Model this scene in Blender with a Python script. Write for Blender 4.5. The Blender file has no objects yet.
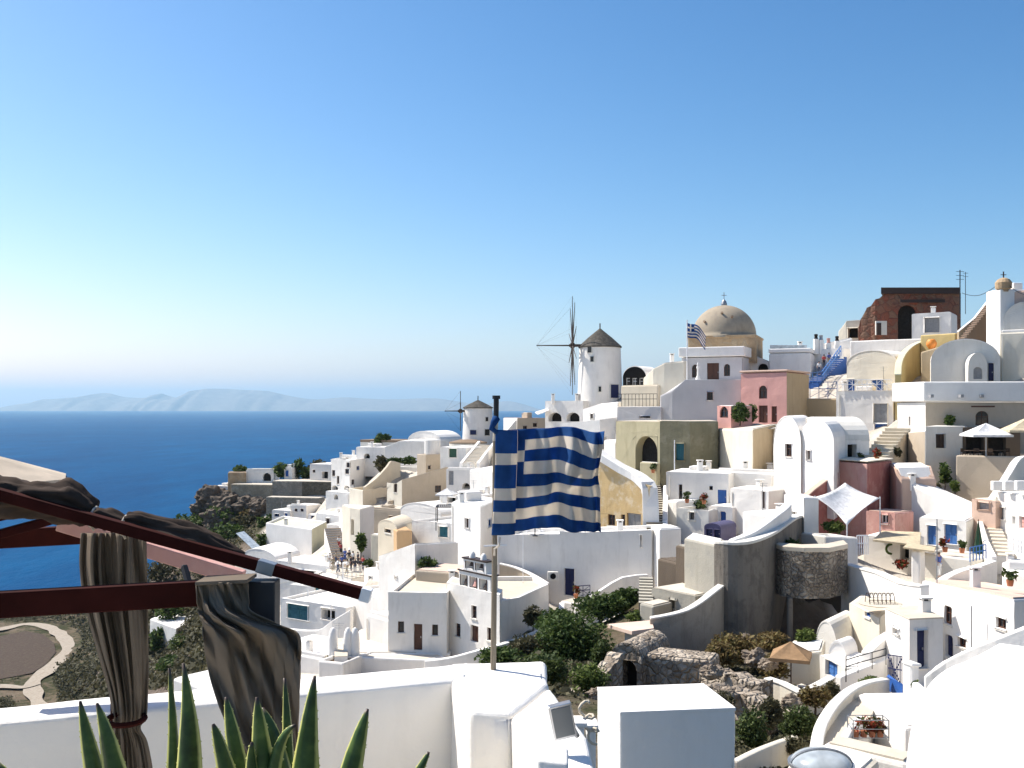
import bpy, bmesh, math, random
import numpy as np
from mathutils import Vector, Matrix
from mathutils import noise as mnoise
R = math.radians
C = bpy.context.scene.collection
F, CX, HY, CZ = 995.0, 512.0, 407.5, 130.0      # lens in pixels, principal column, horizon row, eye height above the sea
random.seed(7)

def P(px, py, Y):
    return Vector(((px - CX) / F * Y, Y, CZ + (HY - py) / F * Y))
def ZZ(py, Y): return CZ + (HY - py) / F * Y
def G2(px, Y): return Vector(((px - CX) / F * Y, Y))

# ------------------------------------------------------------------ materials
MATS = {}
def nd(nt, t, **kw):
    n = nt.nodes.new(t)
    for k, v in kw.items(): setattr(n, k, v)
    return n
def base_mat(name, rough=.8, spec=.3):
    m = bpy.data.materials.new(name); m.use_nodes = True
    nt = m.node_tree; b = nt.nodes['Principled BSDF']
    b.inputs['Roughness'].default_value = rough
    b.inputs['Specular IOR Level'].default_value = spec
    return m, nt, b
def coords(nt, scale=(1, 1, 1)):
    tc = nd(nt, 'ShaderNodeTexCoord'); mp = nd(nt, 'ShaderNodeMapping')
    mp.inputs['Scale'].default_value = scale
    nt.links.new(tc.outputs['Object'], mp.inputs['Vector'])
    return mp.outputs['Vector']
def noise(nt, vec, scale, detail=4, rough=.55):
    n = nd(nt, 'ShaderNodeTexNoise'); n.inputs['Scale'].default_value = scale
    n.inputs['Detail'].default_value = detail; n.inputs['Roughness'].default_value = rough
    nt.links.new(vec, n.inputs['Vector']); return n.outputs['Fac']
def ramp(nt, fac, stops):
    r = nd(nt, 'ShaderNodeValToRGB'); e = r.color_ramp.elements
    while len(e) < len(stops): e.new(.5)
    for el, (p, c) in zip(e, stops):
        el.position = p; el.color = (*c, 1) if len(c) == 3 else c
    nt.links.new(fac, r.inputs['Fac']); return r.outputs['Color']
def mix(nt, fac, a, b, mode='MIX'):
    m = nd(nt, 'ShaderNodeMix', data_type='RGBA', blend_type=mode)
    for s, v in ((m.inputs[0], fac), (m.inputs[6], a), (m.inputs[7], b)):
        if hasattr(v, 'is_linked'): nt.links.new(v, s)
        elif isinstance(v, tuple): s.default_value = (*v, 1) if len(v) == 3 else v
        else: s.default_value = v
    return m.outputs[2]
def bump(nt, b, h, strength, dist):
    bp = nd(nt, 'ShaderNodeBump'); bp.inputs['Strength'].default_value = strength; bp.inputs['Distance'].default_value = dist
    nt.links.new(h, bp.inputs['Height']); nt.links.new(bp.outputs['Normal'], b.inputs['Normal'])
def sc(c, k): return tuple(min(1, x * k) for x in c)

def plaster(name, col, stain=.25, stcol=None, bumpy=.5, rough=.88, blotch=None):
    m, nt, b = base_mat(name, rough, .2)
    v = coords(nt); vs = coords(nt, (1, 1, .25))
    n1 = noise(nt, v, .35, 5, .6); n2 = noise(nt, vs, 1.6, 5, .65); n3 = mix(nt, .55, noise(nt, v, 9, 4), noise(nt, v, 1.1, 3)); n4 = noise(nt, coords(nt, (1, 1, .06)), 3.2, 4, .6)
    c = ramp(nt, n1, [(.3, sc(col, .9)), (.7, sc(col, 1.04))])
    st = stcol or sc(col, .62)
    f = ramp(nt, n2, [(.52, (0, 0, 0)), (.8, (stain,) * 3)])
    c = mix(nt, f, c, st)
    c = mix(nt, ramp(nt, n4, [(.58, (0, 0, 0)), (.8, (stain * .45,) * 3)]), c, st)
    if blotch:
        f2 = ramp(nt, noise(nt, v, .9, 6, .7), [(.5, (0, 0, 0)), (.6, (.75,) * 3)])
        c = mix(nt, f2, c, blotch)
    nt.links.new(c, b.inputs['Base Color'])
    bump(nt, b, n3, bumpy * .5, .10)
    MATS[name] = m; return m
def stone(name, ca, cb, cj, scale=1.6, bumpd=.12, dirt=None):
    m, nt, b = base_mat(name, .92, .15)
    v = coords(nt); 
    dn = nd(nt, 'ShaderNodeTexNoise'); dn.inputs['Scale'].default_value = 1.2; nt.links.new(v, dn.inputs['Vector'])
    dn.inputs['Detail'].default_value = 4; vv = mix(nt, .30, v, dn.outputs['Color'])
    vo = nd(nt, 'ShaderNodeTexVoronoi', feature='DISTANCE_TO_EDGE'); vo.inputs['Scale'].default_value = scale; nt.links.new(vv, vo.inputs['Vector'])
    vc = nd(nt, 'ShaderNodeTexVoronoi'); vc.inputs['Scale'].default_value = scale; nt.links.new(vv, vc.inputs['Vector'])
    s = nd(nt, 'ShaderNodeSeparateColor'); nt.links.new(vc.outputs['Color'], s.inputs[0])
    c = ramp(nt, s.outputs[0], [(.1, ca), (.9, cb)])
    f = ramp(nt, vo.outputs['Distance'], [(.02, (1, 1, 1)), (.09, (0, 0, 0))])
    gone = ramp(nt, noise(nt, v, .8, 4, .6), [(.40, (0, 0, 0)), (.62, (1, 1, 1))])
    c = mix(nt, mix(nt, 1.0, f, gone, 'MULTIPLY'), c, cj)
    n = noise(nt, v, .5, 6, .65)
    c = mix(nt, ramp(nt, n, [(.42, (0, 0, 0)), (.62, (.55,) * 3)]), c, dirt or sc(ca, .6))
    c = mix(nt, .25, c, ramp(nt, noise(nt, v, 7, 4), [(.3, sc(ca, .5)), (.7, cb)]))
    nt.links.new(c, b.inputs['Base Color'])
    h = ramp(nt, vo.outputs['Distance'], [(0, (0, 0, 0)), (.2, (1, 1, 1))])
    h2 = mix(nt, .35, h, ramp(nt, noise(nt, v, 6, 5), [(.2, (0, 0, 0)), (.8, (1, 1, 1))]))
    bump(nt, b, h2, .9, bumpd)
    MATS[name] = m; return m
def paint(name, col, rough=.55, var=.15, metal=0, spec=.4):
    m, nt, b = base_mat(name, rough, spec)
    v = coords(nt); n = noise(nt, v, 4, 5, .6)
    c = ramp(nt, n, [(.3, sc(col, 1 - var)), (.7, sc(col, 1 + var))])
    nt.links.new(c, b.inputs['Base Color']); b.inputs['Metallic'].default_value = metal
    MATS[name] = m; return m
def wood(name, col, scale=(1, 1, 1), rough=.6):
    m, nt, b = base_mat(name, rough, .3)
    v = coords(nt, scale); n = noise(nt, v, 6, 6, .65)
    c = ramp(nt, n, [(.25, sc(col, .55)), (.55, col), (.8, sc(col, 1.35))])
    nt.links.new(c, b.inputs['Base Color']); bump(nt, b, n, .25, .01)
    MATS[name] = m; return m
def cloth(name, col, trans=.25, scale=60, var=.2):
    m, nt, b = base_mat(name, .9, .1)
    v = coords(nt); n = noise(nt, v, 3, 5, .6); w = noise(nt, v, scale, 2)
    c = ramp(nt, n, [(.3, sc(col, 1 - var)), (.7, sc(col, 1 + var))])
    nt.links.new(c, b.inputs['Base Color']); bump(nt, b, w, .2, .004)
    tr = nd(nt, 'ShaderNodeBsdfTranslucent'); nt.links.new(c, tr.inputs['Color'])
    mx = nd(nt, 'ShaderNodeMixShader'); mx.inputs[0].default_value = trans
    out = nt.nodes['Material Output']
    nt.links.new(b.outputs[0], mx.inputs[1]); nt.links.new(tr.outputs[0], mx.inputs[2]); nt.links.new(mx.outputs[0], out.inputs['Surface'])
    MATS[name] = m; return m
def leafmat(name, stops, trans=.3):
    m, nt, b = base_mat(name, .7, .25)
    g = nd(nt, 'ShaderNodeNewGeometry')
    v = coords(nt); n = noise(nt, v, 1.3, 3)
    mth = nd(nt, 'ShaderNodeMath', operation='MULTIPLY_ADD'); mth.inputs[1].default_value = .55
    nt.links.new(g.outputs['Random Per Island'], mth.inputs[0])
    m2 = nd(nt, 'ShaderNodeMath', operation='MULTIPLY'); m2.inputs[1].default_value = .45; nt.links.new(n, m2.inputs[0]); nt.links.new(m2.outputs[0], mth.inputs[2])
    c = ramp(nt, mth.outputs[0], stops)
    nt.links.new(c, b.inputs['Base Color'])
    tr = nd(nt, 'ShaderNodeBsdfTranslucent'); nt.links.new(c, tr.inputs['Color'])
    mx = nd(nt, 'ShaderNodeMixShader'); mx.inputs[0].default_value = trans
    out = nt.nodes['Material Output']
    nt.links.new(b.outputs[0], mx.inputs[1]); nt.links.new(tr.outputs[0], mx.inputs[2]); nt.links.new(mx.outputs[0], out.inputs['Surface'])
    MATS[name] = m; return m
def glassy(name, col, rough=.12):
    m, nt, b = base_mat(name, rough, .5)
    v = coords(nt); n = noise(nt, v, 2, 2)
    nt.links.new(ramp(nt, n, [(.3, sc(col, .7)), (.7, sc(col, 1.3))]), b.inputs['Base Color'])
    MATS[name] = m; return m

plaster('white', (.83, .795, .735), .36, (.46, .42, .36))
plaster('white_clean', (.85, .82, .765), .22, (.52, .49, .44), .45)
plaster('offwhite', (.72, .69, .62), .35, (.42, .37, .29))
plaster('cream', (.64, .56, .43), .3, (.4, .32, .2))
plaster('lightcream', (.72, .66, .54), .3, (.46, .38, .27))
plaster('beige', (.50, .42, .32), .3, (.3, .24, .17))
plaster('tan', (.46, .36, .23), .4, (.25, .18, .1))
plaster('ochre', (.58, .42, .21), .55, (.3, .18, .07), .8, blotch=(.62, .52, .36))
plaster('olivecream', (.47, .42, .27), .5, (.26, .22, .12))
plaster('olive', (.20, .185, .12), .5, (.10, .09, .05), .8, blotch=(.25, .23, .16))
plaster('greyhouse', (.55, .53, .52), .2, (.3, .3, .3))
plaster('greyplaster', (.42, .39, .32), .5, (.24, .22, .17), .8, blotch=(.36, .34, .29))
plaster('pink', (.66, .36, .315), .3, (.5, .24, .2))
plaster('pinkbeige', (.58, .42, .33), .3, (.4, .28, .2))
plaster('red', (.33, .125, .105), .5, (.2, .07, .06), .7, blotch=(.42, .20, .165))
plaster('redlight', (.60, .33, .28), .5, (.32, .14, .11), .6, blotch=(.62, .39, .33))
stone('ruinred', (.26, .075, .045), (.23, .13, .085), (.13, .06, .042), 1.5, .12, dirt=(.13, .10, .075))
plaster('brownwall', (.13, .10, .072), .5, (.1, .07, .05), .8)
plaster('darkwall', (.20, .176, .145), .8, (.07, .062, .052), 1.0, blotch=(.125, .112, .093))  # stained wall, base colour also darkened for its shade
plaster('midwall', (.36, .32, .26), .9, (.14, .125, .10), 1.0, blotch=(.27, .24, .195))  # paler copy for the lit lower run of the curved wall
plaster('caveshade', (.07, .06, .05), .5, (.03, .025, .02), 1.0)  # near-black colour stands for the cave's shadow
plaster('yellow', (.66, .51, .23), .35, (.45, .28, .08))
plaster('yellowgreen', (.66, .63, .45), .3, (.4, .36, .2))
plaster('roofbeige', (.60, .53, .42), .4, (.35, .28, .2))
plaster('roofpink', (.66, .50, .40), .35, (.42, .3, .22))
plaster('roofbrown', (.26, .19, .13), .4, (.14, .1, .07))
plaster('terracotta', (.56, .37, .2), .3, (.3, .13, .05))
plaster('paving', (.60, .54, .45), .45, (.34, .29, .22))
plaster('domeplaster', (.37, .31, .23), .55, (.22, .18, .13), .7, blotch=(.31, .26, .2))
stone('brickbeige', (.44, .30, .17), (.55, .42, .27), (.40, .33, .24), 1.1, .05)
stone('rubble', (.24, .19, .14), (.58, .50, .40), (.10, .08, .058), 3.6, .18)
stone('bastion', (.22, .18, .14), (.50, .43, .34), (.07, .057, .045), 4.6, .22)
stone('fort', (.36, .30, .21), (.46, .40, .30), (.28, .23, .16), 1.8, .08)
stone('fortgrey', (.28, .26, .22), (.38, .34, .28), (.22, .19, .155), 1.8, .08)
stone('fortdark', (.13, .115, .085), (.22, .19, .14), (.08, .07, .05), 1.8, .1)
stone('thatch', (.085, .078, .066), (.15, .135, .112), (.05, .046, .04), 3.0, .06)
paint('bluepaint', (.025, .10, .34)); paint('blueshade', (.06, .17, .42)); paint('navy', (.012, .018, .075)); paint('teal', (.03, .14, .17))
paint('tealdark', (.012, .05, .055)); paint('greypaint', (.30, .30, .30)); paint('purpleblue', (.07, .065, .14)); paint('greenpaint', (.05, .12, .07))
paint('brownpaint', (.085, .035, .02)); paint('darkbrown', (.04, .022, .015)); paint('whitepaint', (.78, .78, .78)); paint('blackmetal', (.025, .025, .028), .45, .1, .3)
paint('greymetal', (.32, .33, .34), .4, .1, .6); paint('steel', (.55, .55, .56), .3, .1, .8); paint('redbeam', (.038, .008, .006), .85, .3, 0, .08); paint('postgrey', (.030, .032, .036), .6)
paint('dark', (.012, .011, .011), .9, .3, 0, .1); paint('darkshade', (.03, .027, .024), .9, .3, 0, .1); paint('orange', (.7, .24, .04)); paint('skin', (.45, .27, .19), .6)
paint('shirt_dark', (.03, .03, .04)); paint('shirt_white', (.7, .7, .68)); paint('shirt_blue', (.06, .10, .32)); paint('shirt_red', (.45, .06, .05)); paint('jeans', (.05, .07, .13)); paint('khaki', (.36, .3, .2)); paint('hair', (.03, .02, .015), .6)
paint('pot', (.45, .17, .08), .8); paint('cap_grey', (.42, .40, .37), .5); paint('soil', (.09, .06, .04), .95, .4, 0, .1)
wood('polewood', (.27, .22, .155), (6, 6, .4)); wood('darkwood', (.07, .045, .03), (3, 3, 3)); wood('sailwood', (.06, .045, .035), (3, 3, 3)); wood('tanwood', (.3, .19, .1), (3, 3, 3))
cloth('curtain', (.19, .153, .115), .14, 80, .12); cloth('awning', (.062, .044, .034), .1, 80, .3); cloth('canvas_white', (.82, .81, .79), .2); cloth('canvas_cream', (.72, .62, .44), .3); cloth('canvas_tan', (.42, .27, .15), .3)
cloth('parasol', (.62, .53, .42), .25); cloth('flag_blue', (.034, .115, .32), .5, 80, .35); cloth('flag_white', (.80, .74, .65), .5, 80, .15); cloth('canvas_green', (.02, .06, .035), .1)
glassy('glass', (.018, .02, .024)); glassy('glass_teal', (.05, .13, .15)); glassy('glass_pale', (.38, .42, .44), .2); glassy('lampglass', (.16, .17, .17), .3)
leafmat('leaf_dark', [(.1, (.014, .026, .007)), (.5, (.058, .098, .022)), (.95, (.17, .21, .06))])
leafmat('leaf_mid', [(.1, (.02, .035, .01)), (.5, (.06, .09, .025)), (.95, (.14, .16, .05))])
leafmat('leaf_bright', [(.1, (.03, .05, .01)), (.5, (.10, .14, .03)), (.95, (.22, .25, .07))])
leafmat('leaf_olive', [(.1, (.03, .03, .015)), (.5, (.085, .08, .04)), (.95, (.17, .15, .08))])
leafmat('leaf_dry', [(.1, (.05, .032, .014)), (.4, (.14, .095, .035)), (.7, (.20, .16, .06)), (.95, (.13, .15, .05))])
leafmat('flowers', [(.1, (.12, .02, .015)), (.4, (.3, .04, .02)), (.6, (.06, .08, .02)), (.95, (.12, .14, .04))])

def agave_mat():
    m, nt, b = base_mat('agave', .45, .4)
    u = nd(nt, 'ShaderNodeUVMap'); s = nd(nt, 'ShaderNodeSeparateXYZ'); nt.links.new(u.outputs[0], s.inputs[0])
    v = coords(nt); n = noise(nt, v, 9, 4)
    ed = nd(nt, 'ShaderNodeMath', operation='SUBTRACT'); ed.inputs[1].default_value = .5; nt.links.new(s.outputs[0], ed.inputs[0])
    ab = nd(nt, 'ShaderNodeMath', operation='ABSOLUTE'); nt.links.new(ed.outputs[0], ab.inputs[0])
    n2 = nd(nt, 'ShaderNodeMath', operation='MULTIPLY_ADD'); n2.inputs[1].default_value = .12; nt.links.new(n, n2.inputs[0]); nt.links.new(ab.outputs[0], n2.inputs[2])
    inner = ramp(nt, n, [(.3, (.016, .036, .010)), (.5, (.040, .085, .020)), (.75, (.12, .18, .04))])
    f = ramp(nt, n2.outputs[0], [(.40, (0, 0, 0)), (.49, (1, 1, 1))])
    c = mix(nt, f, inner, (.48, .48, .15))
    tip = ramp(nt, s.outputs[1], [(.93, (0, 0, 0)), (.985, (1, 1, 1))])
    c = mix(nt, tip, c, (.06, .035, .025))
    nt.links.new(c, b.inputs['Base Color']); MATS['agave'] = m
agave_mat()

# ------------------------------------------------------------------ mesh helpers
class MB:
    def __init__(s): s.v = []; s.f = []; s.mi = []
    def vert(s, p): s.v.append(tuple(p)); return len(s.v) - 1
    def face(s, ps, mi=0):
        s.f.append([s.vert(p) for p in ps]); s.mi.append(mi)
    def hexa(s, b, t, mi=0):          # bottom ring, top ring (same count), closed prism
        n = len(b); ib = [s.vert(p) for p in b]; it = [s.vert(p) for p in t]
        s.f.append(ib[::-1]); s.f.append(it); s.mi += [mi, mi]
        for i in range(n):
            j = (i + 1) % n; s.f.append([ib[i], ib[j], it[j], it[i]]); s.mi.append(mi)
    def box(s, c, sx, sy, sz, mi=0, rz=0, M=None):   # c = centre of the base
        c = Vector(c); q = [(-1, -1), (1, -1), (1, 1), (-1, 1)]
        m = Matrix.Rotation(rz, 3, 'Z') if M is None else M
        b = [c + m @ Vector((a * sx / 2, d * sy / 2, 0)) for a, d in q]; t = [c + m @ Vector((a * sx / 2, d * sy / 2, sz)) for a, d in q]
        s.hexa(b, t, mi)
    def tube(s, pts, r, n=8, mi=0, r2=None):
        pts = [Vector(p) for p in pts]; rings = []
        for i, p in enumerate(pts):
            d = (pts[min(i + 1, len(pts) - 1)] - pts[max(i - 1, 0)]).normalized()
            a = d.orthogonal().normalized() if i == 0 or abs(rings_a.dot(d)) > .98 else (rings_a - d * rings_a.dot(d)).normalized()
            rings_a = a; bb = d.cross(a)
            rr = r if r2 is None else r + (r2 - r) * i / max(1, len(pts) - 1)
            rings.append([s.vert(p + a * rr * math.cos(2 * math.pi * k / n) + bb * rr * math.sin(2 * math.pi * k / n)) for k in range(n)])
        for A, B in zip(rings, rings[1:]):
            for k in range(n):
                s.f.append([A[k], A[(k + 1) % n], B[(k + 1) % n], B[k]]); s.mi.append(mi)
        s.f.append(rings[0][::-1]); s.f.append(rings[-1]); s.mi += [mi, mi]
    def bar(s, p, q, w, h, mi=0):      # rectangular bar from p to q
        p = Vector(p); q = Vector(q); d = (q - p).normalized()
        up = Vector((0, 0, 1)) if abs(d.z) < .95 else Vector((0, 1, 0))
        a = d.cross(up).normalized(); u = a.cross(d).normalized()
        k = [(-1, -1), (1, -1), (1, 1), (-1, 1)]
        s.hexa([p + a * x * w / 2 + u * y * h / 2 for x, y in k][::-1], [q + a * x * w / 2 + u * y * h / 2 for x, y in k][::-1], mi)
    def lathe(s, c, prof, n=24, mi=0, a0=0, a1=2 * math.pi):
        c = Vector(c); full = abs(a1 - a0 - 2 * math.pi) < 1e-4; m = n if full else n + 1
        rings = [[s.vert(c + Vector((r * math.cos(a0 + (a1 - a0) * k / n), r * math.sin(a0 + (a1 - a0) * k / n), z))) for k in range(m)] for r, z in prof]
        for A, B in zip(rings, rings[1:]):
            for k in range(n):
                k2 = (k + 1) % m; s.f.append([A[k], A[k2], B[k2], B[k]]); s.mi.append(mi)
    def build(s, name, mats, parent=None, smooth=False, weld=True, bev=0, fixn=False):
        me = bpy.data.meshes.new(name)
        off = Vector(parent['_o']) if parent is not None and '_o' in parent else Vector((0, 0, 0))
        me.from_pydata([tuple(Vector(p) - off) for p in s.v], [], s.f)
        for m in (mats if isinstance(mats, (list, tuple)) else [mats]): me.materials.append(MATS[m])
        me.polygons.foreach_set('material_index', s.mi)
        if weld or fixn:
            bm = bmesh.new(); bm.from_mesh(me)
            if weld: bmesh.ops.remove_doubles(bm, verts=bm.verts, dist=.0006)
            if fixn: bmesh.ops.recalc_face_normals(bm, faces=bm.faces)
            bm.to_mesh(me); bm.free()
        if smooth: me.polygons.foreach_set('use_smooth', [True] * len(me.polygons))
        o = bpy.data.objects.new(name, me); C.objects.link(o)
        if parent is not None: o.parent = parent; o['_o'] = tuple(off)
        if bev:
            b = o.modifiers.new('bevel', 'BEVEL'); b.width = bev; b.segments = 2; b.limit_method = 'ANGLE'; b.angle_limit = R(38); b.use_clamp_overlap = True
        return o
def tag(o, label, cat, group=None, kind=None):
    o['label'] = label; o['category'] = cat
    if group: o['group'] = group
    if kind: o['kind'] = kind
    return o
def empty(name, loc, label, cat, group=None):
    o = bpy.data.objects.new(name, None); C.objects.link(o); o.location = loc; o['_o'] = tuple(loc); o.empty_display_size = .5
    return tag(o, label, cat, group)
VG = []                                   # plan points of buildings (where the ground is paved)
GC = []                                   # terrain control points (x, y, z)
def gnd(px, py, Y): GC.append(tuple(P(px, py, Y)))
def gw(x, y, z): GC.append((x, y, CZ + z))

def dup_tree(o, parent=None, loc=None, label=None):
    c = o.copy(); C.objects.link(c)
    if parent is not None: c.parent = parent
    for ch in list(o.children): dup_tree(ch, c)
    if loc is not None: c.location = loc
    if label: c['label'] = label
    return c

# ------------------------------------------------------------------ openings
KINDS = {'win': ('window', 'brownpaint', 'glass'), 'winb': ('window', 'bluepaint', 'glass'), 'winw': ('window', 'whitepaint', 'glass'), 'wing': ('window', 'greypaint', 'glass'),
         'door': ('door', 'brownpaint', None), 'doorb': ('door', 'bluepaint', None), 'doorl': ('door', 'blueshade', None), 'doorn': ('door', 'navy', None), 'doort': ('door', 'teal', None), 'doorg': ('door', 'greypaint', None), 'doorr': ('door', 'redlight', None),
         'shutb': ('shutter', 'bluepaint', None), 'shutg': ('shutter', 'greypaint', None), 'shutt': ('shutter', 'teal', None), 'shutgr': ('shutter', 'greenpaint', None), 'shutd': ('shutter', 'darkbrown', None),
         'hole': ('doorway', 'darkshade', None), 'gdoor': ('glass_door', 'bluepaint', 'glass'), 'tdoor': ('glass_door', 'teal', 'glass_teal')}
def fill_opening(root, p, d, n, u0, u1, z0, z1, kind, arch, r):
    nm, mt, pane = KINDS[kind]
    mb = MB(); at = lambda u, z, k: Vector((p.x + d.x * u - n.x * k, p.y + d.y * u - n.y * k, z))
    def bx(a0, a1, b0, b1, k0, k1, m=mb): 
        m.hexa([at(a0, b0, k0), at(a1, b0, k0), at(a1, b0, k1), at(a0, b0, k1)], [at(a0, b1, k0), at(a1, b1, k0), at(a1, b1, k1), at(a0, b1, k1)])
    w, h = u1 - u0, z1 - z0; e = .015
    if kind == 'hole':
        bx(u0 - e, u1 + e, z0 - e, z1 + e, r, r + .05)  # dark sheet closes the recess in place of inside shade
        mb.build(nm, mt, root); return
    if pane:
        fw = min(.09, w * .12)
        bx(u0 - e, u0 + fw, z0 - e, z1 + e, r - .06, r + .02); bx(u1 - fw, u1 + e, z0 - e, z1 + e, r - .06, r + .02)
        bx(u0 + fw, u1 - fw, z0 - e, z0 + fw, r - .06, r + .02); bx(u0 + fw, u1 - fw, z1 - fw, z1 + e, r - .06, r + .02)
        if w > .7: bx((u0 + u1) / 2 - .03, (u0 + u1) / 2 + .03, z0 + fw, z1 - fw, r - .05, r + .015)
        if h > 1.0: bx(u0 + fw, u1 - fw, z0 + h * .6 - .025, z0 + h * .6 + .025, r - .045, r + .012)
        o = mb.build(nm, mt, root)
        m2 = MB(); bx(u0, u1, z0, z1, r, r + .008, m2); m2.build('pane', pane, o)
        if w > .35 and not arch: m2 = MB(); bx(u0 - .09, u1 + .09, z0 - .10, z0 - .004, -.09, .06, m2); m2.build('sill', 'offwhite', o)
    else:
        bx(u0 - e, u1 + e, z0 - e, z1 + e, r, r + .05)
        nl = 2 if w > .75 else 1
        for k in range(nl):
            a0 = u0 + w * k / nl + .07; a1 = u0 + w * (k + 1) / nl - .07
            if nm == 'shutter':
                q = max(3, int(h / .16))
                for j in range(q): bx(a0, a1, z0 + .07 + (h - .14) * j / q, z0 + .07 + (h - .14) * (j + .72) / q, r - .03, r)
            else:
                bx(a0, a1, z0 + .12, z0 + h * .42, r - .03, r); bx(a0, a1, z0 + h * .48, z1 - .12, r - .03, r)
        if nl == 2: bx((u0 + u1) / 2 - .015, (u0 + u1) / 2 + .015, z0, z1, r - .02, r)
        o = mb.build(nm, mt, root)
        if nm == 'door':
            m2 = MB(); bx(u1 - .16, u1 - .11, z0 + h * .45, z0 + h * .52, r - .09, r - .031, m2); m2.build('handle', 'steel', o)

def wall_face(mb, root, p, q, zb, zt0, zt1, holes, mi, r=.2):
    """vertical wall face from p to q (plan), holes = list of (u0,u1,z0,z1,kind,arch)"""
    d = (q - p); L = d.length; d = d / L; n = Vector((d.y, -d.x))
    at = lambda u, z, k=0: Vector((p.x + d.x * u - n.x * k, p.y + d.y * u - n.y * k, z))
    us = sorted({0, L, *[h[0] for h in holes], *[h[1] for h in holes]})
    ztm = min(zt0, zt1); zs = sorted({zb, *[h[2] for h in holes], *[h[3] for h in holes]})
    top = lambda u: zt0 + (zt1 - zt0) * u / L
    for a, b in zip(us, us[1:]):
        if b - a < 1e-5: continue
        for i, z in enumerate(zs):
            last = i == len(zs) - 1
            z2 = None if last else zs[i + 1]
            um, zm = (a + b) / 2, (z + .001 if last else (z + z2) / 2)
            if any(h[0] - 1e-6 < um < h[1] + 1e-6 and h[2] < zm < h[3] for h in holes): continue
            mb.face([at(a, z), at(b, z), at(b, top(b) if last else z2), at(a, top(a) if last else z2)], mi)
    for (u0, u1, z0, z1, kind, arch) in holes:
        rr = 1.0 if kind == 'hole' else r
        for A, B in (((u0, z0), (u1, z0)), ((u1, z0), (u1, z1)), ((u1, z1), (u0, z1)), ((u0, z1), (u0, z0))):
            mb.face([at(*A), at(*A, rr + .03), at(*B, rr + .03), at(*B)], mi)
        if arch:
            w = (u1 - u0) / 2; hgt = min(w, (z1 - z0) * .6); uc = (u0 + u1) / 2; K = 8
            arc = [(uc + w * math.cos(math.pi * k / (2 * K)), z1 - hgt + hgt * math.sin(math.pi * k / (2 * K))) for k in range(K + 1)]
            for sgn in (1, -1):
                pts = [(uc + sgn * (u - uc), z) for u, z in arc]; cor = (uc + sgn * w, z1)
                for A, B in zip(pts, pts[1:]):
                    mb.face([at(*A), at(*cor), at(*B)] if sgn > 0 else [at(*A), at(*B), at(*cor)], mi)
                    mb.face([at(*A), at(*A, rr), at(*B, rr), at(*B)], mi)
        fill_opening(root, p, d, n, u0, u1, z0, z1, kind, arch, rr)

def ray_on_face(px, p, q):
    t = (px - CX) / F                     # x = t*y ; p + s*(q-p)
    e = q - p; den = e.x - t * e.y
    s = (t * p.y - p.x) / den
    pt = p + e * s
    return s * e.length, pt.y

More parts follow.
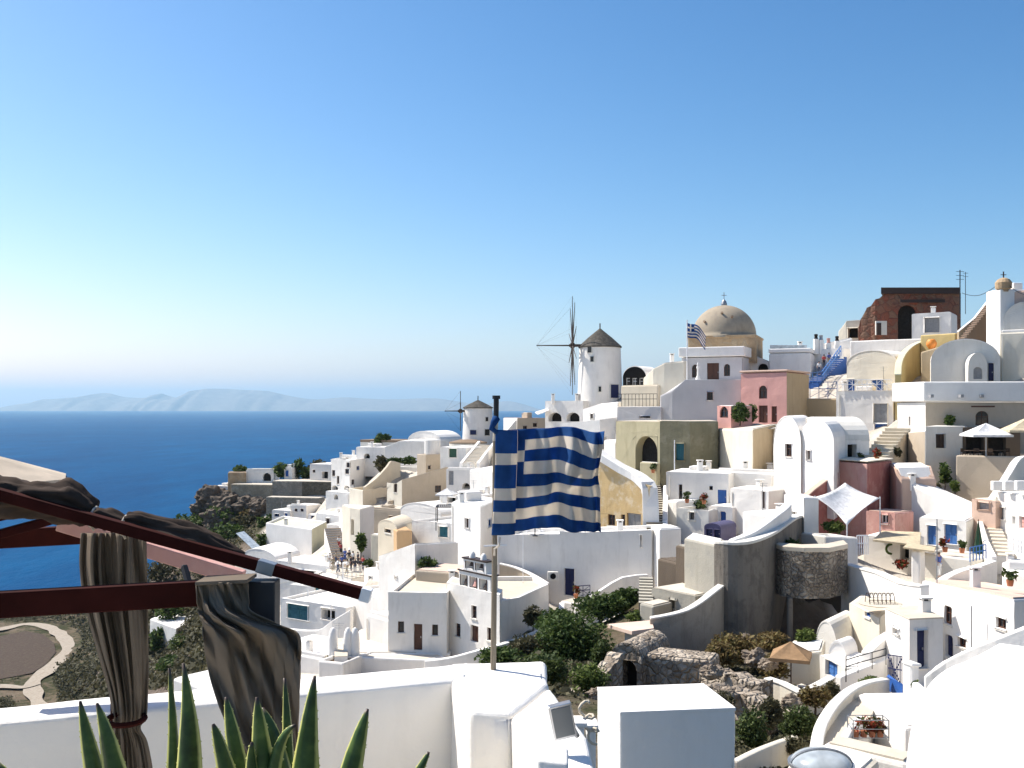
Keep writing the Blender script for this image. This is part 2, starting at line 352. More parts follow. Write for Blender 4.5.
def house(name, label, cat, pts, top, base, dep=None, mat='white', fm=None, par=0, roof='white_clean', wins=(), root=None, group=None, sink=2.5, ri=0, bev=.13, vault=None, cap=None, ground=True, ov=.03, slab=.1):
    pl = [G2(t[0], t[1]) for t in pts]
    zb = ZZ(base, pts[ri][1]); 
    zts = [ZZ(t[2], t[1]) if len(t) > 2 else (ZZ(top, pts[ri][1]) if top is not None else None) for t in pts]
    nf = len(pl)
    if dep is not None:
        d = (pl[-1] - pl[0]).normalized(); n = Vector((d.y, -d.x))
        back = [p - n * dep for p in pl]
        pl = pl + back[::-1]; zts = zts + zts[::-1]
    elif nf == 3:
        pl.append(pl[0] + pl[2] - pl[1]); zts.append(zts[0] + zts[2] - zts[1])
    if ground:
        for p in pl[:nf]: GC.append((p.x, p.y, zb)); VG.append((p.x, p.y))
        VG.extend((q.x, q.y) for q in pl[nf:])
    if bev > .05: pl = [p + Vector((random.uniform(-.05, .05), random.uniform(-.05, .05))) for p in pl]; zts = [z + random.uniform(-.04, .04) for z in zts]
    c = sum(pl, Vector((0, 0))) / len(pl)
    if root is None: root = empty(name, (c.x, c.y, zb), label, cat, group)
    N = len(pl); mats = [mat] + [m for m in (fm or {}).values() if m != mat]
    mats = list(dict.fromkeys(mats)); mb = MB()
    for i in range(N):
        p, q = pl[i], pl[(i + 1) % N]; holes = []
        for w in wins:
            if w[0] != i: continue
            _, x, y, ww, hh, kind = w[:6]; arch = len(w) > 6
            ua, ya = ray_on_face(x - ww / 2, p, q); ub, yb = ray_on_face(x + ww / 2, p, q); um, ym = ray_on_face(x, p, q)
            u0, u1 = max(.06, min(ua, ub)), min((q - p).length - .06, max(ua, ub))
            z1, z0 = ZZ(y - hh / 2, ym), ZZ(y + hh / 2, ym)
            ztl = min(zts[i], zts[(i + 1) % N])
            z1 = min(z1, min(zts[i], zts[(i + 1) % N]) - .04) if vault else min(z1, max(zts[i], zts[(i + 1) % N]) - .05)
            if 'door' in kind and abs(z0 - zb) < .6: z0 = max(z0, zb + .02)
            if u1 - u0 < .05 or z1 - z0 < .05: print('BADWIN', label, w, u0, u1, z0, z1); continue
            holes.append((u0, u1, z0, z1, kind, arch))
        mi = mats.index((fm or {}).get(i, mat))
        wall_face(mb, root, p, q, zb - sink, zts[i], zts[(i + 1) % N], holes, mi)
    V3 = lambda p, z: Vector((p.x, p.y, z))
    if vault:
        fi, apex = vault[0], vault[1]
        Pq, Q, Rr, S = [pl[(fi + k) % 4] for k in range(4)]; zs = zts[0]
        ya = (Pq.y + Q.y) / 2; rise = max(.2, ZZ(apex, ya) - zs); K = 14
        pw = vault[2] if len(vault) > 2 else 1.0
        def arc(A, B, g=0):
            out = []
            for k in range(K + 1):
                t = math.pi * k / K; s = .5 - .5 * math.cos(t)
                out.append(V3(A + (B - A) * s, zs + rise * math.sin(t) ** pw))
            return out
        f, b = arc(Pq, Q), arc(S, Rr)
        mi = mats.index((fm or {}).get(fi, mat))
        mb.face(f[::-1], mi); mb.face(b, 0)
        rb = MB(); nrm = Vector((Pq.x - S.x, Pq.y - S.y)).normalized() * .04
        f2 = [p + Vector((nrm.x, nrm.y, .03)) for p in f]; b2 = [p + Vector((-nrm.x, -nrm.y, .03)) for p in b]
        for k in range(K): rb.face([f2[k], f2[k + 1], b2[k + 1], b2[k]])
        f3 = [p - Vector((0, 0, .12)) for p in f2]; b3 = [p - Vector((0, 0, .12)) for p in b2]
        for k in range(K): rb.face([f3[k + 1], f3[k], b3[k], b3[k + 1]]); rb.face([f2[k + 1], f2[k], f3[k], f3[k + 1]]); rb.face([b2[k], b2[k + 1], b3[k + 1], b3[k]])
        ro = rb.build('roof', roof, root, fixn=True); 
        for pg in ro.data.polygons: pg.use_smooth = abs(pg.normal.z) > .05 and len(pg.vertices) == 4
        ro.data.polygons.foreach_set('use_smooth', [False] * len(ro.data.polygons))
    else:
        ins = []
        th = .3
        for i in range(N):
            a, b, cc = pl[i - 1], pl[i], pl[(i + 1) % N]
            d1 = (b - a).normalized(); d2 = (cc - b).normalized(); n1 = Vector((-d1.y, d1.x)); n2 = Vector((-d2.y, d2.x))
            m = (n1 + n2); m = m.normalized() if m.length > 1e-4 else n1
            ins.append((b, m, 1 / max(.4, m.dot(n1))))
        if par > 0:
            inn = [b + m * th * k for b, m, k in ins]
            for i in range(N):
                j = (i + 1) % N
                mb.face([V3(pl[i], zts[i]), V3(pl[j], zts[j]), V3(inn[j], zts[j]), V3(inn[i], zts[i])], 0)
                mb.face([V3(inn[i], zts[i]), V3(inn[j], zts[j]), V3(inn[j], zts[j] - par - .3), V3(inn[i], zts[i] - par - .3)], 0)
            rb = MB(); o2 = [b + m * (th - .05) * k for b, m, k in ins]
            rb.hexa([V3(o2[i], zts[i] - par - .15) for i in range(N)], [V3(o2[i], zts[i] - par) for i in range(N)])
            rb.build('roof', roof, root)
        else:
            rb = MB(); flat = slab == .1
            if flat: mb.face([V3(pl[i], zts[i]) for i in range(N)], 0)
            o2 = [b + m * .17 * k for b, m, k in ins] if flat else [b - m * ov * k for b, m, k in ins]
            rb.hexa([V3(o2[i], zts[i] - .02) for i in range(N)], [V3(o2[i], zts[i] + (.055 if flat else slab)) for i in range(N)])
            rb.build('roof', roof, root, bev=0 if flat else min(.05, slab * .4))
    if cap:                                # thick rendered band standing proud along the top: (py height px, proud m, material)
        hpx, pr, cm = cap; o3 = [b - m * pr * k for b, m, k in ins]; hm = hpx / F * pts[ri][1]
        cb = MB(); cb.hexa([V3(o3[i], zts[i] + .11) for i in range(N)], [V3(o3[i], zts[i] + hm) for i in range(N)])
        cb.build('parapet', cm, root, bev=.12)
    wo = mb.build('wall', mats, root, bev=bev)
    if bev > .05: uneven(wo, .10, 1.6, 2)
    if not vault and not cap and par == 0 and slab == .1 and name in ('white_house', 'beige_house', 'cottage', 'grey_house', 'cream_house', 'terrace_house', 'white_block'): roof_bits(root, label, pl, zts, mat)
    return root

def roof_bits(root, label, pl, zts, mat):
    rnd = random.Random(label); c = sum(pl, Vector((0, 0))) / len(pl); N = len(pl)
    rad = min(abs((c - pl[i]).x * e.y - (c - pl[i]).y * e.x) for i in range(N) for e in [(pl[(i + 1) % N] - pl[i]).normalized()]); z = sum(zts) / N
    if max(zts) - min(zts) > .5 or rad < .9: return
    ang = math.atan2((pl[1] - pl[0]).y, (pl[1] - pl[0]).x)
    def spot(k): a = rnd.uniform(0, 6.28); return Vector((c.x + math.cos(a) * rad * k, c.y + math.sin(a) * rad * k, z - .05))
    m_ = mat if mat in ('beige', 'cream') else 'white'
    if rnd.random() < .45:
        m = MB(); s = min(rad * 1.1, rnd.uniform(1.2, 2.2)); p = spot(.3); m.box(p, s, s * rnd.uniform(.7, 1.2), rnd.uniform(.5, 1.1), rz=ang); m.build('roof_block', m_, root, bev=.12)
    if rnd.random() < .75:
        m = MB(); p = spot(.72); w = rnd.uniform(.4, .6); h = rnd.uniform(.6, 1.1); m.box(p, w, w, h, rz=ang); m.box(p + Vector((0, 0, h + .1)), w * 1.3, w * 1.3, .08, rz=ang); m.box(p + Vector((0, 0, h - .01)), w * .6, w * .6, .13, rz=ang); m.build('chimney', m_, root, bev=.03)
    if rnd.random() < .4:
        m = MB(); p = spot(.6); hh = rnd.uniform(1.2, 2.8); m.tube([p, p + Vector((0, 0, hh))], .03, 6)
        for k in range(3): m.bar(p + Vector((-.45 + .08 * k, 0, hh - .06 - .2 * k)), p + Vector((.45 - .08 * k, 0, hh - .06 - .2 * k)), .025, .025)
        m.build('aerial', 'greymetal', root)
    if rnd.random() < .35:                                   # curb round part of the roof
        m = MB(); a, b = pl[0], pl[1]; d = (b - a).normalized(); n = Vector((-d.y, d.x)); a2, b2 = a + d * .2 + n * .32, b - d * .2 + n * .32
        m.bar((a2.x, a2.y, z + .12), (b2.x, b2.y, z + .12), .28, .4); m.build('kerb', m_, root, bev=.08)
    if rnd.random() < .5:                                    # rainwater pipe on the front wall
        p, q = pl[0], pl[1]; d = (q - p); L = d.length; d /= L; n = Vector((d.y, -d.x)); u = L * rnd.choice((.06, .94)); a = p + d * u + n * .07
        m = MB(); m.tube([(a.x, a.y, z - .35), (a.x, a.y, root.location.z - .3)], .045, 6); m.build('drainpipe', 'offwhite', root)

def catmull(pts, n):
    out = []
    for i in range(len(pts) - 1):
        p0 = pts[max(0, i - 1)]; p1 = pts[i]; p2 = pts[i + 1]; p3 = pts[min(len(pts) - 1, i + 2)]
        for k in range(n):
            t = k / n
            out.append(.5 * ((2 * p1) + (p2 - p0) * t + (2 * p0 - 5 * p1 + 4 * p2 - p3) * t * t + (3 * p1 - p0 - 3 * p2 + p3) * t ** 3))
    out.append(pts[-1]); return out

def ribbon(name, label, cat, pts, h, thick=.4, mat='white', cop=None, smooth=0, group=None, ground=True, bot=None, bev=.08, coph=.12, copov=.05, rough=0):
    """free standing wall whose top edge runs through the given points"""
    w = [P(*t) for t in pts]
    if smooth: w = catmull(w, smooth)
    n = len(w); c = w[n // 2]
    base = (lambda p: p.z - h) if bot is None else (lambda p: bot)
    root = empty(name, (c.x, c.y, base(c)), label, cat, group)
    side = []
    for i in range(n):
        d1 = (w[i] - w[i - 1]) if i else (w[1] - w[0]); d2 = (w[i + 1] - w[i]) if i < n - 1 else d1
        d1 = Vector((d1.x, d1.y)).normalized(); d2 = Vector((d2.x, d2.y)).normalized()
        m = Vector((-(d1 + d2).y, (d1 + d2).x)); m = m.normalized() if m.length > 1e-4 else Vector((-d1.y, d1.x))
        side.append(Vector((m.x, m.y, 0)) / max(.5, m.dot(Vector((-d1.y, d1.x)))))
    def strip(th, ztop, zbot, nm, mt, bv, rg=0):
        mb = MB(); rings = []
        for i, p in enumerate(w):
            a = p - side[i] * th / 2; b = p + side[i] * th / 2; zt = ztop(p); zb = zbot(p)
            if rg: zt += random.uniform(-rg, rg)
            rings.append([mb.vert((a.x, a.y, zb)), mb.vert((b.x, b.y, zb)), mb.vert((b.x, b.y, zt)), mb.vert((a.x, a.y, zt))])
        for A, B in zip(rings, rings[1:]):
            for k in range(4): mb.f.append([A[k], B[k], B[(k + 1) % 4], A[(k + 1) % 4]]); mb.mi.append(0)
        mb.f.append(rings[0]); mb.f.append(rings[-1][::-1]); mb.mi += [0, 0]
        return mb.build(nm, mt, root, bev=bv, fixn=True, weld=False)
    if cop:
        strip(thick, lambda p: p.z - coph, lambda p: base(p) - 1.5, 'wall', mat, 0)
        strip(thick + 2 * copov, lambda p: p.z, lambda p: p.z - coph - .004, 'coping', cop, bev * .6)
    else: strip(thick, lambda p: p.z, lambda p: base(p) - 1.5, 'wall', mat, bev, rough)
    if ground:
        for p in w[::max(1, n // 6)]: GC.append((p.x, p.y - thick, base(p)))
    return root

def stairs(name, label, b0, t0, width, n, mat='white', tread=None, group=None, ground=True):
    """flight from bottom point b0 to top point t0 (px,py,Y), width in metres"""
    b, t = P(*b0), P(*t0); d = Vector((t.x - b.x, t.y - b.y)); L = d.length; d /= L; nrm = Vector((-d.y, d.x))
    root = empty(name, b, label, 'stairs', group); 
    zb = min(b.z, t.z) - 1.5
    for part, mt in (('steps', mat), ('treads', tread)):
        if not mt: continue
        mb = MB()
        for k in range(n):
            z = b.z + (t.z - b.z) * (k + 1) / n; u0, u1 = L * k / n, L * (k + 1) / n
            q = [(u0, -1), (u1 if part == 'steps' else u1, -1), (u1, 1), (u0, 1)]
            f = lambda u, s, zz, ex=0: Vector((b.x + d.x * (u - ex) + nrm.x * s * width / 2, b.y + d.y * (u - ex) + nrm.y * s * width / 2, zz))
            if part == 'steps': mb.hexa([f(u, s, zb) for u, s in q], [f(u, s, z - .03) for u, s in q])
            else: mb.hexa([f(u, s, z - .03, .03) for u, s in q], [f(u, s, z, .03) for u, s in q])
        mb.build(part, mt, root, weld=False)
    if ground: GC.append(tuple(b - Vector((0, 0, .3)))); GC.append(tuple(t - Vector((0, 0, .6))))
    return root

def slab(name, label, cat, corners, thick, mat, group=None, bev=.03, kind=None):
    w = [P(*t) for t in corners]; c = sum(w, Vector()) / len(w)
    mb = MB(); b = [p - Vector((0, 0, thick)) for p in w]
    mb.hexa(b, w); o = mb.build(name, mat, None, bev=bev, fixn=True)
    for v in o.data.vertices: v.co -= c
    o.location = c
    return tag(o, label, cat, group, kind)

def leaves(mb, rnd, c, rad, n, ls, clumps=12, flat=.0, up=.3):
    c = Vector(c); cl = []
    for _ in range(clumps):
        while True:
            v = Vector((rnd.uniform(-1, 1), rnd.uniform(-1, 1), rnd.uniform(-1, 1)))
            if .25 < v.length < 1: break
        cl.append((v * .72, rnd.uniform(.3, .6)))
    for _ in range(n):
        v, s = rnd.choice(cl)
        q = v + Vector((rnd.gauss(0, s * .6), rnd.gauss(0, s * .6), rnd.gauss(0, s * .6)))
        if q.length > 1.15: q *= rnd.uniform(.8, 1.1) / q.length
        p = c + Vector((q.x * rad[0], q.y * rad[1], q.z * rad[2]))
        a = Vector((rnd.gauss(0, 1), rnd.gauss(0, 1), rnd.gauss(0, .7))).normalized(); bb = a.orthogonal().normalized()
        bb = (Matrix.Rotation(rnd.uniform(0, 6.28), 3, a) @ bb); l = ls * rnd.choice((.5, .7, .9, 1.1, 1.5, 1.9)) * rnd.uniform(.85, 1.15)
        mb.face([p - a * l, p + bb * l * .45, p + a * l, p - bb * l * .45])

BN = [0]
def bush(name, label, px, py, Y, rx, rz, n=900, mat='leaf_dark', cat='bush', ls=None, ry=None, group=None, clumps=14, stem=True, trunk=0):
    BN[0] += 1; rnd = random.Random(100 + BN[0]); c = P(px, py, Y); k = Y / F
    rad = (rx * k, (ry or rx) * k, rz * k); zb = c.z - rad[2] - trunk
    root = empty(name, (c.x, c.y, zb), label, cat, group); GC.append((c.x, c.y, zb + .15))
    mb = MB(); leaves(mb, rnd, c, rad, n, ls or max(.06, 1.7 * k), clumps)
    mb.build('crown' if trunk else 'foliage', mat, root, weld=False)
    if stem or trunk:
        mb = MB(); rr = max(.04, rad[0] * .09)
        mb.tube([(c.x, c.y, zb - .4), (c.x + rr * .4, c.y, zb + trunk * .6), (c.x, c.y, c.z)], rr, 7, 0, rr * .5)
        for j in range(3):
            a = rnd.uniform(0, 6.28); mb.tube([(c.x, c.y, zb + trunk * .8 + .05), (c.x + math.cos(a) * rad[0] * .6, c.y + math.sin(a) * rad[1] * .6, c.z + rad[2] * .3)], rr * .6, 5, 0, rr * .2)
        mb.build('trunk', 'darkwood', root)
    return root

def parasol(name, label, px, py_tip, py_rim, py_foot, Y, rpx, mat, sides=4, rot=.4, group=None, pole='whitepaint', val=.18):
    t = P(px, py_tip, Y); r = rpx * Y / F; zr = ZZ(py_rim, Y); zf = ZZ(py_foot, Y)
    root = empty(name, (t.x, t.y, zf), label, 'parasol', group)
    mb = MB(); K = 5; ring = []
    cor = [Vector((t.x + r * math.cos(rot + 2 * math.pi * i / sides), t.y + r * math.sin(rot + 2 * math.pi * i / sides), zr)) for i in range(sides)]
    for i in range(sides):
        a, b = cor[i], cor[(i + 1) % sides]
        rows = []
        for j in range(K + 1):
            s = j / K; pa = t.lerp(a, s); pb = t.lerp(b, s); sag = -.06 * r * math.sin(math.pi * s)
            rows.append([pa.lerp(pb, q / 4) + Vector((0, 0, sag * (1 - .0) * math.sin(math.pi * q / 4))) for q in range(5)])
        for j in range(K):
            for q in range(4): mb.face([rows[j][q], rows[j + 1][q], rows[j + 1][q + 1], rows[j][q + 1]])
        for q in range(4):
            A, B = rows[K][q], rows[K][q + 1]; mb.face([A, A - Vector((0, 0, val)), B - Vector((0, 0, val)), B])
    o = mb.build('canopy', mat, root); so = o.modifiers.new('thick', 'SOLIDIFY'); so.thickness = .015
    mb = MB(); mb.tube([(t.x, t.y, zf - .1), (t.x, t.y, t.z - .03)], .035, 8); mb.build('pole', pole, root)
    mb = MB()
    for cn in cor: mb.bar((t.x, t.y, t.z - .12), cn - Vector((0, 0, .06)), .025, .03)
    mb.build('ribs', pole, root)
    return root

def railing(name, label, pts, h, mat, step=.5, post=.03, group=None, bars=2, cross=False):
    w = [P(*t) for t in pts]; root = empty(name, w[0], label, 'railing', group)
    mb = MB(); up = Vector((0, 0, 1))
    for a, b in zip(w, w[1:]):
        for k in range(bars): z = h * (1 - k * .42); mb.bar(a + up * z, b + up * z, post * 1.3, post * 1.3)
        if cross:
            L = (b - a).length; m = max(1, int(L / (h * .9)))
            for j in range(m):
                s, e = a.lerp(b, j / m), a.lerp(b, (j + 1) / m)
                mb.bar(s + up * .1, e + up * h * .95, post, post * .7); mb.bar(s + up * h * .95, e + up * .1, post, post * .7)
    mb.build('handrail', mat, root)
    first = None
    for a, b in zip(w, w[1:]):
        L = (b - a).length; m = max(1, min(45, int(L / step)))
        for j in range(m + 1):
            q = a.lerp(b, j / m)
            if first is None:
                pb = MB(); pb.box(q - Vector((0, 0, .05)), post, post, h + .05); first = pb.build('post', mat, root); q0 = q
            else:
                c = first.copy(); C.objects.link(c); c.location = first.location + (q - q0)
    return root

def pole_thing(name, label, cat, px, py0, py1, Y, r, mat, group=None, extra=None):
    a, b = P(px, py1, Y), P(px, py0, Y); mb = MB(); mb.tube([a, b], r, 8)
    if extra: extra(mb, a, b)
    o = mb.build(name, mat); 
    for v in o.data.vertices: v.co -= a
    o.location = a
    return tag(o, label, cat, group)

def uneven(o, amp, scale, lv):
    t = bpy.data.textures.get('render_coat') or bpy.data.textures.new('render_coat', 'CLOUDS'); t.noise_scale = scale; t.noise_depth = 2
    s = o.modifiers.new('dense', 'SUBSURF'); s.subdivision_type = 'SIMPLE'; s.levels = s.render_levels = lv
    d = o.modifiers.new('uneven', 'DISPLACE'); d.texture = t; d.strength = amp; d.mid_level = .5; d.texture_coords = 'LOCAL'
def wobble(o, amp=.02, scale=.5, lv=5, smooth=True):
    """hand-trowelled unevenness for the nearest masonry"""
    t = bpy.data.textures.new('trowel', 'CLOUDS'); t.noise_scale = scale; t.noise_depth = 3
    for b in o.modifiers:
        if b.type == 'BEVEL': b.segments = 4
    s = o.modifiers.new('dense', 'SUBSURF'); s.subdivision_type = 'SIMPLE'; s.levels = s.render_levels = lv
    d = o.modifiers.new('uneven', 'DISPLACE'); d.texture = t; d.strength = amp; d.mid_level = .5; d.texture_coords = 'LOCAL'
    if smooth: o.data.polygons.foreach_set('use_smooth', [True] * len(o.data.polygons))

plaster('rock', (.25, .20, .15), .8, (.11, .09, .07), 1.6, blotch=(.38, .32, .25))
SUN_AZ, SUN_EL, SUN, SKY, EXPO, HAZE = -62, 50, 4.6, .105, .78, 3.1e-5
SKYPOW = ((6.5, 1.95), (7.5, 1.45), (8.0, 1.25))
# ================================================================== far headland with the ruined castle
house('fortress_wall', 'long beige stone fortress wall on the headland, left end above the cliff', 'wall', [(231, 246), (272, 243)], 484, 499, dep=9, mat='fort', roof='paving')
house('fortress_wall', 'grey stone fortress wall on the headland, right part with a dark end', 'wall', [(272, 243), (302, 242), (332, 240)], 481, 497, dep=9, mat='fortgrey', fm={1: 'fortdark'}, roof='paving')
house('fortress_wall', 'lower pale retaining wall below the grey fortress wall', 'wall', [(266, 236), (320, 233)], 497, 513, dep=3, mat='fortgrey', roof='paving')
house('cottage', 'low white house with a dark arched door on top of the fortress wall', 'house', [(246, 250), (274, 250)], 470, 481, dep=6, roof='roofbeige', wins=[(0, 267, 477, 8, 8, 'hole', 1)])
house('stone_hut', 'brown stone hut at the far left tip of the headland', 'house', [(228, 248), (246, 249)], 473, 485, dep=6, mat='brickbeige', roof='roofbrown')
house('cottage', 'tiny white house with a blue door between dark trees on the headland', 'house', [(284, 249), (292, 248.5)], 468, 481, dep=4, wins=[(0, 287, 473.5, 3.5, 6, 'doorb')])
house('cottage', 'long white flat house at the right end of the fortress wall', 'house', [(310, 246), (334, 243)], 464, 481, dep=8, wins=[(0, 314, 471, 2.5, 3, 'win'), (0, 325, 475, 6, 7, 'hole')])
house('cottage', 'small white terrace hut on the cliff left of the brown hut', 'house', [(213, 250), (229, 249)], 486, 491, dep=3, wins=[(0, 217, 488, 3, 3, 'winb')])
for i, (x, y, rx, rz, lb) in enumerate([(281, 471, 7, 8, 'dark round tree left of the tiny white house on the headland'), (299, 470, 8, 10, 'dark tree right of the tiny white house on the headland'),
        (316, 464, 9, 6, 'olive green tree rising behind the long white house'), (308, 474, 6, 6, 'low dark bush beside the long white house'), (240, 470, 6, 4, 'small dark shrub beside the brown hut')]):
    bush('tree', lb, x, y, 250 + i, rx, rz, 500, 'leaf_dark' if i != 2 else 'leaf_olive', 'tree', trunk=1.0, group='trees on the headland')
for x, y, Y, rx, rz, m, lb in [(196, 520, 246, 22, 8, 'leaf_dark', 'wide dark scrub bush at the foot of the cliff, furthest left'), (222, 514, 243, 16, 9, 'leaf_dark', 'dark scrub bush below the cliff under the beige fortress wall'), (250, 520, 240, 16, 9, 'leaf_olive', 'olive scrub bush below the fortress wall'),
        (226, 532, 232, 22, 9, 'leaf_dark', 'dark bush on the slope above the pergola'), (252, 512, 242, 12, 6, 'leaf_dry', 'dry brown bush under the fortress wall'), (184, 532, 240, 14, 7, 'leaf_olive', 'olive bush on the slope left of the fortress'), (268, 522, 232, 10, 7, 'leaf_dark', 'dark bush beside the small white houses under the fortress'), (160, 572, 225, 16, 14, 'leaf_olive', 'grey green bush seen beside the upper curtain'), (328, 509, 225, 14, 6, 'leaf_olive', 'olive bush right of the pale retaining wall')]:
    bush('shrub', lb, x, y, Y, rx, rz, 700, m, 'shrub', group='shrubs under the fortress')
house('cottage', 'small white house with blue windows under the pale retaining wall, left one', 'house', [(272, 215), (290, 213)], 510, 522, dep=5, wins=[(0, 277, 515, 5, 3, 'winb'), (0, 286, 516, 3, 6, 'doorb')])
house('cottage', 'small white stepped house with two dark windows under the pale retaining wall', 'house', [(290, 214), (306, 212)], 505, 522, dep=5, wins=[(0, 296, 510, 3, 3, 'win'), (0, 302, 510, 3, 3, 'win')])
house('cottage', 'low grey flat house left of the tall cream archway', 'house', [(322, 205), (343, 203)], 512, 524, dep=5, mat='greyhouse')
house('cottage', 'white porch with a blue opening under the grey flat house', 'house', [(308, 210), (323, 208)], 514, 525, dep=4, wins=[(0, 314, 519, 6, 7, 'winb')])
# white cluster above the beige houses
house('white_house', 'white two storey house with dark windows and arches left of the olive tree', 'house', [(331, 202), (350, 196), (366, 206)], 459, 491, par=.5,
      wins=[(0, 333.5, 473, 3, 6, 'win'), (0, 338, 480, 2.5, 8, 'win'), (0, 348, 465, 3.4, 5, 'win'), (0, 347, 471.5, 4, 5, 'win'), (0, 335, 488, 6, 5, 'hole', 1), (0, 347, 488, 6, 5, 'hole', 1), (1, 358, 468, 3, 4, 'winb'), (1, 353, 482, 3, 5, 'win')])
house('white_house', 'white flat house stepping up above the two storey white house', 'house', [(340, 212), (362, 208)], 456, 470, dep=7, wins=[(0, 352, 463, 2.5, 3, 'win')])
house('white_house', 'broad white house with a dark round opening under the brown roof', 'house', [(356, 206), (386, 203), (398, 208)], 447, 464, dep=None, wins=[(0, 367, 456, 6, 5, 'hole', 1)])
house('roof_house', 'low house with a flat brown earth roof behind the white terraces', 'house', [(360, 214), (397, 210)], 442, 450, dep=7, mat='offwhite', roof='roofbrown', slab=.5)
house('vaulted_house', 'wide pale vaulted house in shade below the gabled white house', 'house', [(384, 196, 447), (400, 195, 441), (425, 194, 441)], None, 464, dep=9, mat='white')
house('vaulted_house', 'white vaulted house with one dark window left of the small windmill', 'house', [(408, 206), (441, 201)], 441, 452, dep=7, vault=(0, 431), wins=[(0, 430.5, 445, 4.5, 5, 'win')])
mb = MB(); c = P(432.5, 452, 184); t_ = empty('round_tower', c, 'squat round white turret above the beige box house', 'tower')
mb.lathe(c - Vector((0, 0, 2)), [(1.55, 0), (1.5, 4.2), (1.3, 4.35), (0, 4.45)], 24); mb.build('wall', 'white', t_); GC.append(tuple(c))
house('white_house', 'white house with a dark green shutter below the small windmill', 'house', [(440, 176), (466, 173)], 447, 468, dep=7, wins=[(0, 453, 453, 8, 9, 'shutgr')])
house('beige_house', 'small beige box house with one window above the big beige wall', 'house', [(417, 182), (426, 179), (444, 182)], 454, 476, mat='beige', par=.6, roof='roofbeige', wins=[(1, 429, 467.5, 2.6, 3.6, 'win')])
house('beige_house', 'large plain beige house with a sloping roofline and two small windows', 'house', [(387, 172, 488), (402, 168, 480), (449, 172, 467)], None, 509, mat='beige', fm={0: 'lightcream'}, roof='lightcream',  # left face paler than the beige, sunlight put into its colour
      wins=[(0, 395.5, 488, 3.2, 9, 'win'), (1, 438, 489, 6, 7, 'win'), (0, 392, 503, 4, 6, 'hole')])
house('beige_house', 'cream house with a walled roof terrace left of the plain beige house', 'house', [(349, 180), (363, 175), (390, 182)], 488, 512, mat='cream', fm={0: 'lightcream'}, par=.7, roof='roofbeige', wins=[(1, 381, 504, 10, 13, 'shutg')])
ribbon('parapet_wall', 'cream curved parapet climbing from the roof terrace past the olive tree', 'wall', [(364, 487, 178), (376, 478, 181), (387, 466, 184), (391, 461, 185), (400, 463, 186)], 3, .5, 'cream', smooth=3)
bush('tree', 'rounded olive tree growing between white terraces', 381, 464, 188, 7, 8, 700, 'leaf_olive', 'tree', trunk=1.0)
for k, (x0, x1, y, lb) in enumerate([(388, 401, 461, 'clipped dark hedge on the white terrace, left half'), (401, 415, 461, 'clipped dark hedge on the white terrace, right half')]):
    bush('hedge', lb, (x0 + x1) / 2, y, 187, 7, 4, 500, 'leaf_dark', 'hedge', ry=3, stem=False)
bush('tree', 'dark tree on the skyline above the brown roof, left one', 379, 439, 212, 5, 6, 400, 'leaf_dark', 'tree', trunk=.8)
bush('tree', 'dark tree on the skyline above the brown roof, right one', 387, 439, 212, 4, 5, 400, 'leaf_dark', 'tree', trunk=.8)
house('cream_arch', 'tall narrow cream house with a slit arched opening above the crowd', 'house', [(342, 128), (350, 124), (360, 122), (374, 127)], 505, 552, dep=None, mat='lightcream', fm={2: 'greyhouse'}, wins=[(1, 352.5, 527, 3.2, 16, 'hole', 1)])  # grey right face carries its shade in the colour
house('cream_house', 'low cream house with an arched roof and orange ledge above the white wall', 'house', [(378, 112), (397, 108), (414, 113)], 526, 545, mat='cream', vault=(0, 520), roof='cream', wins=[(0, 388, 529.5, 6, 7, 'win')])
house('roof_ledge', 'orange tiled ledge beside the cream vaulted house', 'ledge', [(397, 107), (412, 107.5)], 531, 540, dep=3, mat='terracotta', roof='terracotta')
# houses left of the crowd
house('white_house', 'big plain white house with a yellow green flat roof above the crowd', 'house', [(266, 151), (312, 143), (327, 153)], 529, 556, par=.35, fm={1: 'yellowgreen'}, roof='yellowgreen', mat='white_clean', ri=1)
house('white_house', 'white house with a low vaulted roof and two tiny windows beside the red rail', 'house', [(243, 136), (277, 131), (300, 137)], 556, 572, vault=(0, 549), wins=[(0, 261, 560, 3, 6, 'win'), (0, 272, 564, 2.2, 3, 'win')])
house('white_house', 'long low white house with a dark gap under its eave, left of the crowd', 'house', [(276, 126), (330, 121)], 560, 576, dep=5, mat='white_clean', wins=[(0, 301, 572, 44, 5, 'hole')])
slab('glass_awning', 'slanted glass awning left of the big plain white house', 'awning', [(236, 533, 150), (244, 531, 152), (260, 546, 148), (253, 549, 146)], .12, 'glass_pale')
gnd(236, 552, 150); gnd(262, 556, 148)
bush('shrub', 'dark shrub beside the slanted glass awning', 262, 541, 151, 6, 8, 400, 'leaf_dark', 'shrub')
house('white_house', 'white terrace house with a glazed teal front behind the red rail end', 'house', [(281, 104), (346, 99)], 598, 624, dep=7, mat='white_clean', par=.3, wins=[(0, 298, 612, 22, 15, 'tdoor'), (0, 328, 614, 14, 12, 'hole')])
house('white_house', 'white shop with a beige blind and dark door below the crowd', 'house', [(290, 112), (345, 108)], 584, 600, dep=5, wins=[(0, 327, 593, 14, 9, 'shutg'), (0, 317, 592, 5, 9, 'doort')])
house('white_house', 'white vaulted roof left of the crowd behind the red rail', 'house', [(277, 116), (312, 113)], 588, 600, dep=6, vault=(0, 581))
ribbon('terrace_wall', 'white wall sloping up to the right below the teal glazed house', 'wall', [(284, 628, 97), (318, 630, 94), (334, 620, 92), (352, 609, 91)], 4, .5, 'white', smooth=3)
house('white_house', 'white terrace block at the foot of the white pillars', 'house', [(262, 84), (325, 80)], 648, 672, dep=6, mat='white')
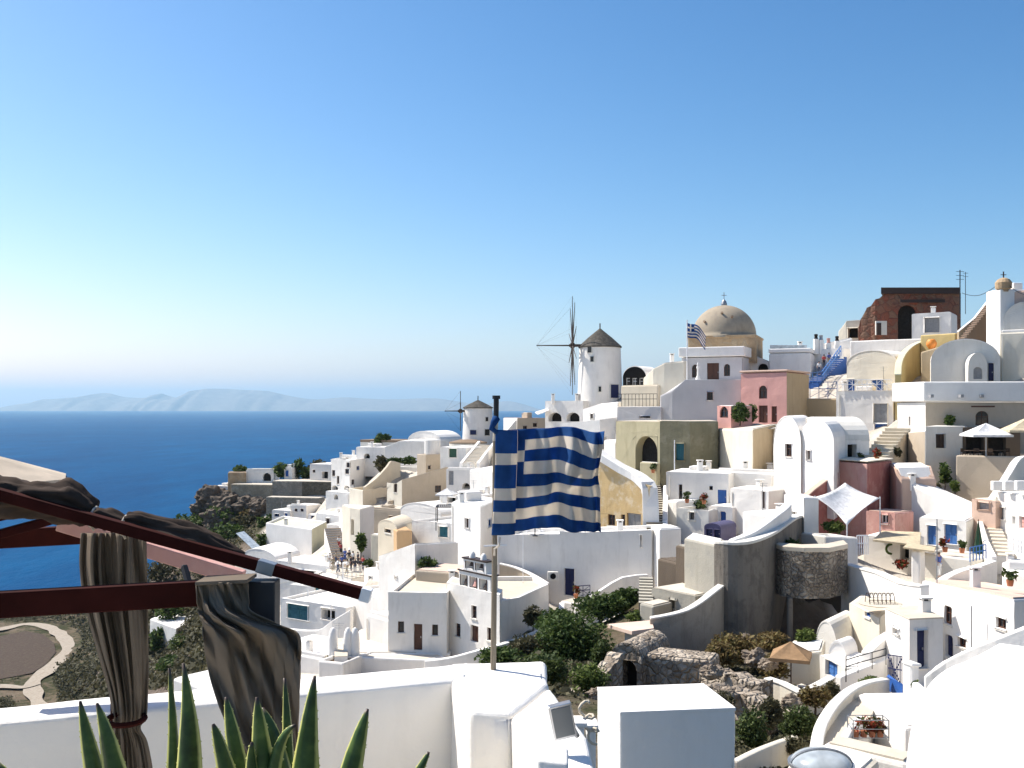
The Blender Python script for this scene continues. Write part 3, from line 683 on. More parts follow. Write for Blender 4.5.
for i, (x, lb) in enumerate([(333, 'white rounded pillar left of the small steps'), (348, 'white rounded pillar in the middle beside the small steps'), (355, 'white rounded pillar right of the small steps')]):
    c = P(x, 652, 78); mb = MB(); p0 = empty('pillar', c, lb, 'pillar', 'white pillars by the small steps')
    mb.lathe(c, [(.38, -.5), (.36, 1.0), (.3, 1.5), (.16, 1.85), (0, 1.95)], 14); mb.build('shaft', 'white_clean', p0, smooth=True); GC.append(tuple(c))
stairs('steps', 'small white steps between the rounded pillars', (341, 656, 76), (341, 638, 82), 1.0, 6, 'white', 'roofbeige')
house('planter', 'dark brown plant bed below the small white steps', 'planter', [(318, 76), (344, 75)], 660, 676, dep=4, mat='white', par=.25, roof='soil')
bush('shrub', 'low rust coloured plant in the brown bed below the steps', 331, 660, 77.5, 9, 4, 260, 'leaf_dry', 'plant', stem=False)
house('courtyard_wall', 'low white courtyard wall in front of the church', 'wall', [(343, 77.5), (426, 76.2), (446, 77.5), (440, 78.3), (343, 78.3)], 656, 678, dep=None, par=.01, roof='paving')
house('terrace', 'beige paved church courtyard behind the low white wall', 'terrace', [(344, 78.4), (450, 78.4), (455, 84), (360, 87)], 653, 660, mat='white', roof='paving', ri=1)
house('white_house', 'big white terraced block left behind the church', 'house', [(379, 92, 556), (415, 87, 545), (458, 93, 542)], None, 640, mat='white', roof='white_clean', wins=[(0, 396, 577, 2, 2, 'win')])
house('beige_wall_house', 'low beige annex with a tan roof behind the church', 'house', [(415, 85.5), (462, 83.5)], 570, 590, dep=4, mat='beige', roof='roofpink')
bush('shrub', 'dark shrub on the wall above the beige annex', 427, 563, 87, 9, 6, 500, 'leaf_dark', 'shrub')
house('white_house', 'low white rounded wall block left of the church', 'house', [(366, 83), (389, 80.5)], 614, 646, dep=5)
# church
ch = house('church', 'white church with a bell gable, brown doors and small windows', 'church', [(388, 78.8), (446.5, 78.3)], 592, 650, dep=9, par=.25, roof='roofbeige', mat='white',
      wins=[(0, 401, 627, 6, 11, 'win'), (0, 418, 637, 8.5, 26, 'door'), (0, 435, 630, 6, 11, 'win')])
house('church', '', '', [(446.6, 80), (500, 74.5), (503, 76.8), (452, 82.5)], 595, 650, dep=None, par=.01, roof='roofbeige', root=ch, mat='white', ri=1,
      wins=[(0, 458, 630, 5, 13, 'win'), (0, 474, 612, 5, 13, 'win'), (0, 474.5, 636, 8, 21, 'door'), (0, 489, 634, 4, 13, 'win')])
house('church', '', '', [(500, 75, 601), (520, 78, 597), (549, 84, 584), (535, 88, 576), (453, 88, 576), (453, 82.8, 586), (503, 77.2, 598)], None, 640, par=.35, roof='roofbeige', root=ch, mat='white')
ribbon('tan_wall', 'curved tan courtyard wall with white edge behind the church roof', 'wall', [(500, 563, 91), (516, 567, 90.5), (532, 574, 89), (547, 583, 86.5)], 1.6, .4, 'beige', cop='white_clean', smooth=3)
pole_thing('thin_pole', 'thin white pole rising behind the church side wall', 'pole', 523, 532, 598, 86.5, .03, 'whitepaint')
# bell gable standing on the facade: two tiers of open arches with bells
def belfry():
    A, B = G2(459, 78.9), G2(490.5, 75.7); d = (B - A).normalized(); n = Vector((d.y, -d.x)); L = (B - A).length
    zt, zb, zm = ZZ(555, 77), ZZ(599, 77), ZZ(572.5, 77)
    ins = L * .14; mb = MB()
    def tier(u0, u1, z0, z1, holes):
        for k0, sg in ((0, 1), (.7, -1)):
            us = sorted({u0, u1, *[h[0] for h in holes], *[h[1] for h in holes]}); zs = sorted({z0, z1, *[h[2] for h in holes], *[h[3] for h in holes]})
            at = lambda u, z, k: Vector((A.x + d.x * u - n.x * k, A.y + d.y * u - n.y * k, z))
            for a, b in zip(us, us[1:]):
                for c_, e in zip(zs, zs[1:]):
                    if any(h[0] <= a and b <= h[1] and h[2] <= c_ and e <= h[3] for h in holes): continue
                    q = [at(a, c_, k0), at(b, c_, k0), at(b, e, k0), at(a, e, k0)]; mb.face(q if sg > 0 else q[::-1])
        at = lambda u, z, k: Vector((A.x + d.x * u - n.x * k, A.y + d.y * u - n.y * k, z))
        for a, b, c_, e in [(u0, u1, z0, z1)] + holes:
            for X, Y in (((a, c_), (b, c_)), ((b, c_), (b, e)), ((b, e), (a, e)), ((a, e), (a, c_))): mb.face([at(*X, 0), at(*X, .7), at(*Y, .7), at(*Y, 0)])
    h1 = zm - zb; h2 = zt - zm - .45
    low = [(L * (.06 + .31 * k), L * (.26 + .31 * k), zb + .25 * h1, zb + .80 * h1) for k in range(3)]
    up = [(ins + (L - 2 * ins) * (.12 + .44 * k), ins + (L - 2 * ins) * (.44 + .44 * k), zm + .18 * h2, zm + .82 * h2) for k in range(2)]
    tier(0, L, zb - .5, zm, low); tier(ins, L - ins, zm, zm + h2, up)
    mb.build('bell_gable', 'white_clean', ch, fixn=True)
    fl = MB(); at = lambda u, z, k: Vector((A.x + d.x * u - n.x * k, A.y + d.y * u - n.y * k, z))
    for u0, u1, z in ((-.08, L + .08, zb + .12), (-.08, L + .08, zm - .12), (ins - .08, L - ins + .08, zm + h2 - .02)):
        fl.hexa([at(u0, z, -.09), at(u1, z, -.09), at(u1, z, .79), at(u0, z, .79)], [at(u0, z + .11, -.09), at(u1, z + .11, -.09), at(u1, z + .11, .79), at(u0, z + .11, .79)])
    for h in low + up:
        for u in (h[0] - .06, h[1] + .0): fl.hexa([at(u, h[2], -.05), at(u + .06, h[2], -.05), at(u + .06, h[2], -.003), at(u, h[2], -.003)], [at(u, h[3], -.05), at(u + .06, h[3], -.05), at(u + .06, h[3], -.003), at(u, h[3], -.003)])
    fl.build('cornice', 'darkbrown', ch)
    for u in (L * .32, L * .68):
        p = at(u, zm + h2 + .05, .35); hd = MB()
        hd.lathe(p, [(.26, 0), (.24, .3), (.12, .5), (0, .55)], 10)
        hd.build('finial', 'white_clean', ch, smooth=True)
    for k, h in enumerate([low[0], low[1], low[2], up[0], up[1]]):
        b = MB(); p = at((h[0] + h[1]) / 2, h[2] + (h[3] - h[2]) * .35, .35); s = .3 if k != 1 else .36
        b.lathe(p, [(s, 0), (s * .75, s * .5), (s * .6, s * 1.1), (s * .2, s * 1.5), (0, s * 1.55)], 12); b.tube([p + Vector((0, 0, s * 1.5)), p + Vector((0, 0, (h[3] - h[2]) * .68))], .03, 6)
        b.build('bell', 'redlight' if k == 1 else 'darkbrown', ch, smooth=True)
belfry()
ribbon('boundary_wall', 'white curving boundary wall between the church and the dark bushes', 'wall', [(426, 660, 75), (450, 657, 74), (477, 650, 73.5), (503, 643, 74), (524, 636, 75.5), (541, 629, 77.5), (553, 623, 80), (560, 612, 83), (562, 602, 85)], 1.4, .5, 'white_clean', smooth=3)
# white buildings behind the church and round the flag
house('white_house', 'tall white house with one dark slit window behind the bell gable', 'house', [(451, 101), (481, 95.5), (500, 104)], 502, 566, mat='white_clean', wins=[(0, 467.5, 523, 4, 10, 'win'), (1, 489.5, 523, 4.5, 8, 'winb')])
house('white_house', 'white house with a teal door under a dark metal pergola', 'house', [(412, 111), (452, 107)], 520, 548, dep=7, mat='white', par=.3, wins=[(0, 443.5, 532, 10, 11, 'doort')])
def perg(x0, x1, yt, yb, Y, lb, mat, dpt=2.2):
    a, b = P(x0, yb, Y), P(x1, yb, Y); h = ZZ(yt, Y) - a.z; up = Vector((0, 0, h)); bk = Vector((0, dpt, 0))
    root = empty('garden_pergola', a, lb, 'pergola'); 
    for q in (a, b, a + bk, b + bk):
        m = MB(); m.bar(q - Vector((0, 0, .4)), q + up, .09, .09); m.build('post', mat, root)
    m = MB(); 
    for q, r_ in ((a, b), (a + bk, b + bk), (a, a + bk), (b, b + bk)): m.bar(q + up, r_ + up, .1, .14)
    m.build('frame', mat, root); m = MB(); K = 9
    for k in range(1, K): m.bar(a.lerp(b, k / K) + up * 1.02 - bk * .1, a.lerp(b, k / K) + up * 1.02 + bk * 1.1, .05, .07)
    m.build('slats', mat, root); return root
perg(436, 455, 507, 527, 108, 'dark metal pergola on the white terrace left of the slit window', 'blackmetal')
house('white_house', 'white flat house under a white awning above the pergola', 'house', [(440, 130), (474, 127)], 495, 520, dep=7, wins=[(0, 452, 500, 8, 5, 'hole')])
parasol('white_parasol', 'white square parasol above the dark metal pergola', 447, 488, 494, 506, 122, 13, 'canvas_white', rot=.5)
house('white_house', 'long white house with pale panels below the white stairway', 'house', [(446, 158), (490, 155)], 469, 492, dep=8, wins=[(0, 451, 478, 5, 14, 'shutg'), (0, 466, 486, 8, 6, 'hole', 1)])
house('white_house', 'bright white tall house in front of the stairway beside the flag', 'house', [(470, 141), (497, 136), (520, 146)], 470, 522, mat='white_clean')
house('white_house', 'tan and white house on the skyline between the two windmills', 'house', [(503, 176), (517, 172), (548, 174)], 418, 446, mat='beige', fm={0: 'white'}, roof='roofpink', wins=[(1, 525, 428, 4, 4, 'win'), (1, 535, 425, 4, 4, 'win')])
ribbon('parapet_wall', 'white sloping parapet left of the tan skyline house', 'wall', [(497, 442, 168), (505, 432, 170), (515, 420, 172)], 3, .5, 'white')
house('white_house', 'white house mostly hidden behind the striped flag, upper one', 'house', [(495, 135), (560, 130)], 438, 490, dep=9, wins=[(0, 520, 460, 6, 10, 'win')])
house('white_house', 'white house behind the striped flag, lower one', 'house', [(495, 115), (590, 110)], 478, 535, dep=8, wins=[(0, 530, 520, 5, 9, 'winb')])
stairs('stairway', 'pale stone stairway climbing to the small windmill', (468, 464, 160), (485, 445, 180), 2.2, 14, 'offwhite', 'roofbeige')
ribbon('parapet_wall', 'white parapet on the left of the windmill stairway', 'wall', [(461, 463, 160), (470, 452, 171), (479, 441, 182)], 3, .5, 'white_clean')
ribbon('parapet_wall', 'white parapet on the right of the windmill stairway', 'wall', [(478, 463, 158), (487, 451, 168), (495, 441, 180)], 3, .5, 'white_clean')

pole_thing('post', 'thin white awning post left of the teal glazed front', 'post', 308, 590, 622, 102, .06, 'whitepaint')
pole_thing('post', 'tall thin white post between the crowd and the teal glazed front', 'post', 343, 562, 610, 103, .05, 'whitepaint')
pole_thing('post', 'thin white post at the right corner of the teal glazed house', 'post', 331, 586, 624, 100, .05, 'whitepaint')
# infill between the beige houses and the crowd
house('beige_house', 'low beige wall house under the plain beige house', 'house', [(356, 152), (404, 147)], 508, 532, dep=6, mat='beige', roof='roofbeige', wins=[(0, 391, 519, 4, 6, 'win')])
house('grey_wall', 'rough grey garden wall right of the slit arched opening', 'wall', [(371, 118), (386, 116)], 534, 562, dep=3, mat='greyplaster')
house('white_house', 'low white rounded house between the cream vault and the slit window house', 'house', [(400, 132), (441, 126)], 510, 530, dep=6, mat='white_clean', vault=(0, 503))
house('white_house', 'plain white courtyard house left of the terraced block', 'house', [(350, 101), (383, 95)], 588, 630, dep=5, mat='white', par=.3)
house('white_house', 'small white house right of the yellow green roof', 'house', [(326, 158), (345, 155)], 524, 548, dep=4, mat='white_clean', wins=[(0, 334, 532, 4, 5, 'win')])
ribbon('parapet_wall', 'white stepped parapet right of the steps behind the crowd', 'wall', [(351, 549, 124), (346, 530, 133), (341, 512, 143)], 2.5, .5, 'white_clean')
house('white_house', 'small white terrace house under the two storey white house', 'house', [(326, 196), (350, 191)], 491, 506, dep=4, mat='white_clean', wins=[(0, 336, 497, 4, 5, 'hole', 1)])
house('white_house', 'white terrace house above the long parapet near the olive tree', 'house', [(389, 192), (420, 189)], 466, 482, dep=5, mat='white')
house('white_house', 'white house peeping over the right end of the plain beige house', 'house', [(448, 164), (462, 162)], 474, 500, dep=4, mat='white_clean', wins=[(0, 455, 484, 4, 6, 'win')])

house('white_house', 'white house with a dark window left of the small house under the grey fortress', 'house', [(316, 178), (345, 172)], 513, 537, dep=5, mat='white_clean', wins=[(0, 328, 521, 4, 6, 'win')])
house('white_house', 'white block right of the crowd under the cream vaulted house', 'house', [(364, 112), (384, 107)], 568, 594, dep=4, mat='white', wins=[(0, 371, 578, 3, 4, 'win')])
# ================================================================== windmills
def windmill(label, px, Y, base, eave, apex, rb, rt, wins, hub, R_, boom, yaw, nsp):
    k = Y / F; c = P(px, base, Y); root = empty('windmill', c, label, 'windmill'); GC.append(tuple(c))
    h = ZZ(eave, Y) - c.z; ha = ZZ(apex, Y) - c.z
    mb = MB(); mb.lathe(c, [(rb * k * 1.03, -2), (rb * k, 0), ((rb + rt) / 2 * k, h * .5), (rt * k, h)], 48); mb.build('wall', 'white', root, smooth=True)
    mb = MB(); rr = rt * k * 1.06
    mb.lathe(c, [(rt * k * .9, h - .1), (rr, h - .05), (rr, h + .12), (rr * .55, h + (ha - h) * .5), (.12, ha - .1), (0, ha)], 32); mb.build('roof', 'thatch', root)
    mb = MB(); mb.tube([c + Vector((0, 0, ha - .1)), c + Vector((0, 0, ha + .7))], .09, 6); mb.build('finial', 'darkwood', root)
    for (x, y, w, hh, kind) in wins:
        a = math.asin(max(-.97, min(.97, (x - px) / (rb + rt) * 2))); nrm = Vector((math.sin(a), -math.cos(a), 0)); zz = ZZ(y, Y)
        f = (zz - c.z) / h; r_ = (rb + (rt - rb) * f) * k - .05; ctr = Vector((c.x, c.y, zz)) + nrm * r_
        M = Matrix.Rotation(a, 3, 'Z'); wm, hm = w * k / max(.3, math.cos(a)), hh * k
        m = MB(); m.box(ctr + nrm * .06 - Vector((0, 0, hm / 2 + .1)), wm + .24, .16, hm + .2, M=M); o = m.build('door' if kind == 'door' else 'window', 'offwhite', root)
        m = MB(); m.box(ctr + nrm * .13 - Vector((0, 0, hm / 2)), wm, .06, hm, M=M); m.build('panel' if kind == 'door' else 'pane', 'navy' if kind == 'door' else 'glass', o)
    hb = P(hub[0], hub[1], Y + hub[2]); ax = (Vector((c.x, c.y, hb.z)) - hb).normalized(); ax.z = 0
    ax = Vector((math.cos(yaw), math.sin(yaw), 0))               # axle from hub towards the tower
    mb = MB(); mb.tube([hb - ax * .5, hb + ax * ((Vector((c.x, c.y, 0)) - Vector((hb.x, hb.y, 0))).length - .5)], .22, 10); mb.tube([hb - ax * .3, hb + ax * .3], .42, 12); mb.build('axle', 'sailwood', root)
    mb = MB(); tip = hb - ax * boom; mb.tube([hb, tip], .12, 8, 0, .07); mb.build('bowsprit', 'sailwood', root)
    e1 = Vector((-ax.y, ax.x, 0)); e2 = Vector((0, 0, 1)); tips = []
    for i in range(nsp):
        a = 2 * math.pi * (i + .5) / nsp; dv = e1 * math.cos(a) + e2 * math.sin(a); tips.append(hb + dv * R_)
        mb = MB(); mb.tube([hb, hb + dv * R_], .11 * R_ / 7.4, 6, 0, .04); mb.build('spoke', 'sailwood', root)
    mb = MB()
    for i in range(nsp):
        mb.tube([tips[i], tips[(i + 1) % nsp]], .008, 4); mb.tube([tip, tips[i]], .006, 4)
    mb.build('stays', 'sailwood', root)
windmill('large white windmill with a conical thatched cap and bare sail spokes', 600, 150, 398, 347.5, 328, 22.5, 20.5, [(588, 350.5, 3.6, 6, 'w'), (590.5, 360, 3, 5, 'w'), (612, 391.5, 8, 13, 'door'), (598, 389.5, 2.4, 5, 'w')], (572.5, 345.5, -.9), 7.4, 5.4, R(1.0), 10)
windmill('small distant windmill with a grey cap partly behind the flagpole', 478, 190, 438, 408, 399.5, 15.5, 14.3, [(487, 419, 2.4, 4, 'w'), (474, 432, 6, 4.5, 'door'), (487, 432, 4.5, 6, 'w')], (460.5, 411, -1.1), 4.1, 3.0, R(2), 8)
c = P(468, 450, 186); rt_ = empty('round_house', c, 'round low building with a brown roof at the foot of the small windmill', 'house'); GC.append(tuple(c))
mb = MB(); mb.lathe(c, [(3.5, -2), (3.5, 1.3), (3.35, 1.35)], 32); mb.build('wall', 'offwhite', rt_); mb = MB(); mb.lathe(c, [(3.55, 1.28), (3.55, 1.5), (1.5, 1.95), (0, 2.0)], 32); mb.build('roof', 'roofbrown', rt_)
house('terrace_block', 'white terrace with two low arches at the foot of the large windmill', 'terrace', [(545, 150), (583, 146)], 401, 424, dep=7, par=.5, roof='paving', wins=[(0, 555, 417, 13, 9, 'hole', 1), (0, 573, 417, 13, 9, 'hole', 1)])
slab('sun_awning', 'white awning at the left end of the windmill terrace', 'awning', [(535, 412, 149), (548, 408, 151), (549, 410, 147), (538, 414, 146)], .15, 'canvas_white')
house('white_house', 'white stepped house between the large windmill and the grey terrace', 'house', [(583, 139, 409), (600, 136, 404), (618, 133, 402)], None, 428, dep=6, mat='white_clean', wins=[(0, 592, 416, 3, 5, 'win')])
house('white_house', 'white house with a dark doorway above the sloping white coping', 'house', [(560, 128, 424), (600, 124, 420), (618, 126, 418)], None, 470, dep=7, mat='white_clean', wins=[(1, 603, 443, 7, 12, 'hole'), (0, 575, 432, 3, 5, 'win')])
house('white_house', 'small white block right of the dark doorway', 'house', [(604, 121), (617, 119)], 440, 466, dep=4)
# ------------------------------------------------------------------ grey terrace house, glazed arch, dome church
house('terrace_house', 'cream terrace house with a railing and a glazed arch beside the windmill', 'house', [(621, 131), (658, 127)], 386, 410, dep=6, mat='cream', roof='roofbeige')
house('glass_arch', 'dark glazed arch standing on the cream terrace', 'veranda', [(623, 133), (646, 131)], 377, 387, dep=4, mat='offwhite', fm={0: 'dark'}, vault=(0, 366), ground=False, sink=.1, wins=[(0, 628, 382, 4, 8, 'winw'), (0, 634.5, 382, 5, 8, 'winw'), (0, 641, 382, 4, 8, 'winw')])
house('retaining_wall', 'grey retaining wall under the railing of the cream terrace', 'wall', [(617, 125.5), (661, 122)], 407, 424, dep=4, mat='greyhouse', wins=[(0, 645, 417, 11, 1.6, 'hole')])
railing('railing', 'dark railing along the cream terrace beside the windmill', [(618, 406, 125), (657, 406, 122.2)], 1.5, 'blackmetal', .45, .05, cross=False)
house('vaulted_house', 'cream rounded house between the glazed arch and the dome church', 'house', [(643, 130, 378), (653, 128, 369), (664, 127, 363), (684, 126, 361)], None, 398, dep=8, mat='lightcream', roof='white')
house('grey_house', 'large grey house with one dark window below the dome church', 'house', [(660, 122.5, 396), (672, 121.5, 391), (685, 121, 380), (743, 118.5, 380)], None, 426, dep=7, mat='greyhouse', wins=[(2, 710, 396, 6, 8, 'win')])
dc = house('dome_church', 'church with a large brown dome on a square brick drum above the grey house', 'church', [(682, 127), (742, 124)], 358, 384, dep=13, mat='greyhouse', wins=[(0, 695, 371, 6, 13, 'win', 1), (0, 713, 372, 12, 18, 'door'), (0, 727, 370, 6, 12, 'win', 1)], cap=(10.5, .35, 'white_clean'))
house('dome_church', '', '', [(688, 131), (756, 128)], 338, 360, dep=8, mat='brickbeige', root=dc, roof='brickbeige', ground=False, sink=.5, slab=.25, ov=.1)
cD = P(724, 337, 133.5); rD = 31.5 * 133.5 / F
mb = MB(); mb.lathe(cD - Vector((0, 0, .3)), [(rD * 1.03, 0), (rD * 1.03, .4)] + [(rD * math.cos(a), .4 + rD * .98 * math.sin(a)) for a in [R(x) for x in range(0, 90, 6)]] + [(0, .4 + rD * .98)], 48); mb.build('dome', 'domeplaster', dc, smooth=True)
tp = cD + Vector((0, 0, rD * .98 + .05)); mb = MB(); mb.lathe(tp, [(.4, -.1), (.42, .25), (.3, .6), (.12, .8), (0, .85)], 12); mb.tube([tp, tp + Vector((0, 0, 1.8))], .05, 6); mb.bar(tp + Vector((-.35, 0, 1.4)), tp + Vector((.35, 0, 1.4)), .07, .07); mb.build('finial', 'greymetal', dc)
for i, (x, y) in enumerate([(708, 321), (733, 317), (724, 313)]):
    v = (P(x, y, 133.5 - rD) - cD); v = Vector((v.x, -math.sqrt(max(.1, rD * rD - v.x ** 2 - max(0, v.z) ** 2)), v.z)); mb = MB(); mb.tube([cD + v * .97, cD + v * 1.07], .16, 8); mb.build('vent', 'roofbrown', dc)
# second flag on its own pole
def flagpole(label, x, y0, y1, Y, r): return pole_thing('flagpole', label, 'flagpole', x, y0, y1, Y, r, 'whitepaint')
flagpole('thin white flagpole in front of the dome church', 687, 320, 381, 123, .07)
def greek_flag(name, label, cat, fmap, W, H, mats, thick=.004, nx=54, ny=36):
    """fmap(u,v) -> point, u along the fly in metres, v down from 0 to H"""
    mb = MB(); s = H / 9; cw = 5 * s
    cols = sorted({round(W * i / nx, 5) for i in range(nx + 1)} | {round(2 * s, 5), round(3 * s, 5), round(cw, 5)})
    rows = [H * j / ny for j in range(ny + 1)]
    for v0, v1 in zip(rows, rows[1:]):
        for u0, u1 in zip(cols, cols[1:]):
            um, vm = (u0 + u1) / 2, (v0 + v1) / 2; st = int(vm / s)
            if um < cw and vm < cw: blue = not (2 * s < um < 3 * s or 2 * s < vm < 3 * s)
            else: blue = st % 2 == 0
            mb.face([fmap(u0, v0), fmap(u0, v1), fmap(u1, v1), fmap(u1, v0)], 0 if blue else 1)
    o = mb.build(name, mats, None, smooth=True); p0 = Vector(fmap(0, 0))
    for v in o.data.vertices: v.co -= p0
    o.location = p0; so = o.modifiers.new('thick', 'SOLIDIFY'); so.thickness = thick; so.offset = 0
    return tag(o, label, cat)
fp = P(687.6, 322.5, 123); kk = 123 / F
greek_flag('small_flag', 'small blue and white striped flag drooping from the thin white pole', 'flag', lambda u, v: fp + Vector((u * .86, .25 * math.sin(u * 2.4 + v), -v - .26 * u * u * .9 - .12 * math.sin(u * 3 + .5))), 2.6, 1.75, ['flag_blue', 'flag_white'], .01, 20, 18)
c0 = P(698, 381, 122); mb = MB(); sm = empty('garden_statue', c0, 'small white statue on a stand on the grey terrace beside the flagpole', 'statue')
mb.lathe(c0, [(.35, 0), (.3, .3), (.14, .7), (.12, 1.4), (.2, 1.7), (.08, 1.95), (.1, 2.1), (0, 2.3)], 12); mb.build('figure', 'white_clean', sm, smooth=True)
# white flat houses right of the dome
house('white_house', 'white flat house with a dark arched opening right of the dome church', 'house', [(742, 130, 351), (769, 129, 361)], None, 384, dep=7, mat='white', wins=[(0, 763, 367.5, 10, 8, 'hole', 1)])
house('white_house', 'wide white flat house with a glass roof railing behind the pink house', 'house', [(769, 128), (811, 126)], 354, 384, dep=9, mat='white', cap=(5, .05, 'white_clean'))
slab('glass_railing', 'frosted glass roof railing on the wide white flat house', 'railing', [(770, 345, 128.5), (807, 345, 127.5), (807, 345.2, 127.3), (770, 345.2, 128.3)], 1.1, 'glass_pale', bev=0)
# pink house
pk = house('pink_house', 'pink house with an arched window and brown doors beside a bare tan side wall', 'house', [(741, 117), (787, 113), (809, 119)], 374, 424, mat='pink', fm={1: 'tan'}, roof='pink',
      wins=[(0, 763, 392, 8, 13, 'win', 1), (0, 763, 414, 9, 17, 'door'), (0, 774, 414, 5.5, 16, 'door')], cap=(3, .16, 'pinkbeige'))
house('pink_kiosk', 'small pink kiosk with a dark arched window left of the pink house', 'kiosk', [(717, 111), (731, 109)], 406, 426, dep=3, mat='pink', wins=[(0, 724, 412, 8, 11, 'win', 1)])
bush('bush', 'dark red green bush between the kiosk and the pink house', 740, 413, 108.5, 9, 9, 900, 'leaf_dark')
bush('bush', 'dark shrub against the front of the pink house', 752, 412, 111, 5, 8, 500, 'leaf_dark')
# cream and olive houses under the grey house
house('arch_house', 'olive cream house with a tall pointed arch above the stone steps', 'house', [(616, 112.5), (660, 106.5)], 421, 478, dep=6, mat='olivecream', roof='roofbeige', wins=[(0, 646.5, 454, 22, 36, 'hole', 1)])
house('arch_inner', 'low olive parapet with a small opening inside the pointed arch', 'parapet', [(640, 106.8), (657, 105)], 462, 482, dep=.5, mat='olivecream')
house('olive_house', 'dark olive stained house with a teal shuttered window', 'house', [(660, 106.4), (690, 104.3), (719, 106)], 421, 474, dep=6, mat='olive', roof='roofbeige', wins=[(0, 680, 452, 9, 17, 'shutt')])
house('beige_wall', 'bright cream curved wall with a tan shaded end below the pink kiosk', 'wall', [(717, 107.5, 429), (726, 104, 429), (739, 100.5, 429.5), (753, 98, 429.5), (775, 103, 424)], None, 474, dep=5, mat='lightcream', fm={3: 'tan'}, roof='paving')  # cream run and tan end paint the lit and shaded sides
pole_thing('street_pole', 'thin white pole in front of the dark olive house', 'pole', 674.5, 440, 505, 100, .05, 'whitepaint')
# yellow ruin and flights
house('ochre_house', 'ruined ochre house with flaking plaster below the white sloping coping', 'house', [(592, 98, 452), (649, 93, 486)], None, 535, dep=1.2, mat='ochre', roof='white_clean', wins=[(0, 634, 521, 14, 15, 'shutg'), (0, 611.5, 520, 7, 11, 'win'), (0, 597, 505, 6, 16, 'hole'), (0, 623, 521, 4, 13, 'shutd')])
ribbon('coping_wall', 'thick white coping sloping down over the ochre ruin', 'wall', [(594, 447, 98), (606, 455, 97), (622, 465, 96), (636, 472, 95), (645, 479, 94), (650, 488, 93.2), (651, 525, 92.5)], -.75, 1.5, 'white_clean', ground=False, smooth=2)
stairs('stone_steps', 'worn grey stone steps climbing past the ochre ruin to the pointed arch', (657, 532, 90), (651, 481, 107), 1.8, 22, 'brownwall', 'greyplaster')
ribbon('parapet_wall', 'white parapet on the right of the worn stone steps', 'wall', [(667, 542, 87), (665, 520, 93), (666, 485, 100)], 2.5, .5, 'white_clean')
bw = house('white_house', 'long white house in blue shade with a navy door below the flag', 'house', [(497, 92, 534), (560, 89.5, 534), (652, 86, 530)], None, 606, dep=5, mat='white', par=.4, wins=[(1, 569.5, 582, 10, 27, 'doorn'), (1, 641, 541, 1.6, 12, 'win')])
house('gate_pillar', 'white rounded pillar block at the right end of the long shaded house', 'pillar', [(650, 87), (660, 85)], 526, 585, dep=2, mat='white_clean')
railing('railing', 'dark blue crossed railing beside the navy door', [(576, 597, 87.8), (590, 596, 87.3)], .95, 'navy', .5, .05, cross=True)
mb = MB(); a0 = P(553, 580, 88.9); mb.box(a0, .95, .45, .75); ac = empty('air_conditioner', a0, 'white air conditioner box on the shaded wall left of the navy door', 'air conditioner'); mb.build('casing', 'offwhite', ac, bev=.03)
mb = MB(); mb.tube([a0 + Vector((.0, -.225, .37)), a0 + Vector((.0, -.245, .37))], .26, 16); mb.build('fan', 'dark', ac)
house('terrace', 'grey landing with a small white gate wall below the navy door', 'terrace', [(560, 86.5), (596, 84)], 601, 622, dep=3, mat='white', roof='paving')
ribbon('ramp_wall', 'pale ramp wall rising right along the foot of the shaded house', 'wall', [(575, 606, 82), (600, 590, 83), (622, 577, 84), (648, 574, 84.5)], 2.2, .4, 'white', smooth=2)
# white houses right of the steps
house('white_house', 'white house with a slit window and a curved drying terrace right of the stone steps', 'house', [(666, 98), (729, 95.5)], 472, 508, dep=6, mat='white_clean', wins=[(0, 680.5, 492, 3.5, 15, 'win'), (0, 722, 497, 9, 14, 'doorb'), (0, 711, 488, 3.5, 4, 'win')])
house('white_house', 'low pale house with a tiny green window below the curved terrace', 'house', [(677, 93.5), (709, 91.5)], 508, 534, dep=4, mat='offwhite', par=.4, roof='paving', wins=[(0, 692, 516, 5.5, 8, 'wing')])
house('white_house', 'narrow white tower house at the top right of the stone steps', 'house', [(666, 96.5), (677, 95)], 500, 540, dep=3, mat='white_clean')
house('white_house', 'white house with blue shutters left of the white chapel terraces', 'house', [(709, 93.5), (733, 92)], 506, 540, dep=4, mat='white', wins=[(0, 723, 517, 6, 11, 'shutb'), (0, 728, 525, 5, 6, 'winb')])
house('shed', 'small blue grey gabled shed behind the dark curved wall', 'shed', [(704.5, 89), (721.5, 88)], 528, 541, dep=3, mat='purpleblue', vault=(0, 523.5, .8), roof='purpleblue', wins=[(0, 709, 533, 6, 10, 'doorn'), (0, 717, 533, 6, 10, 'doorn')])
house('white_house', 'broad bright white terrace roof below the tan buttress', 'house', [(716, 99), (776, 95.5)], 471, 494, dep=5, mat='white_clean')
house('white_house', 'white house with a tall dark slit and a cream recess below the bright terrace', 'house', [(730, 93), (769, 89.5), (788, 92)], 488, 526, mat='white', fm={1: 'offwhite'}, wins=[(0, 763.5, 500, 3, 17, 'win')])
house('white_block', 'white block with a rounded top behind the curved ramp wall', 'block', [(742, 85), (771, 82)], 512, 540, dep=4, mat='white_clean')
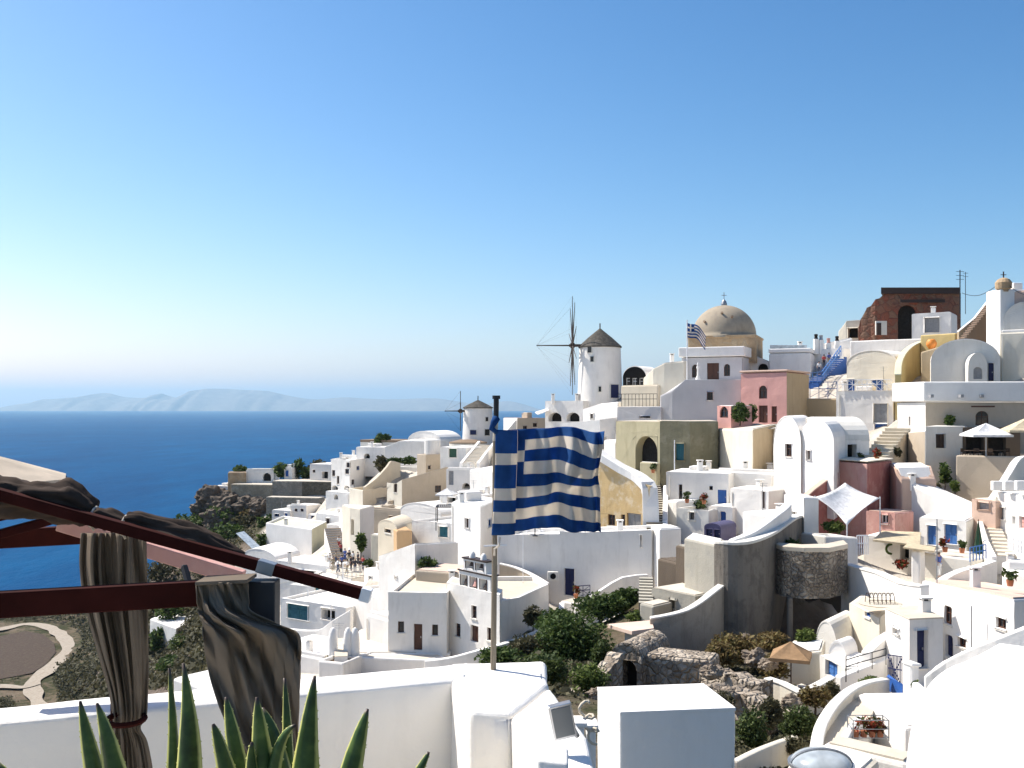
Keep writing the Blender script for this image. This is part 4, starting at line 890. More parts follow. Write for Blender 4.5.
# chapel with twin vaults
house('chapel', 'white chapel with a tall rounded gable and two small windows', 'chapel', [(773.5, 93), (801, 89), (816, 97)], 442, 486, mat='white_clean', vault=(0, 416), roof='white_clean', wins=[(0, 788.6, 450, 6.5, 13, 'win')])
house('chapel_annex', 'smaller rounded white gable joined to the right of the chapel', 'chapel', [(800, 89.6), (834, 85), (846, 91)], 441, 486, mat='white_clean', vault=(0, 420), roof='white_clean', wins=[(0, 809, 455, 4, 9, 'win')])
house('vaulted_house', 'long barrel vaulted white house behind the chapel with dark doorways', 'house', [(826, 91), (869, 91.3)], 440, 466, dep=7, mat='white', vault=(1, 417), roof='offwhite', wins=[(0, 852, 451, 9, 13, 'hole'), (0, 840, 452, 3, 16, 'win')])
# ================================================================== skyline on the right
house('stone_hut', 'small beige ruined hut left of the red ruin on the skyline', 'house', [(838, 147, 331), (846, 146, 321), (860, 145, 320)], None, 344, dep=5, mat='lightcream', wins=[(1, 853, 333, 10, 10, 'hole')])
rr = house('ruined_house', 'roofless dark red ruin with a flat brown slab and tall arch on the skyline', 'ruin', [(858, 142.5, 329), (860.5, 142.3, 319), (864, 142, 317), (867, 141.7, 308), (871, 141.4, 306), (875, 141, 299.5), (879, 140.8, 298.5), (884, 140.5, 294), (961, 138, 293)], None, 346, dep=9, mat='ruinred', roof='roofbrown',
      wins=[(7, 907, 323, 18, 36, 'hole', 1)])
mb = MB(); a, b = P(881, 293.5, 140.2), P(960, 293.5, 137.6); mb.hexa([a + Vector((0, 0, .0)), b, b + Vector((2.2, 5, 0)), a + Vector((2.2, 5, 0))], [a + Vector((0, 0, .85)), b + Vector((0, 0, .85)), b + Vector((2.2, 5, .85)), a + Vector((2.2, 5, .85))]); mb.build('roof_slab', 'darkbrown', rr)
def facebox(root, nm, x, y, w, h, Y, th, mt):
    m = MB(); p = P(x, y + h / 2, Y); m.box(p, w * Y / F, th, h * Y / F); return m.build(nm, mt, root)
facebox(rr, 'doorway', 881, 328, 11, 14, 140.45, .3, 'offwhite'); facebox(rr, 'door', 879, 329, 4, 12, 140.2, .2, 'darkbrown')  # off-white panel paints the light in the ruin's doorway
facebox(rr, 'beam', 930, 301, 60, 3, 138.6, .25, 'darkbrown')
house('white_house', 'white block house with a grey shuttered window in front of the red ruin', 'house', [(912, 129), (951, 126.5)], 314, 342, dep=5, mat='white_clean', wins=[(0, 932, 325, 15, 15, 'shutg')])
house('retaining_wall', 'long bluish white retaining wall below the red ruin', 'wall', [(850, 126), (922, 121)], 341, 368, dep=5, mat='white', par=.3, roof='paving')
house('white_house', 'white terrace houses stepping down left of the blue stairs', 'house', [(809, 131, 358), (818, 130, 350), (843, 128, 348)], None, 398, dep=7, mat='white_clean', wins=[(1, 836, 362, 7, 12, 'doorb'), (1, 824, 360, 3, 4, 'winb'), (1, 829, 372, 3, 4, 'winb')])
for i, (x, y, lb) in enumerate([(816, 335, 'tall white chimney with a dark cap, furthest left of the skyline cluster'), (821, 336, 'white chimney with a grey pot, second in the skyline cluster'), (828.5, 339, 'short white chimney with a red brown cap in the skyline cluster'), (837, 337, 'white chimney with a dark cap, right end of the skyline cluster')]):
    c = P(x, 352, 130); r_ = empty('chimney', c, lb, 'chimney', 'chimneys on the skyline'); hh = ZZ(y + 4, 130) - c.z
    mb = MB(); mb.box(c - Vector((0, 0, .3)), .6, .6, hh + .3); mb.build('stack', 'white_clean', r_, bev=.05); mb = MB(); mb.lathe(c + Vector((0, 0, hh)), [(.26, 0), (.2, .35), (.24, .4), (.24, .62), (0, .66)], 10); mb.build('pot', ['darkshade', 'greymetal', 'redlight', 'darkshade'][i], r_)
stairs('blue_stairs', 'white stairs with a blue side wall climbing beside the white terrace houses', (813, 384, 124), (841, 357, 129), 1.6, 14, 'bluepaint', 'white')
railing('blue_railing', 'blue railing up the stairs to the skyline terraces', [(808, 384, 122), (822, 382, 122.5), (841, 356, 127.5)], 1.3, 'blueshade', .6, .07)
railing('blue_railing', 'blue crossed balustrade beside the pink house', [(810, 398, 119), (837, 398, 118)], 1.9, 'bluepaint', .8, .06, cross=True)
house('tan_wall', 'tan terrace wall under the blue crossed balustrade', 'wall', [(806, 118.5), (839, 116.5)], 399, 424, dep=4, mat='tan', roof='paving')
house('vaulted_house', 'white house with a shallow curved roof and blue doors below the retaining wall', 'house', [(847, 118.5), (897, 114)], 364, 394, dep=8, mat='lightcream', vault=(0, 350), roof='white', wins=[(0, 851, 385, 7, 12, 'doorb'), (0, 877, 386, 12, 12, 'doorb')])
house('white_house', 'pale house with a grey garage style door and blue base right of the pink house', 'house', [(836, 113), (893, 109)], 391, 432, dep=5, mat='white', roof='paving', wins=[(0, 880.5, 413, 14, 19, 'shutg'), (0, 881, 427, 13, 6, 'shutb')])
railing('white_railing', 'white patterned balustrade in front of the blue doors', [(838, 390.5, 112.7), (892, 390.5, 109)], 1.2, 'whitepaint', .5, .05, cross=True)
# yellow terraces
ribbon('yellow_wall', 'tall curved yellow wall sweeping up to the white block house', 'wall', [(898, 374, 108), (899, 362, 110), (904, 352, 113), (912, 345, 116), (921, 341, 118)], 3.5, .6, 'yellow', cop='yellowgreen', smooth=3)
house('yellow_house', 'yellow terrace block with an orange pot on its ledge', 'house', [(920, 117), (956, 114)], 335, 352, dep=3, mat='yellow', par=.3, roof='yellowgreen')
c = P(931.5, 349, 113.5); mb = MB(); ot = empty('orange_pot', c, 'large round orange pot on the yellow terrace', 'pot'); mb.lathe(c, [(.3, 0), (.55, .4), (.58, .7), (.42, 1.0), (.34, 1.12), (.3, 1.1), (0, 1.0)], 20); mb.build('vessel', 'orange', ot, smooth=True)
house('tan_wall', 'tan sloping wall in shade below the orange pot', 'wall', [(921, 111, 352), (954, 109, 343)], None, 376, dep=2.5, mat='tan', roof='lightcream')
stairs('stairs', 'outdoor stairs with stepped balustrade leading to the white tower', (962, 340, 112), (990, 305, 112), 1.4, 14, 'brownwall', 'pinkbeige')
ribbon('stair_wall', 'cream parapet beside the stairs to the white tower', 'wall', [(958, 331, 113.5), (974, 318, 113.6), (988, 300, 113.6)], 4, .4, 'tan', cop='white_clean')
house('white_house', 'white tower house wall at the right of the stepped stairs', 'house', [(986, 109), (1000, 106.5)], 292, 384, dep=5, mat='white_clean')
house('pinkbeige_house', 'pinkish beige house with a shallow blind arch at the top right corner', 'house', [(1000, 107.5), (1050, 105)], 292, 336, dep=8, mat='pinkbeige', roof='pinkbeige')
house('vaulted_house', 'pale vaulted wing set under the pinkish beige house', 'house', [(1003, 106.6), (1046, 104.5)], 322, 345, dep=1.5, mat='offwhite', vault=(0, 302), roof='offwhite', ground=False)
house('cream_house', 'plain cream house at the right edge below the pinkish house', 'house', [(1000, 106), (1050, 103.5)], 333, 386, dep=6, mat='lightcream', roof='lightcream')
house('white_house', 'white house between the yellow terrace and the stepped stairs', 'house', [(952, 116), (968, 114)], 334, 384, dep=4, mat='white_clean')
house('vaulted_house', 'large white vaulted house with a dark narrow door below the stepped stairs', 'house', [(931, 107), (1000, 104.5)], 361, 386, dep=7, mat='offwhite', vault=(0, 339), roof='white', wins=[(0, 991, 372, 5.5, 18, 'doorn')])
house('vaulted_house', 'small pale vault recessed in the big vaulted house', 'house', [(968, 104.4), (988, 104)], 366, 384, dep=1.2, mat='offwhite', vault=(0, 353), roof='offwhite', ground=False, wins=[(0, 978, 373, 9, 12, 'shutg', 1)])
pole_thing('antenna', 'tall thin television antenna on the skyline beside the red ruin', 'antenna', 960, 270, 314, 128, .07, 'blackmetal', extra=lambda mb, a, b: [mb.bar(b + Vector((-.5, 0, -z)), b + Vector((.5, 0, -z)), .05, .05) for z in (.2, .7, 1.2)])
pole_thing('antenna', 'second thinner antenna on the skyline right of the taller one', 'antenna', 965.5, 272, 314, 128, .04, 'blackmetal', extra=lambda mb, a, b: [mb.bar(b + Vector((-.35, 0, -z)), b + Vector((.35, 0, -z)), .04, .04) for z in (.15, .6)])
c = P(1003.5, 292, 107); sk = empty('chimney', c, 'round stone chimney with a small cross on the top right roof', 'chimney')
mb = MB(); mb.lathe(c, [(.5, 0), (.55, .25), (.8, .35), (.85, 1.0), (.6, 1.35), (.3, 1.5), (0, 1.55)], 14); mb.build('stack', 'brickbeige', sk); mb = MB(); mb.tube([c + Vector((0, 0, 1.5)), c + Vector((0, 0, 2.2))], .07, 6); mb.bar(c + Vector((-.3, 0, 1.85)), c + Vector((.3, 0, 1.85)), .07, .07); mb.build('cross', 'darkbrown', sk)
for k, (a, b, lb) in enumerate([((962, 293, 128), (1000, 283, 107), 'sagging cable from the antenna to the round stone chimney'), ((1007, 283, 107), (1040, 290, 100), 'sagging cable from the round stone chimney to the right edge')]):
    pa, pb = P(*a), P(*b); mb = MB(); mb.tube([pa.lerp(pb, t / 8) - Vector((0, 0, .8 * math.sin(math.pi * t / 8))) for t in range(9)], .035, 5); tag(mb.build('cable', 'blackmetal'), lb, 'cable')
# ------------------------------------------------------------------ restaurant terrace
rt2 = house('white_house', 'long white house with a rounded lit end and thick white roof edge above the parasols', 'house', [(897, 101), (926, 96.3), (1050, 93.5)], 403, 470, mat='beige', fm={0: 'white_clean'}, ri=1, cap=(21, .3, 'white_clean'), roof='white_clean',
      wins=[(1, 982, 418, 13, 14, 'win', 1), (0, 909.5, 421, 1.8, 9, 'win'), (0, 909, 430, 3, 3, 'win')])
facebox(rt2, 'lintel', 983, 406.5, 23, 1.5, 94.3, .15, 'brownpaint')
for i, x in enumerate((931, 961, 981, 1006)):
    facebox(rt2, 'spout', x, 396, 3, 3, 94.6 + .2, .6, 'greypaint')
bush('shrub', 'dark round shrub beside the grey box house roof', 950, 420, 95, 5, 5, 400, 'leaf_dark')
house('grey_house', 'greyish box house with a brown window and a taller right half', 'house', [(908, 95, 432), (925, 91, 432), (926, 91, 427), (962, 92.5, 427)], None, 490, dep=5, mat='offwhite', fm={0: 'beige'}, roof='offwhite', wins=[(2, 940.5, 441, 10, 14, 'shutd')])
house('terrace_block', 'greyish restaurant terrace block under the parasols', 'terrace', [(955, 88.5), (1018, 85)], 455, 500, dep=8, mat='beige', par=.75, roof='paving')
house('shade_panel', 'dark glazed restaurant front behind the white parasol', 'restaurant', [(962, 93), (1020, 92)], 428, 470, dep=1.0, mat='brownwall', ground=False, roof='roofbrown', wins=[(0, 975, 450, 18, 28, 'hole'), (0, 997, 450, 18, 28, 'hole')])  # added dark front, painted in place of shade under the parasols
parasol('white_parasol', 'large square white parasol over the restaurant terrace', 986, 423, 434.5, 470, 87.5, 27, 'canvas_white', rot=R(40))
parasol('cream_parasol', 'large cream parasol at the right edge of the restaurant terrace', 1030, 416, 430, 470, 87, 33, 'canvas_cream', rot=R(30))
def table(x, y, Y, lb):
    c = P(x, y, Y); r_ = empty('table', c, lb, 'table', 'restaurant tables'); mb = MB(); mb.box(c + Vector((0, 0, .72)), .8, .8, .05); mb.build('tabletop', 'darkwood', r_, bev=.01)
    mb = MB(); mb.tube([c, c + Vector((0, 0, .72))], .05, 8); mb.box(c, .45, .45, .05); mb.build('leg', 'blackmetal', r_)
def chair(x, y, Y, lb, rz=0, mat='darkwood', grp='restaurant chairs'):
    c = P(x, y, Y); r_ = empty('chair', c, lb, 'chair', grp); M = Matrix.Rotation(rz, 3, 'Z'); q = lambda a, b, z: c + M @ Vector((a, b, z))
    mb = MB(); mb.box(q(0, 0, .43), .45, .45, .05, M=M); mb.build('seat', mat, r_)
    mb = MB(); mb.box(q(0, .21, .6), .44, .04, .35, M=M); mb.build('backrest', mat, r_)
    for a, b in ((-1, -1), (1, -1), (1, 1), (-1, 1)):
        mb = MB(); mb.bar(q(a * .2, b * .2, 0), q(a * .2, b * .2, .95 if b > 0 else .43), .04, .04); mb.build('leg', mat, r_)
for x, Y, lb in ((970, 88.2, 'dark restaurant table under the left half of the white parasol'), (985, 89.5, 'dark restaurant table behind the parasol pole'), (1000, 87.5, 'dark restaurant table under the right edge of the white parasol')): table(x, 459, Y, lb)
for x, Y, rz, lb in ((964, 88.4, .8, 'dark chair at the left end of the restaurant terrace'), (976, 87.8, -.6, 'dark chair right of the leftmost restaurant table'), (991, 89.0, 2.4, 'dark chair right of the parasol pole'), (1006, 87.3, -1.2, 'dark chair at the right end of the restaurant terrace')): chair(x, 459, Y, lb, rz)
bush('plant', 'tall dark potted plant against the greyish box house', 945, 474, 89, 6, 11, 600, 'leaf_dark', 'plant')
bush('plant', 'bright green shrub at the corner of the restaurant terrace block', 955, 486, 86, 4, 6, 350, 'leaf_bright', 'plant')
bush('plant', 'low dark plants at the foot of the greyish box house', 933, 486, 89, 7, 3, 300, 'leaf_olive', 'plant')
ribbon('ramp_wall', 'curved white ramp wall rising beside the restaurant terrace block', 'wall', [(990, 500, 79), (999, 487, 79.5), (1009, 471, 80.5), (1016, 460, 81.5), (1024, 456, 82), (1050, 455, 83)], 5, .5, 'offwhite', cop='white_clean', smooth=3)
house('white_house', 'white house with notched roof edge at the right edge below the ramp wall', 'house', [(994, 79), (1050, 73)], 492, 530, dep=4, mat='white_clean', wins=[(0, 1002, 513, 6, 12, 'shutg')])
for i, (x, lb) in enumerate([(999, 'white square merlon on the notched roof edge, left'), (1011, 'white square merlon on the notched roof edge, middle'), (1023, 'white square merlon on the notched roof edge, right')]):
    c = P(x, 492, 78 - i * 1.3) + Vector((0, .4, .08)); mb = MB(); mb.box(c, .75, .5, .75); o = mb.build('merlon', 'white_clean', None, bev=.06); 
    for v in o.data.vertices: v.co -= c
    o.location = c; tag(o, lb, 'parapet block', 'merlons on the notched roof edge')
house('cream_block', 'cream block with a shaded niche left of the notched white house', 'house', [(972, 80), (996, 78)], 499, 524, dep=3, mat='pinkbeige', roof='lightcream', wins=[(0, 984, 506, 12, 7, 'shutg')])
# red house, sail, gable wall
house('red_house', 'dark red house with a cream flat roof below the chapel', 'house', [(834, 88.5), (867, 84.5), (892, 89)], 461, 540, mat='redlight', fm={1: 'red'}, par=.25, roof='roofbeige', cap=(2.4, .1, 'lightcream'))  # left face in a lighter red, as painted sunlight
ribbon('red_wall', 'red garden wall sloping up to the dark red house', 'wall', [(800, 500, 84), (812, 489, 85), (824, 480, 86), (836, 472, 87)], 6, .5, 'red', cop='pinkbeige')
house('red_annex', 'low red annex with a small white framed window right of the white sail', 'house', [(866, 83.5), (895, 81.5)], 511, 540, dep=3, mat='redlight', roof='pinkbeige', wins=[(0, 885, 519, 8, 9, 'winw')])
house('pinkish_wall', 'pinkish sunlit wall right of the dark red house', 'wall', [(889, 89, 463), (896, 86.5, 468), (902, 85.8, 480)], None, 530, dep=3, mat='pinkbeige')
house('gable_wall', 'large white wall with a sloping top beside the red house', 'wall', [(893, 88, 474), (900, 86.8, 478), (924, 84.6, 491), (974, 80.5, 513)], None, 548, dep=2.5, mat='white_clean')
def sail():
    c4 = [P(815, 497, 78), P(845, 482.5, 82), P(880, 498, 79.5), P(847, 525.5, 75)]
    mb = MB(); N = 12; cen = sum(c4, Vector()) / 4; rows = []
    for i in range(N + 1):
        r_ = []
        for j in range(N + 1):
            s, t = i / N, j / N
            p = c4[0].lerp(c4[1], s).lerp(c4[3].lerp(c4[2], s), t)
            pull = .35 * (4 * s * (1 - s) * (2 * t - 1) ** 2 + 4 * t * (1 - t) * (2 * s - 1) ** 2)
            p = p.lerp(cen, pull * .38) - Vector((0, 0, .9 * 16 * s * (1 - s) * t * (1 - t) * .5)); r_.append(p)
        rows.append(r_)
    for i in range(N):
        for j in range(N): mb.face([rows[i][j], rows[i + 1][j], rows[i + 1][j + 1], rows[i][j + 1]])
    o = empty('shade_sail', c4[3], 'white four cornered shade sail stretched before the red house', 'shade sail')
    k = mb.build('canvas', 'canvas_white', o, smooth=True, fixn=True); so = k.modifiers.new('t', 'SOLIDIFY'); so.thickness = .02
    for p, zf in ((c4[0], 530), (c4[2], 537), (c4[3], 556)):
        m = MB(); m.tube([Vector((p.x, p.y, ZZ(zf, p.y))), p + Vector((0, 0, .1))], .05, 8); m.build('post', 'whitepaint', o)
sail()
house('white_house', 'small white house with one square hole below the red garden wall', 'house', [(785, 80.5), (804, 77)], 494, 538, dep=1.2, mat='white_clean', wins=[(0, 794.5, 513, 4, 3.5, 'win')])
house('terrace_block', 'pale terrace parapet above the rough stone bastion', 'terrace', [(800, 76), (826, 73.5), (858, 73)], 532, 556, dep=None, mat='offwhite', par=.6, roof='paving', fm={1: 'white'})
bush('shrub', 'green leafy plants under the white shade sail', 833, 526, 77, 11, 6, 800, 'leaf_bright', 'plant', stem=False)
bush('shrub', 'dark hanging bush at the left end of the stone bastion', 790, 545, 71, 12, 7, 900, 'leaf_dark', 'bush')
bush('shrub', 'brown potted palm beside the red garden wall', 811, 521, 79, 6, 6, 300, 'leaf_dry', 'plant')
railing('white_railing', 'white picket railing right of the terrace parapet', [(857, 554, 73), (868, 554, 72.5)], 1.35, 'whitepaint', .16, .06)
house('shade_wall', 'grey white shaded wall with a wreath under the cream awning', 'wall', [(864, 80), (912, 77.5)], 536, 566, dep=3, mat='white', wins=[(0, 905, 552, 9, 15, 'hole')])
slab('cream_awning', 'flat cream awning left of the blue doors', 'awning', [(873, 539.5, 75.5), (882, 530.5, 81), (921, 532, 80), (920, 545, 75)], .15, 'canvas_cream')
c = P(891, 549, 78.6); mb = MB(); q = [c + Vector((.38 * math.cos(t * .5236), 0, .38 * math.sin(t * .5236))) for t in range(13)]; mb.tube(q, .1, 6); wr = empty('wreath', c, 'dark round wreath hanging on the shaded wall', 'wreath'); mb.build('ring', 'leaf_dark', wr)
bush('flowers', 'red flowering plant at the foot of the shaded wall', 901, 564, 75, 7, 4, 300, 'flowers', 'flowers', stem=False)
house('blue_door_house', 'white house with two bright blue doors below the gable wall', 'house', [(919, 80.5), (966, 77.5), (981, 82)], 517, 552, dep=None, mat='white_clean', fm={1: 'offwhite'}, wins=[(0, 931.5, 535, 9, 20, 'doorl'), (0, 950.5, 534, 13, 20, 'doorl')])
house('terrace_block', 'low white terrace in front of the blue doors', 'terrace', [(918, 74), (972, 71)], 553, 572, dep=4, mat='offwhite', roof='paving', par=.2)
slab('orange_awning', 'small orange and yellow awning left of the blue doors terrace', 'awning', [(903, 547, 71.5), (908, 542.5, 75), (936, 547, 74), (934, 551, 71)], .12, 'canvas_cream')
house('white_pillar', 'pair of white porch pillars under the orange awning', 'porch', [(911, 72), (920, 71.5)], 550, 580, dep=1, mat='white_clean')
parasol('closed_parasol', 'dark green folded parasol right of the blue doors', 978.5, 519, 551, 553, 73, 5, 'canvas_green', sides=6, pole='darkwood')
railing('blue_railing', 'blue slatted railing below the dark green folded parasol', [(970, 561, 70.5), (986, 558, 70)], .95, 'blueshade', .2, .06)
stairs('stairs', 'shaded white stairs climbing beside the blue doors house', (1001, 557, 70), (988, 524, 80), 1.7, 9, 'white', 'roofbeige')
ribbon('stair_wall', 'white curved parapet left of the shaded white stairs', 'wall', [(994, 556, 68.5), (986, 540, 73), (981, 524, 78), (979, 516, 82)], 2, .4, 'white_clean', smooth=2)
house('white_house', 'white house with a red shutter at the right edge', 'house', [(1008, 72), (1050, 66)], 513, 572, dep=5, mat='white_clean', wins=[(0, 1022, 521, 6, 15, 'doorr'), (0, 1014, 520, 3, 8, 'shutg')])
railing('white_railing', 'white railing on the steps at the right edge', [(1008, 548, 69), (1030, 556, 64)], .9, 'whitepaint', .6, .05)
house('white_house', 'plain white block at the right edge below the stairs', 'house', [(1002, 66), (1006, 62), (1050, 60)], 562, 604, dep=None, mat='white_clean')
ribbon('terrace_wall', 'curved white parapet below the blue doors terrace', 'wall', [(935, 586, 65), (945, 577, 66), (960, 570, 67), (976, 566, 68), (994, 560, 68.5)], 2.4, .5, 'white', smooth=3, cop='white_clean')
# rough bastion and its cave, long white wall, cream house
bs = house('stone_bastion', 'rough dark stone bastion with a white capped top over a dark cave', 'bastion', [(771, 69.3), (783, 67.4), (805, 66.6), (830, 66.8), (848, 68.6)], 552, 593, dep=1.6, ri=2, mat='bastion', roof='roofbeige', ground=False, sink=.4, slab=.3)
house('cave_wall', 'dark rock back wall of the cave below the stone bastion', 'rock wall', [(728, 73), (790, 73.5), (852, 71)], 592, 640, dep=2.5, mat='caveshade', roof='caveshade')  # shadow under the bastion painted as a dark wall
house('buttress', 'slender plastered pillar propping the stone bastion', 'pillar', [(787, 66.6), (794, 66.5)], 598, 640, dep=.7, mat='darkwall', roof='darkwall')
ribbon('long_white_wall', 'long white wall descending right of the stone bastion', 'wall', [(845, 563, 70), (860, 567, 68), (880, 572, 65), (903, 582, 61.5), (925, 585, 59.5)], 4.5, .6, 'white_clean', cop='white', smooth=2)
house('cream_house', 'cream house with a tiny window and a wire cage on its roof', 'house', [(849, 63), (880, 59), (892, 62)], 604, 645, dep=None, mat='lightcream', par=.01, roof='roofbeige', wins=[(0, 867.5, 613, 5.5, 8, 'winb')])
house('pale_vault', 'smooth pale rounded cistern vault left of the cream house', 'vault', [(816, 62), (838, 60), (858, 63)], 645, 660, mat='offwhite', vault=(0, 621), roof='offwhite')
house('white_dome', 'small white rounded oven dome at the foot of the pale vault', 'dome', [(829, 56.5), (846, 55.8)], 655, 664, dep=1.5, mat='white_clean', vault=(0, 641))
ribbon('white_slope', 'white sloping wall beside the cream house steps', 'wall', [(866, 652, 54), (878, 640, 55), (890, 632, 56)], 2, .6, 'white', smooth=2)
c = P(880, 603, 60); cg = empty('wire_cage', c, 'half round wire cage lying on the cream house roof', 'cage'); mb = MB()
for t in range(7):
    x = (t / 6 - .5) * 1.5; mb.tube([c + Vector((x, .4 * math.cos(a * math.pi / 8), .62 * math.sin(a * math.pi / 8))) for a in range(9)], .022, 4)
for a in range(1, 8, 2): mb.tube([c + Vector((-.75, .4 * math.cos(a * math.pi / 8), .62 * math.sin(a * math.pi / 8))), c + Vector((.75, .4 * math.cos(a * math.pi / 8), .62 * math.sin(a * math.pi / 8)))], .018, 4)
mb.build('bars', 'darkbrown', cg); mb = MB(); mb.lathe(c + Vector((0, 0, -.06)), [(0, 0), (1.25, 0), (1.3, .05), (0, .055)], 24); mb.build('tray', 'roofbeige', cg)
house('white_house', 'bright white house with a pink roof, dark windows and a drainpipe', 'house', [(923, 62.5, 581), (1014, 53.5, 600), (1060, 60, 596)], None, 672, mat='white_clean', roof='roofpink', wins=[(0, 948, 615, 7.5, 18, 'win'), (0, 1001, 623, 10, 12, 'win'), (0, 949, 646, 8, 22, 'doorn'), (0, 962, 642, 8, 10, 'win')])
pole_thing('drainpipe', 'grey drainpipe on the bright white house front', 'pipe', 971.5, 606, 650, 56.3, .035, 'greypaint')
pole_thing('lamp_pole', 'slim dark lamp pole in front of the blue doors', 'pole', 937, 519, 612, 61, .035, 'greymetal')
house('cube_house', 'small white cube house with a navy door and cream roof', 'house', [(885, 55), (909, 52), (943, 52.6)], 620, 674, dep=None, mat='white_clean', fm={1: 'white'}, roof='roofbeige', ri=1, slab=.06, wins=[(1, 921, 649, 11, 38, 'doorn'), (0, 897, 631, 4.5, 6, 'win')])
rg = railing('blue_gate', 'dark blue gate with scrolled iron top beside the cube house', [(888, 686, 46), (902, 689, 44.5)], 1.45, 'navy', .15, .03, cross=True)
house('gate_panel', 'bright blue base panel under the scrolled gate', 'gate', [(888, 45.8), (902, 44.3)], 676, 690, dep=.06, mat='bluepaint', ground=False, sink=0, roof='bluepaint', slab=.02)
house('gate_pillar', 'white gate pillar right of the blue gate', 'pillar', [(902.5, 44), (912, 43.5)], 664, 694, dep=.5, mat='white_clean', slab=.12, ov=.05)

house('white_house', 'white terraced block carrying the skyline chimneys', 'house', [(814, 132.5, 348), (822, 132, 344), (836, 131.5, 343), (852, 131, 338)], None, 380, dep=5, mat='white_clean', wins=[(1, 829, 355, 3, 5, 'win')])
def chim(lb, px, py, Y, h=.9, w=.5, pot='darkshade'):
    c = P(px, py, Y); r_ = empty('chimney', c, lb, 'chimney', 'small rooftop chimneys'); mb = MB(); mb.box(c - Vector((0, 0, .4)), w, w, h + .4); mb.build('stack', 'white_clean', r_, bev=.05)
    mb = MB(); mb.box(c + Vector((0, 0, h + .12)), w * 1.25, w * 1.25, .09); 
    for a, b in ((-1, -1), (1, -1), (1, 1), (-1, 1)): mb.box(c + Vector((a * w * .4, b * w * .4, h - .02)), .09, .09, .16)
    mb.build('cap', 'white_clean', r_); mb = MB(); mb.box(c + Vector((0, 0, h + .002)), w * .5, w * .5, .1); mb.build('flue', pot, r_)
for a in [('small white chimney on the grey flat house left of the cream archway', 331, 512, 204), ('small white chimney on the big white house with the yellow green roof', 286, 526, 149), ('small white chimney on the two storey white house', 341, 458, 201), ('small white chimney on the low house beside the red rail', 290, 560, 124),
          ('small white chimney on the broad white house under the brown roof', 372, 447, 206), ('small white chimney above the cream beige box house', 437, 454, 184), ('small white chimney on the church roof behind the bell gable', 452, 583, 84), ('small white chimney on the tall slit window house', 462, 503, 100),
          ('small white chimney on the terrace at the foot of the large windmill', 553, 401, 149), ('small white chimney at the right end of the windmill terrace', 577, 401, 149), ('small white chimney on the white house right of the worn stone steps', 700, 471, 99), ('small white chimney on the bright terrace under the tan buttress', 745, 472, 98),
          ('small white chimney on the gable wall beside the red house', 912, 486, 86), ('small white chimney on the pale house with the garage door', 845, 391, 114), ('small white chimney on the wide white flat house behind the pink house', 800, 350, 130), ('small white chimney on the cream rounded house beside the dome', 672, 362, 129),
          ('small white chimney on the bright white house with the pink roof', 975, 585, 60), ('small white chimney on the cube house roof', 925, 617, 54), ('small white chimney on the long shaded house under the flag', 620, 532, 90)]: chim(*a)
bush('shrub', 'dark bougainvillea on the roof terrace above the blue shutters', 700, 504, 96, 7, 4, 300, 'leaf_mid', 'plant', stem=False)
for x, y, Y, m, lb in [(653, 473, 105, 'leaf_mid', 'potted plant beside the pointed arch'), (687, 503, 93, 'leaf_mid', 'potted plant on the left of the low pale house roof'), (704, 504, 93, 'flowers', 'red flower pot on the right of the low pale house roof'), (945, 552, 74, 'flowers', 'red flower pot in front of the larger blue door'), (962, 553, 73, 'leaf_mid', 'green potted plant right of the larger blue door'), (860, 464, 90, 'leaf_mid', 'potted plant by the dark doorway of the barrel vaulted house'), (877, 461, 88.5, 'flowers', 'red flowers on the red house roof edge'), (576, 598, 87, 'flowers', 'flower pot beside the navy door under the flag'), (1010, 586, 58, 'leaf_mid', 'potted plant on the pink roof')]:
    c = P(x, y, Y); r_ = empty('potted_plant', c, lb, 'plant'); mb = MB(); mb.lathe(c, [(0, 0), (.16, 0), (.22, .36), (.19, .36), (0, .3)], 10); mb.build('pot', 'pot', r_); mb = MB(); leaves(mb, random.Random(x), c + Vector((0, 0, .7)), (.36, .36, .4), 160, .11, 6); mb.build('foliage', m, r_, weld=False)

stairs('stairs', 'cream garden steps climbing between the chapel and the grey box house', (872, 462, 90), (899, 428, 97), 2.2, 10, 'cream', 'lightcream')
bush('shrub', 'olive shrub beside the cream garden steps', 896, 452, 92, 5, 4, 250, 'leaf_olive', 'shrub', stem=False)

for x, Y, rz, lb in ((528, 90.6, .5, 'white terrace chair on the shaded house roof, nearest the flagpole'), (541, 90.8, 2.2, 'white terrace chair second from the flagpole on the shaded house roof'), (571, 90.4, -.7, 'white terrace chair on the shaded house roof below the flag corner'), (583, 90.2, 1.4, 'white terrace chair furthest right on the shaded house roof')): chair(x, 536, Y, lb, rz, 'whitepaint', 'chairs on the shaded house roof')
table(535, 536, 90.2, 'small table between two white chairs on the shaded house roof'); table(577, 536, 89.8, 'small table on the shaded house roof below the flag corner')
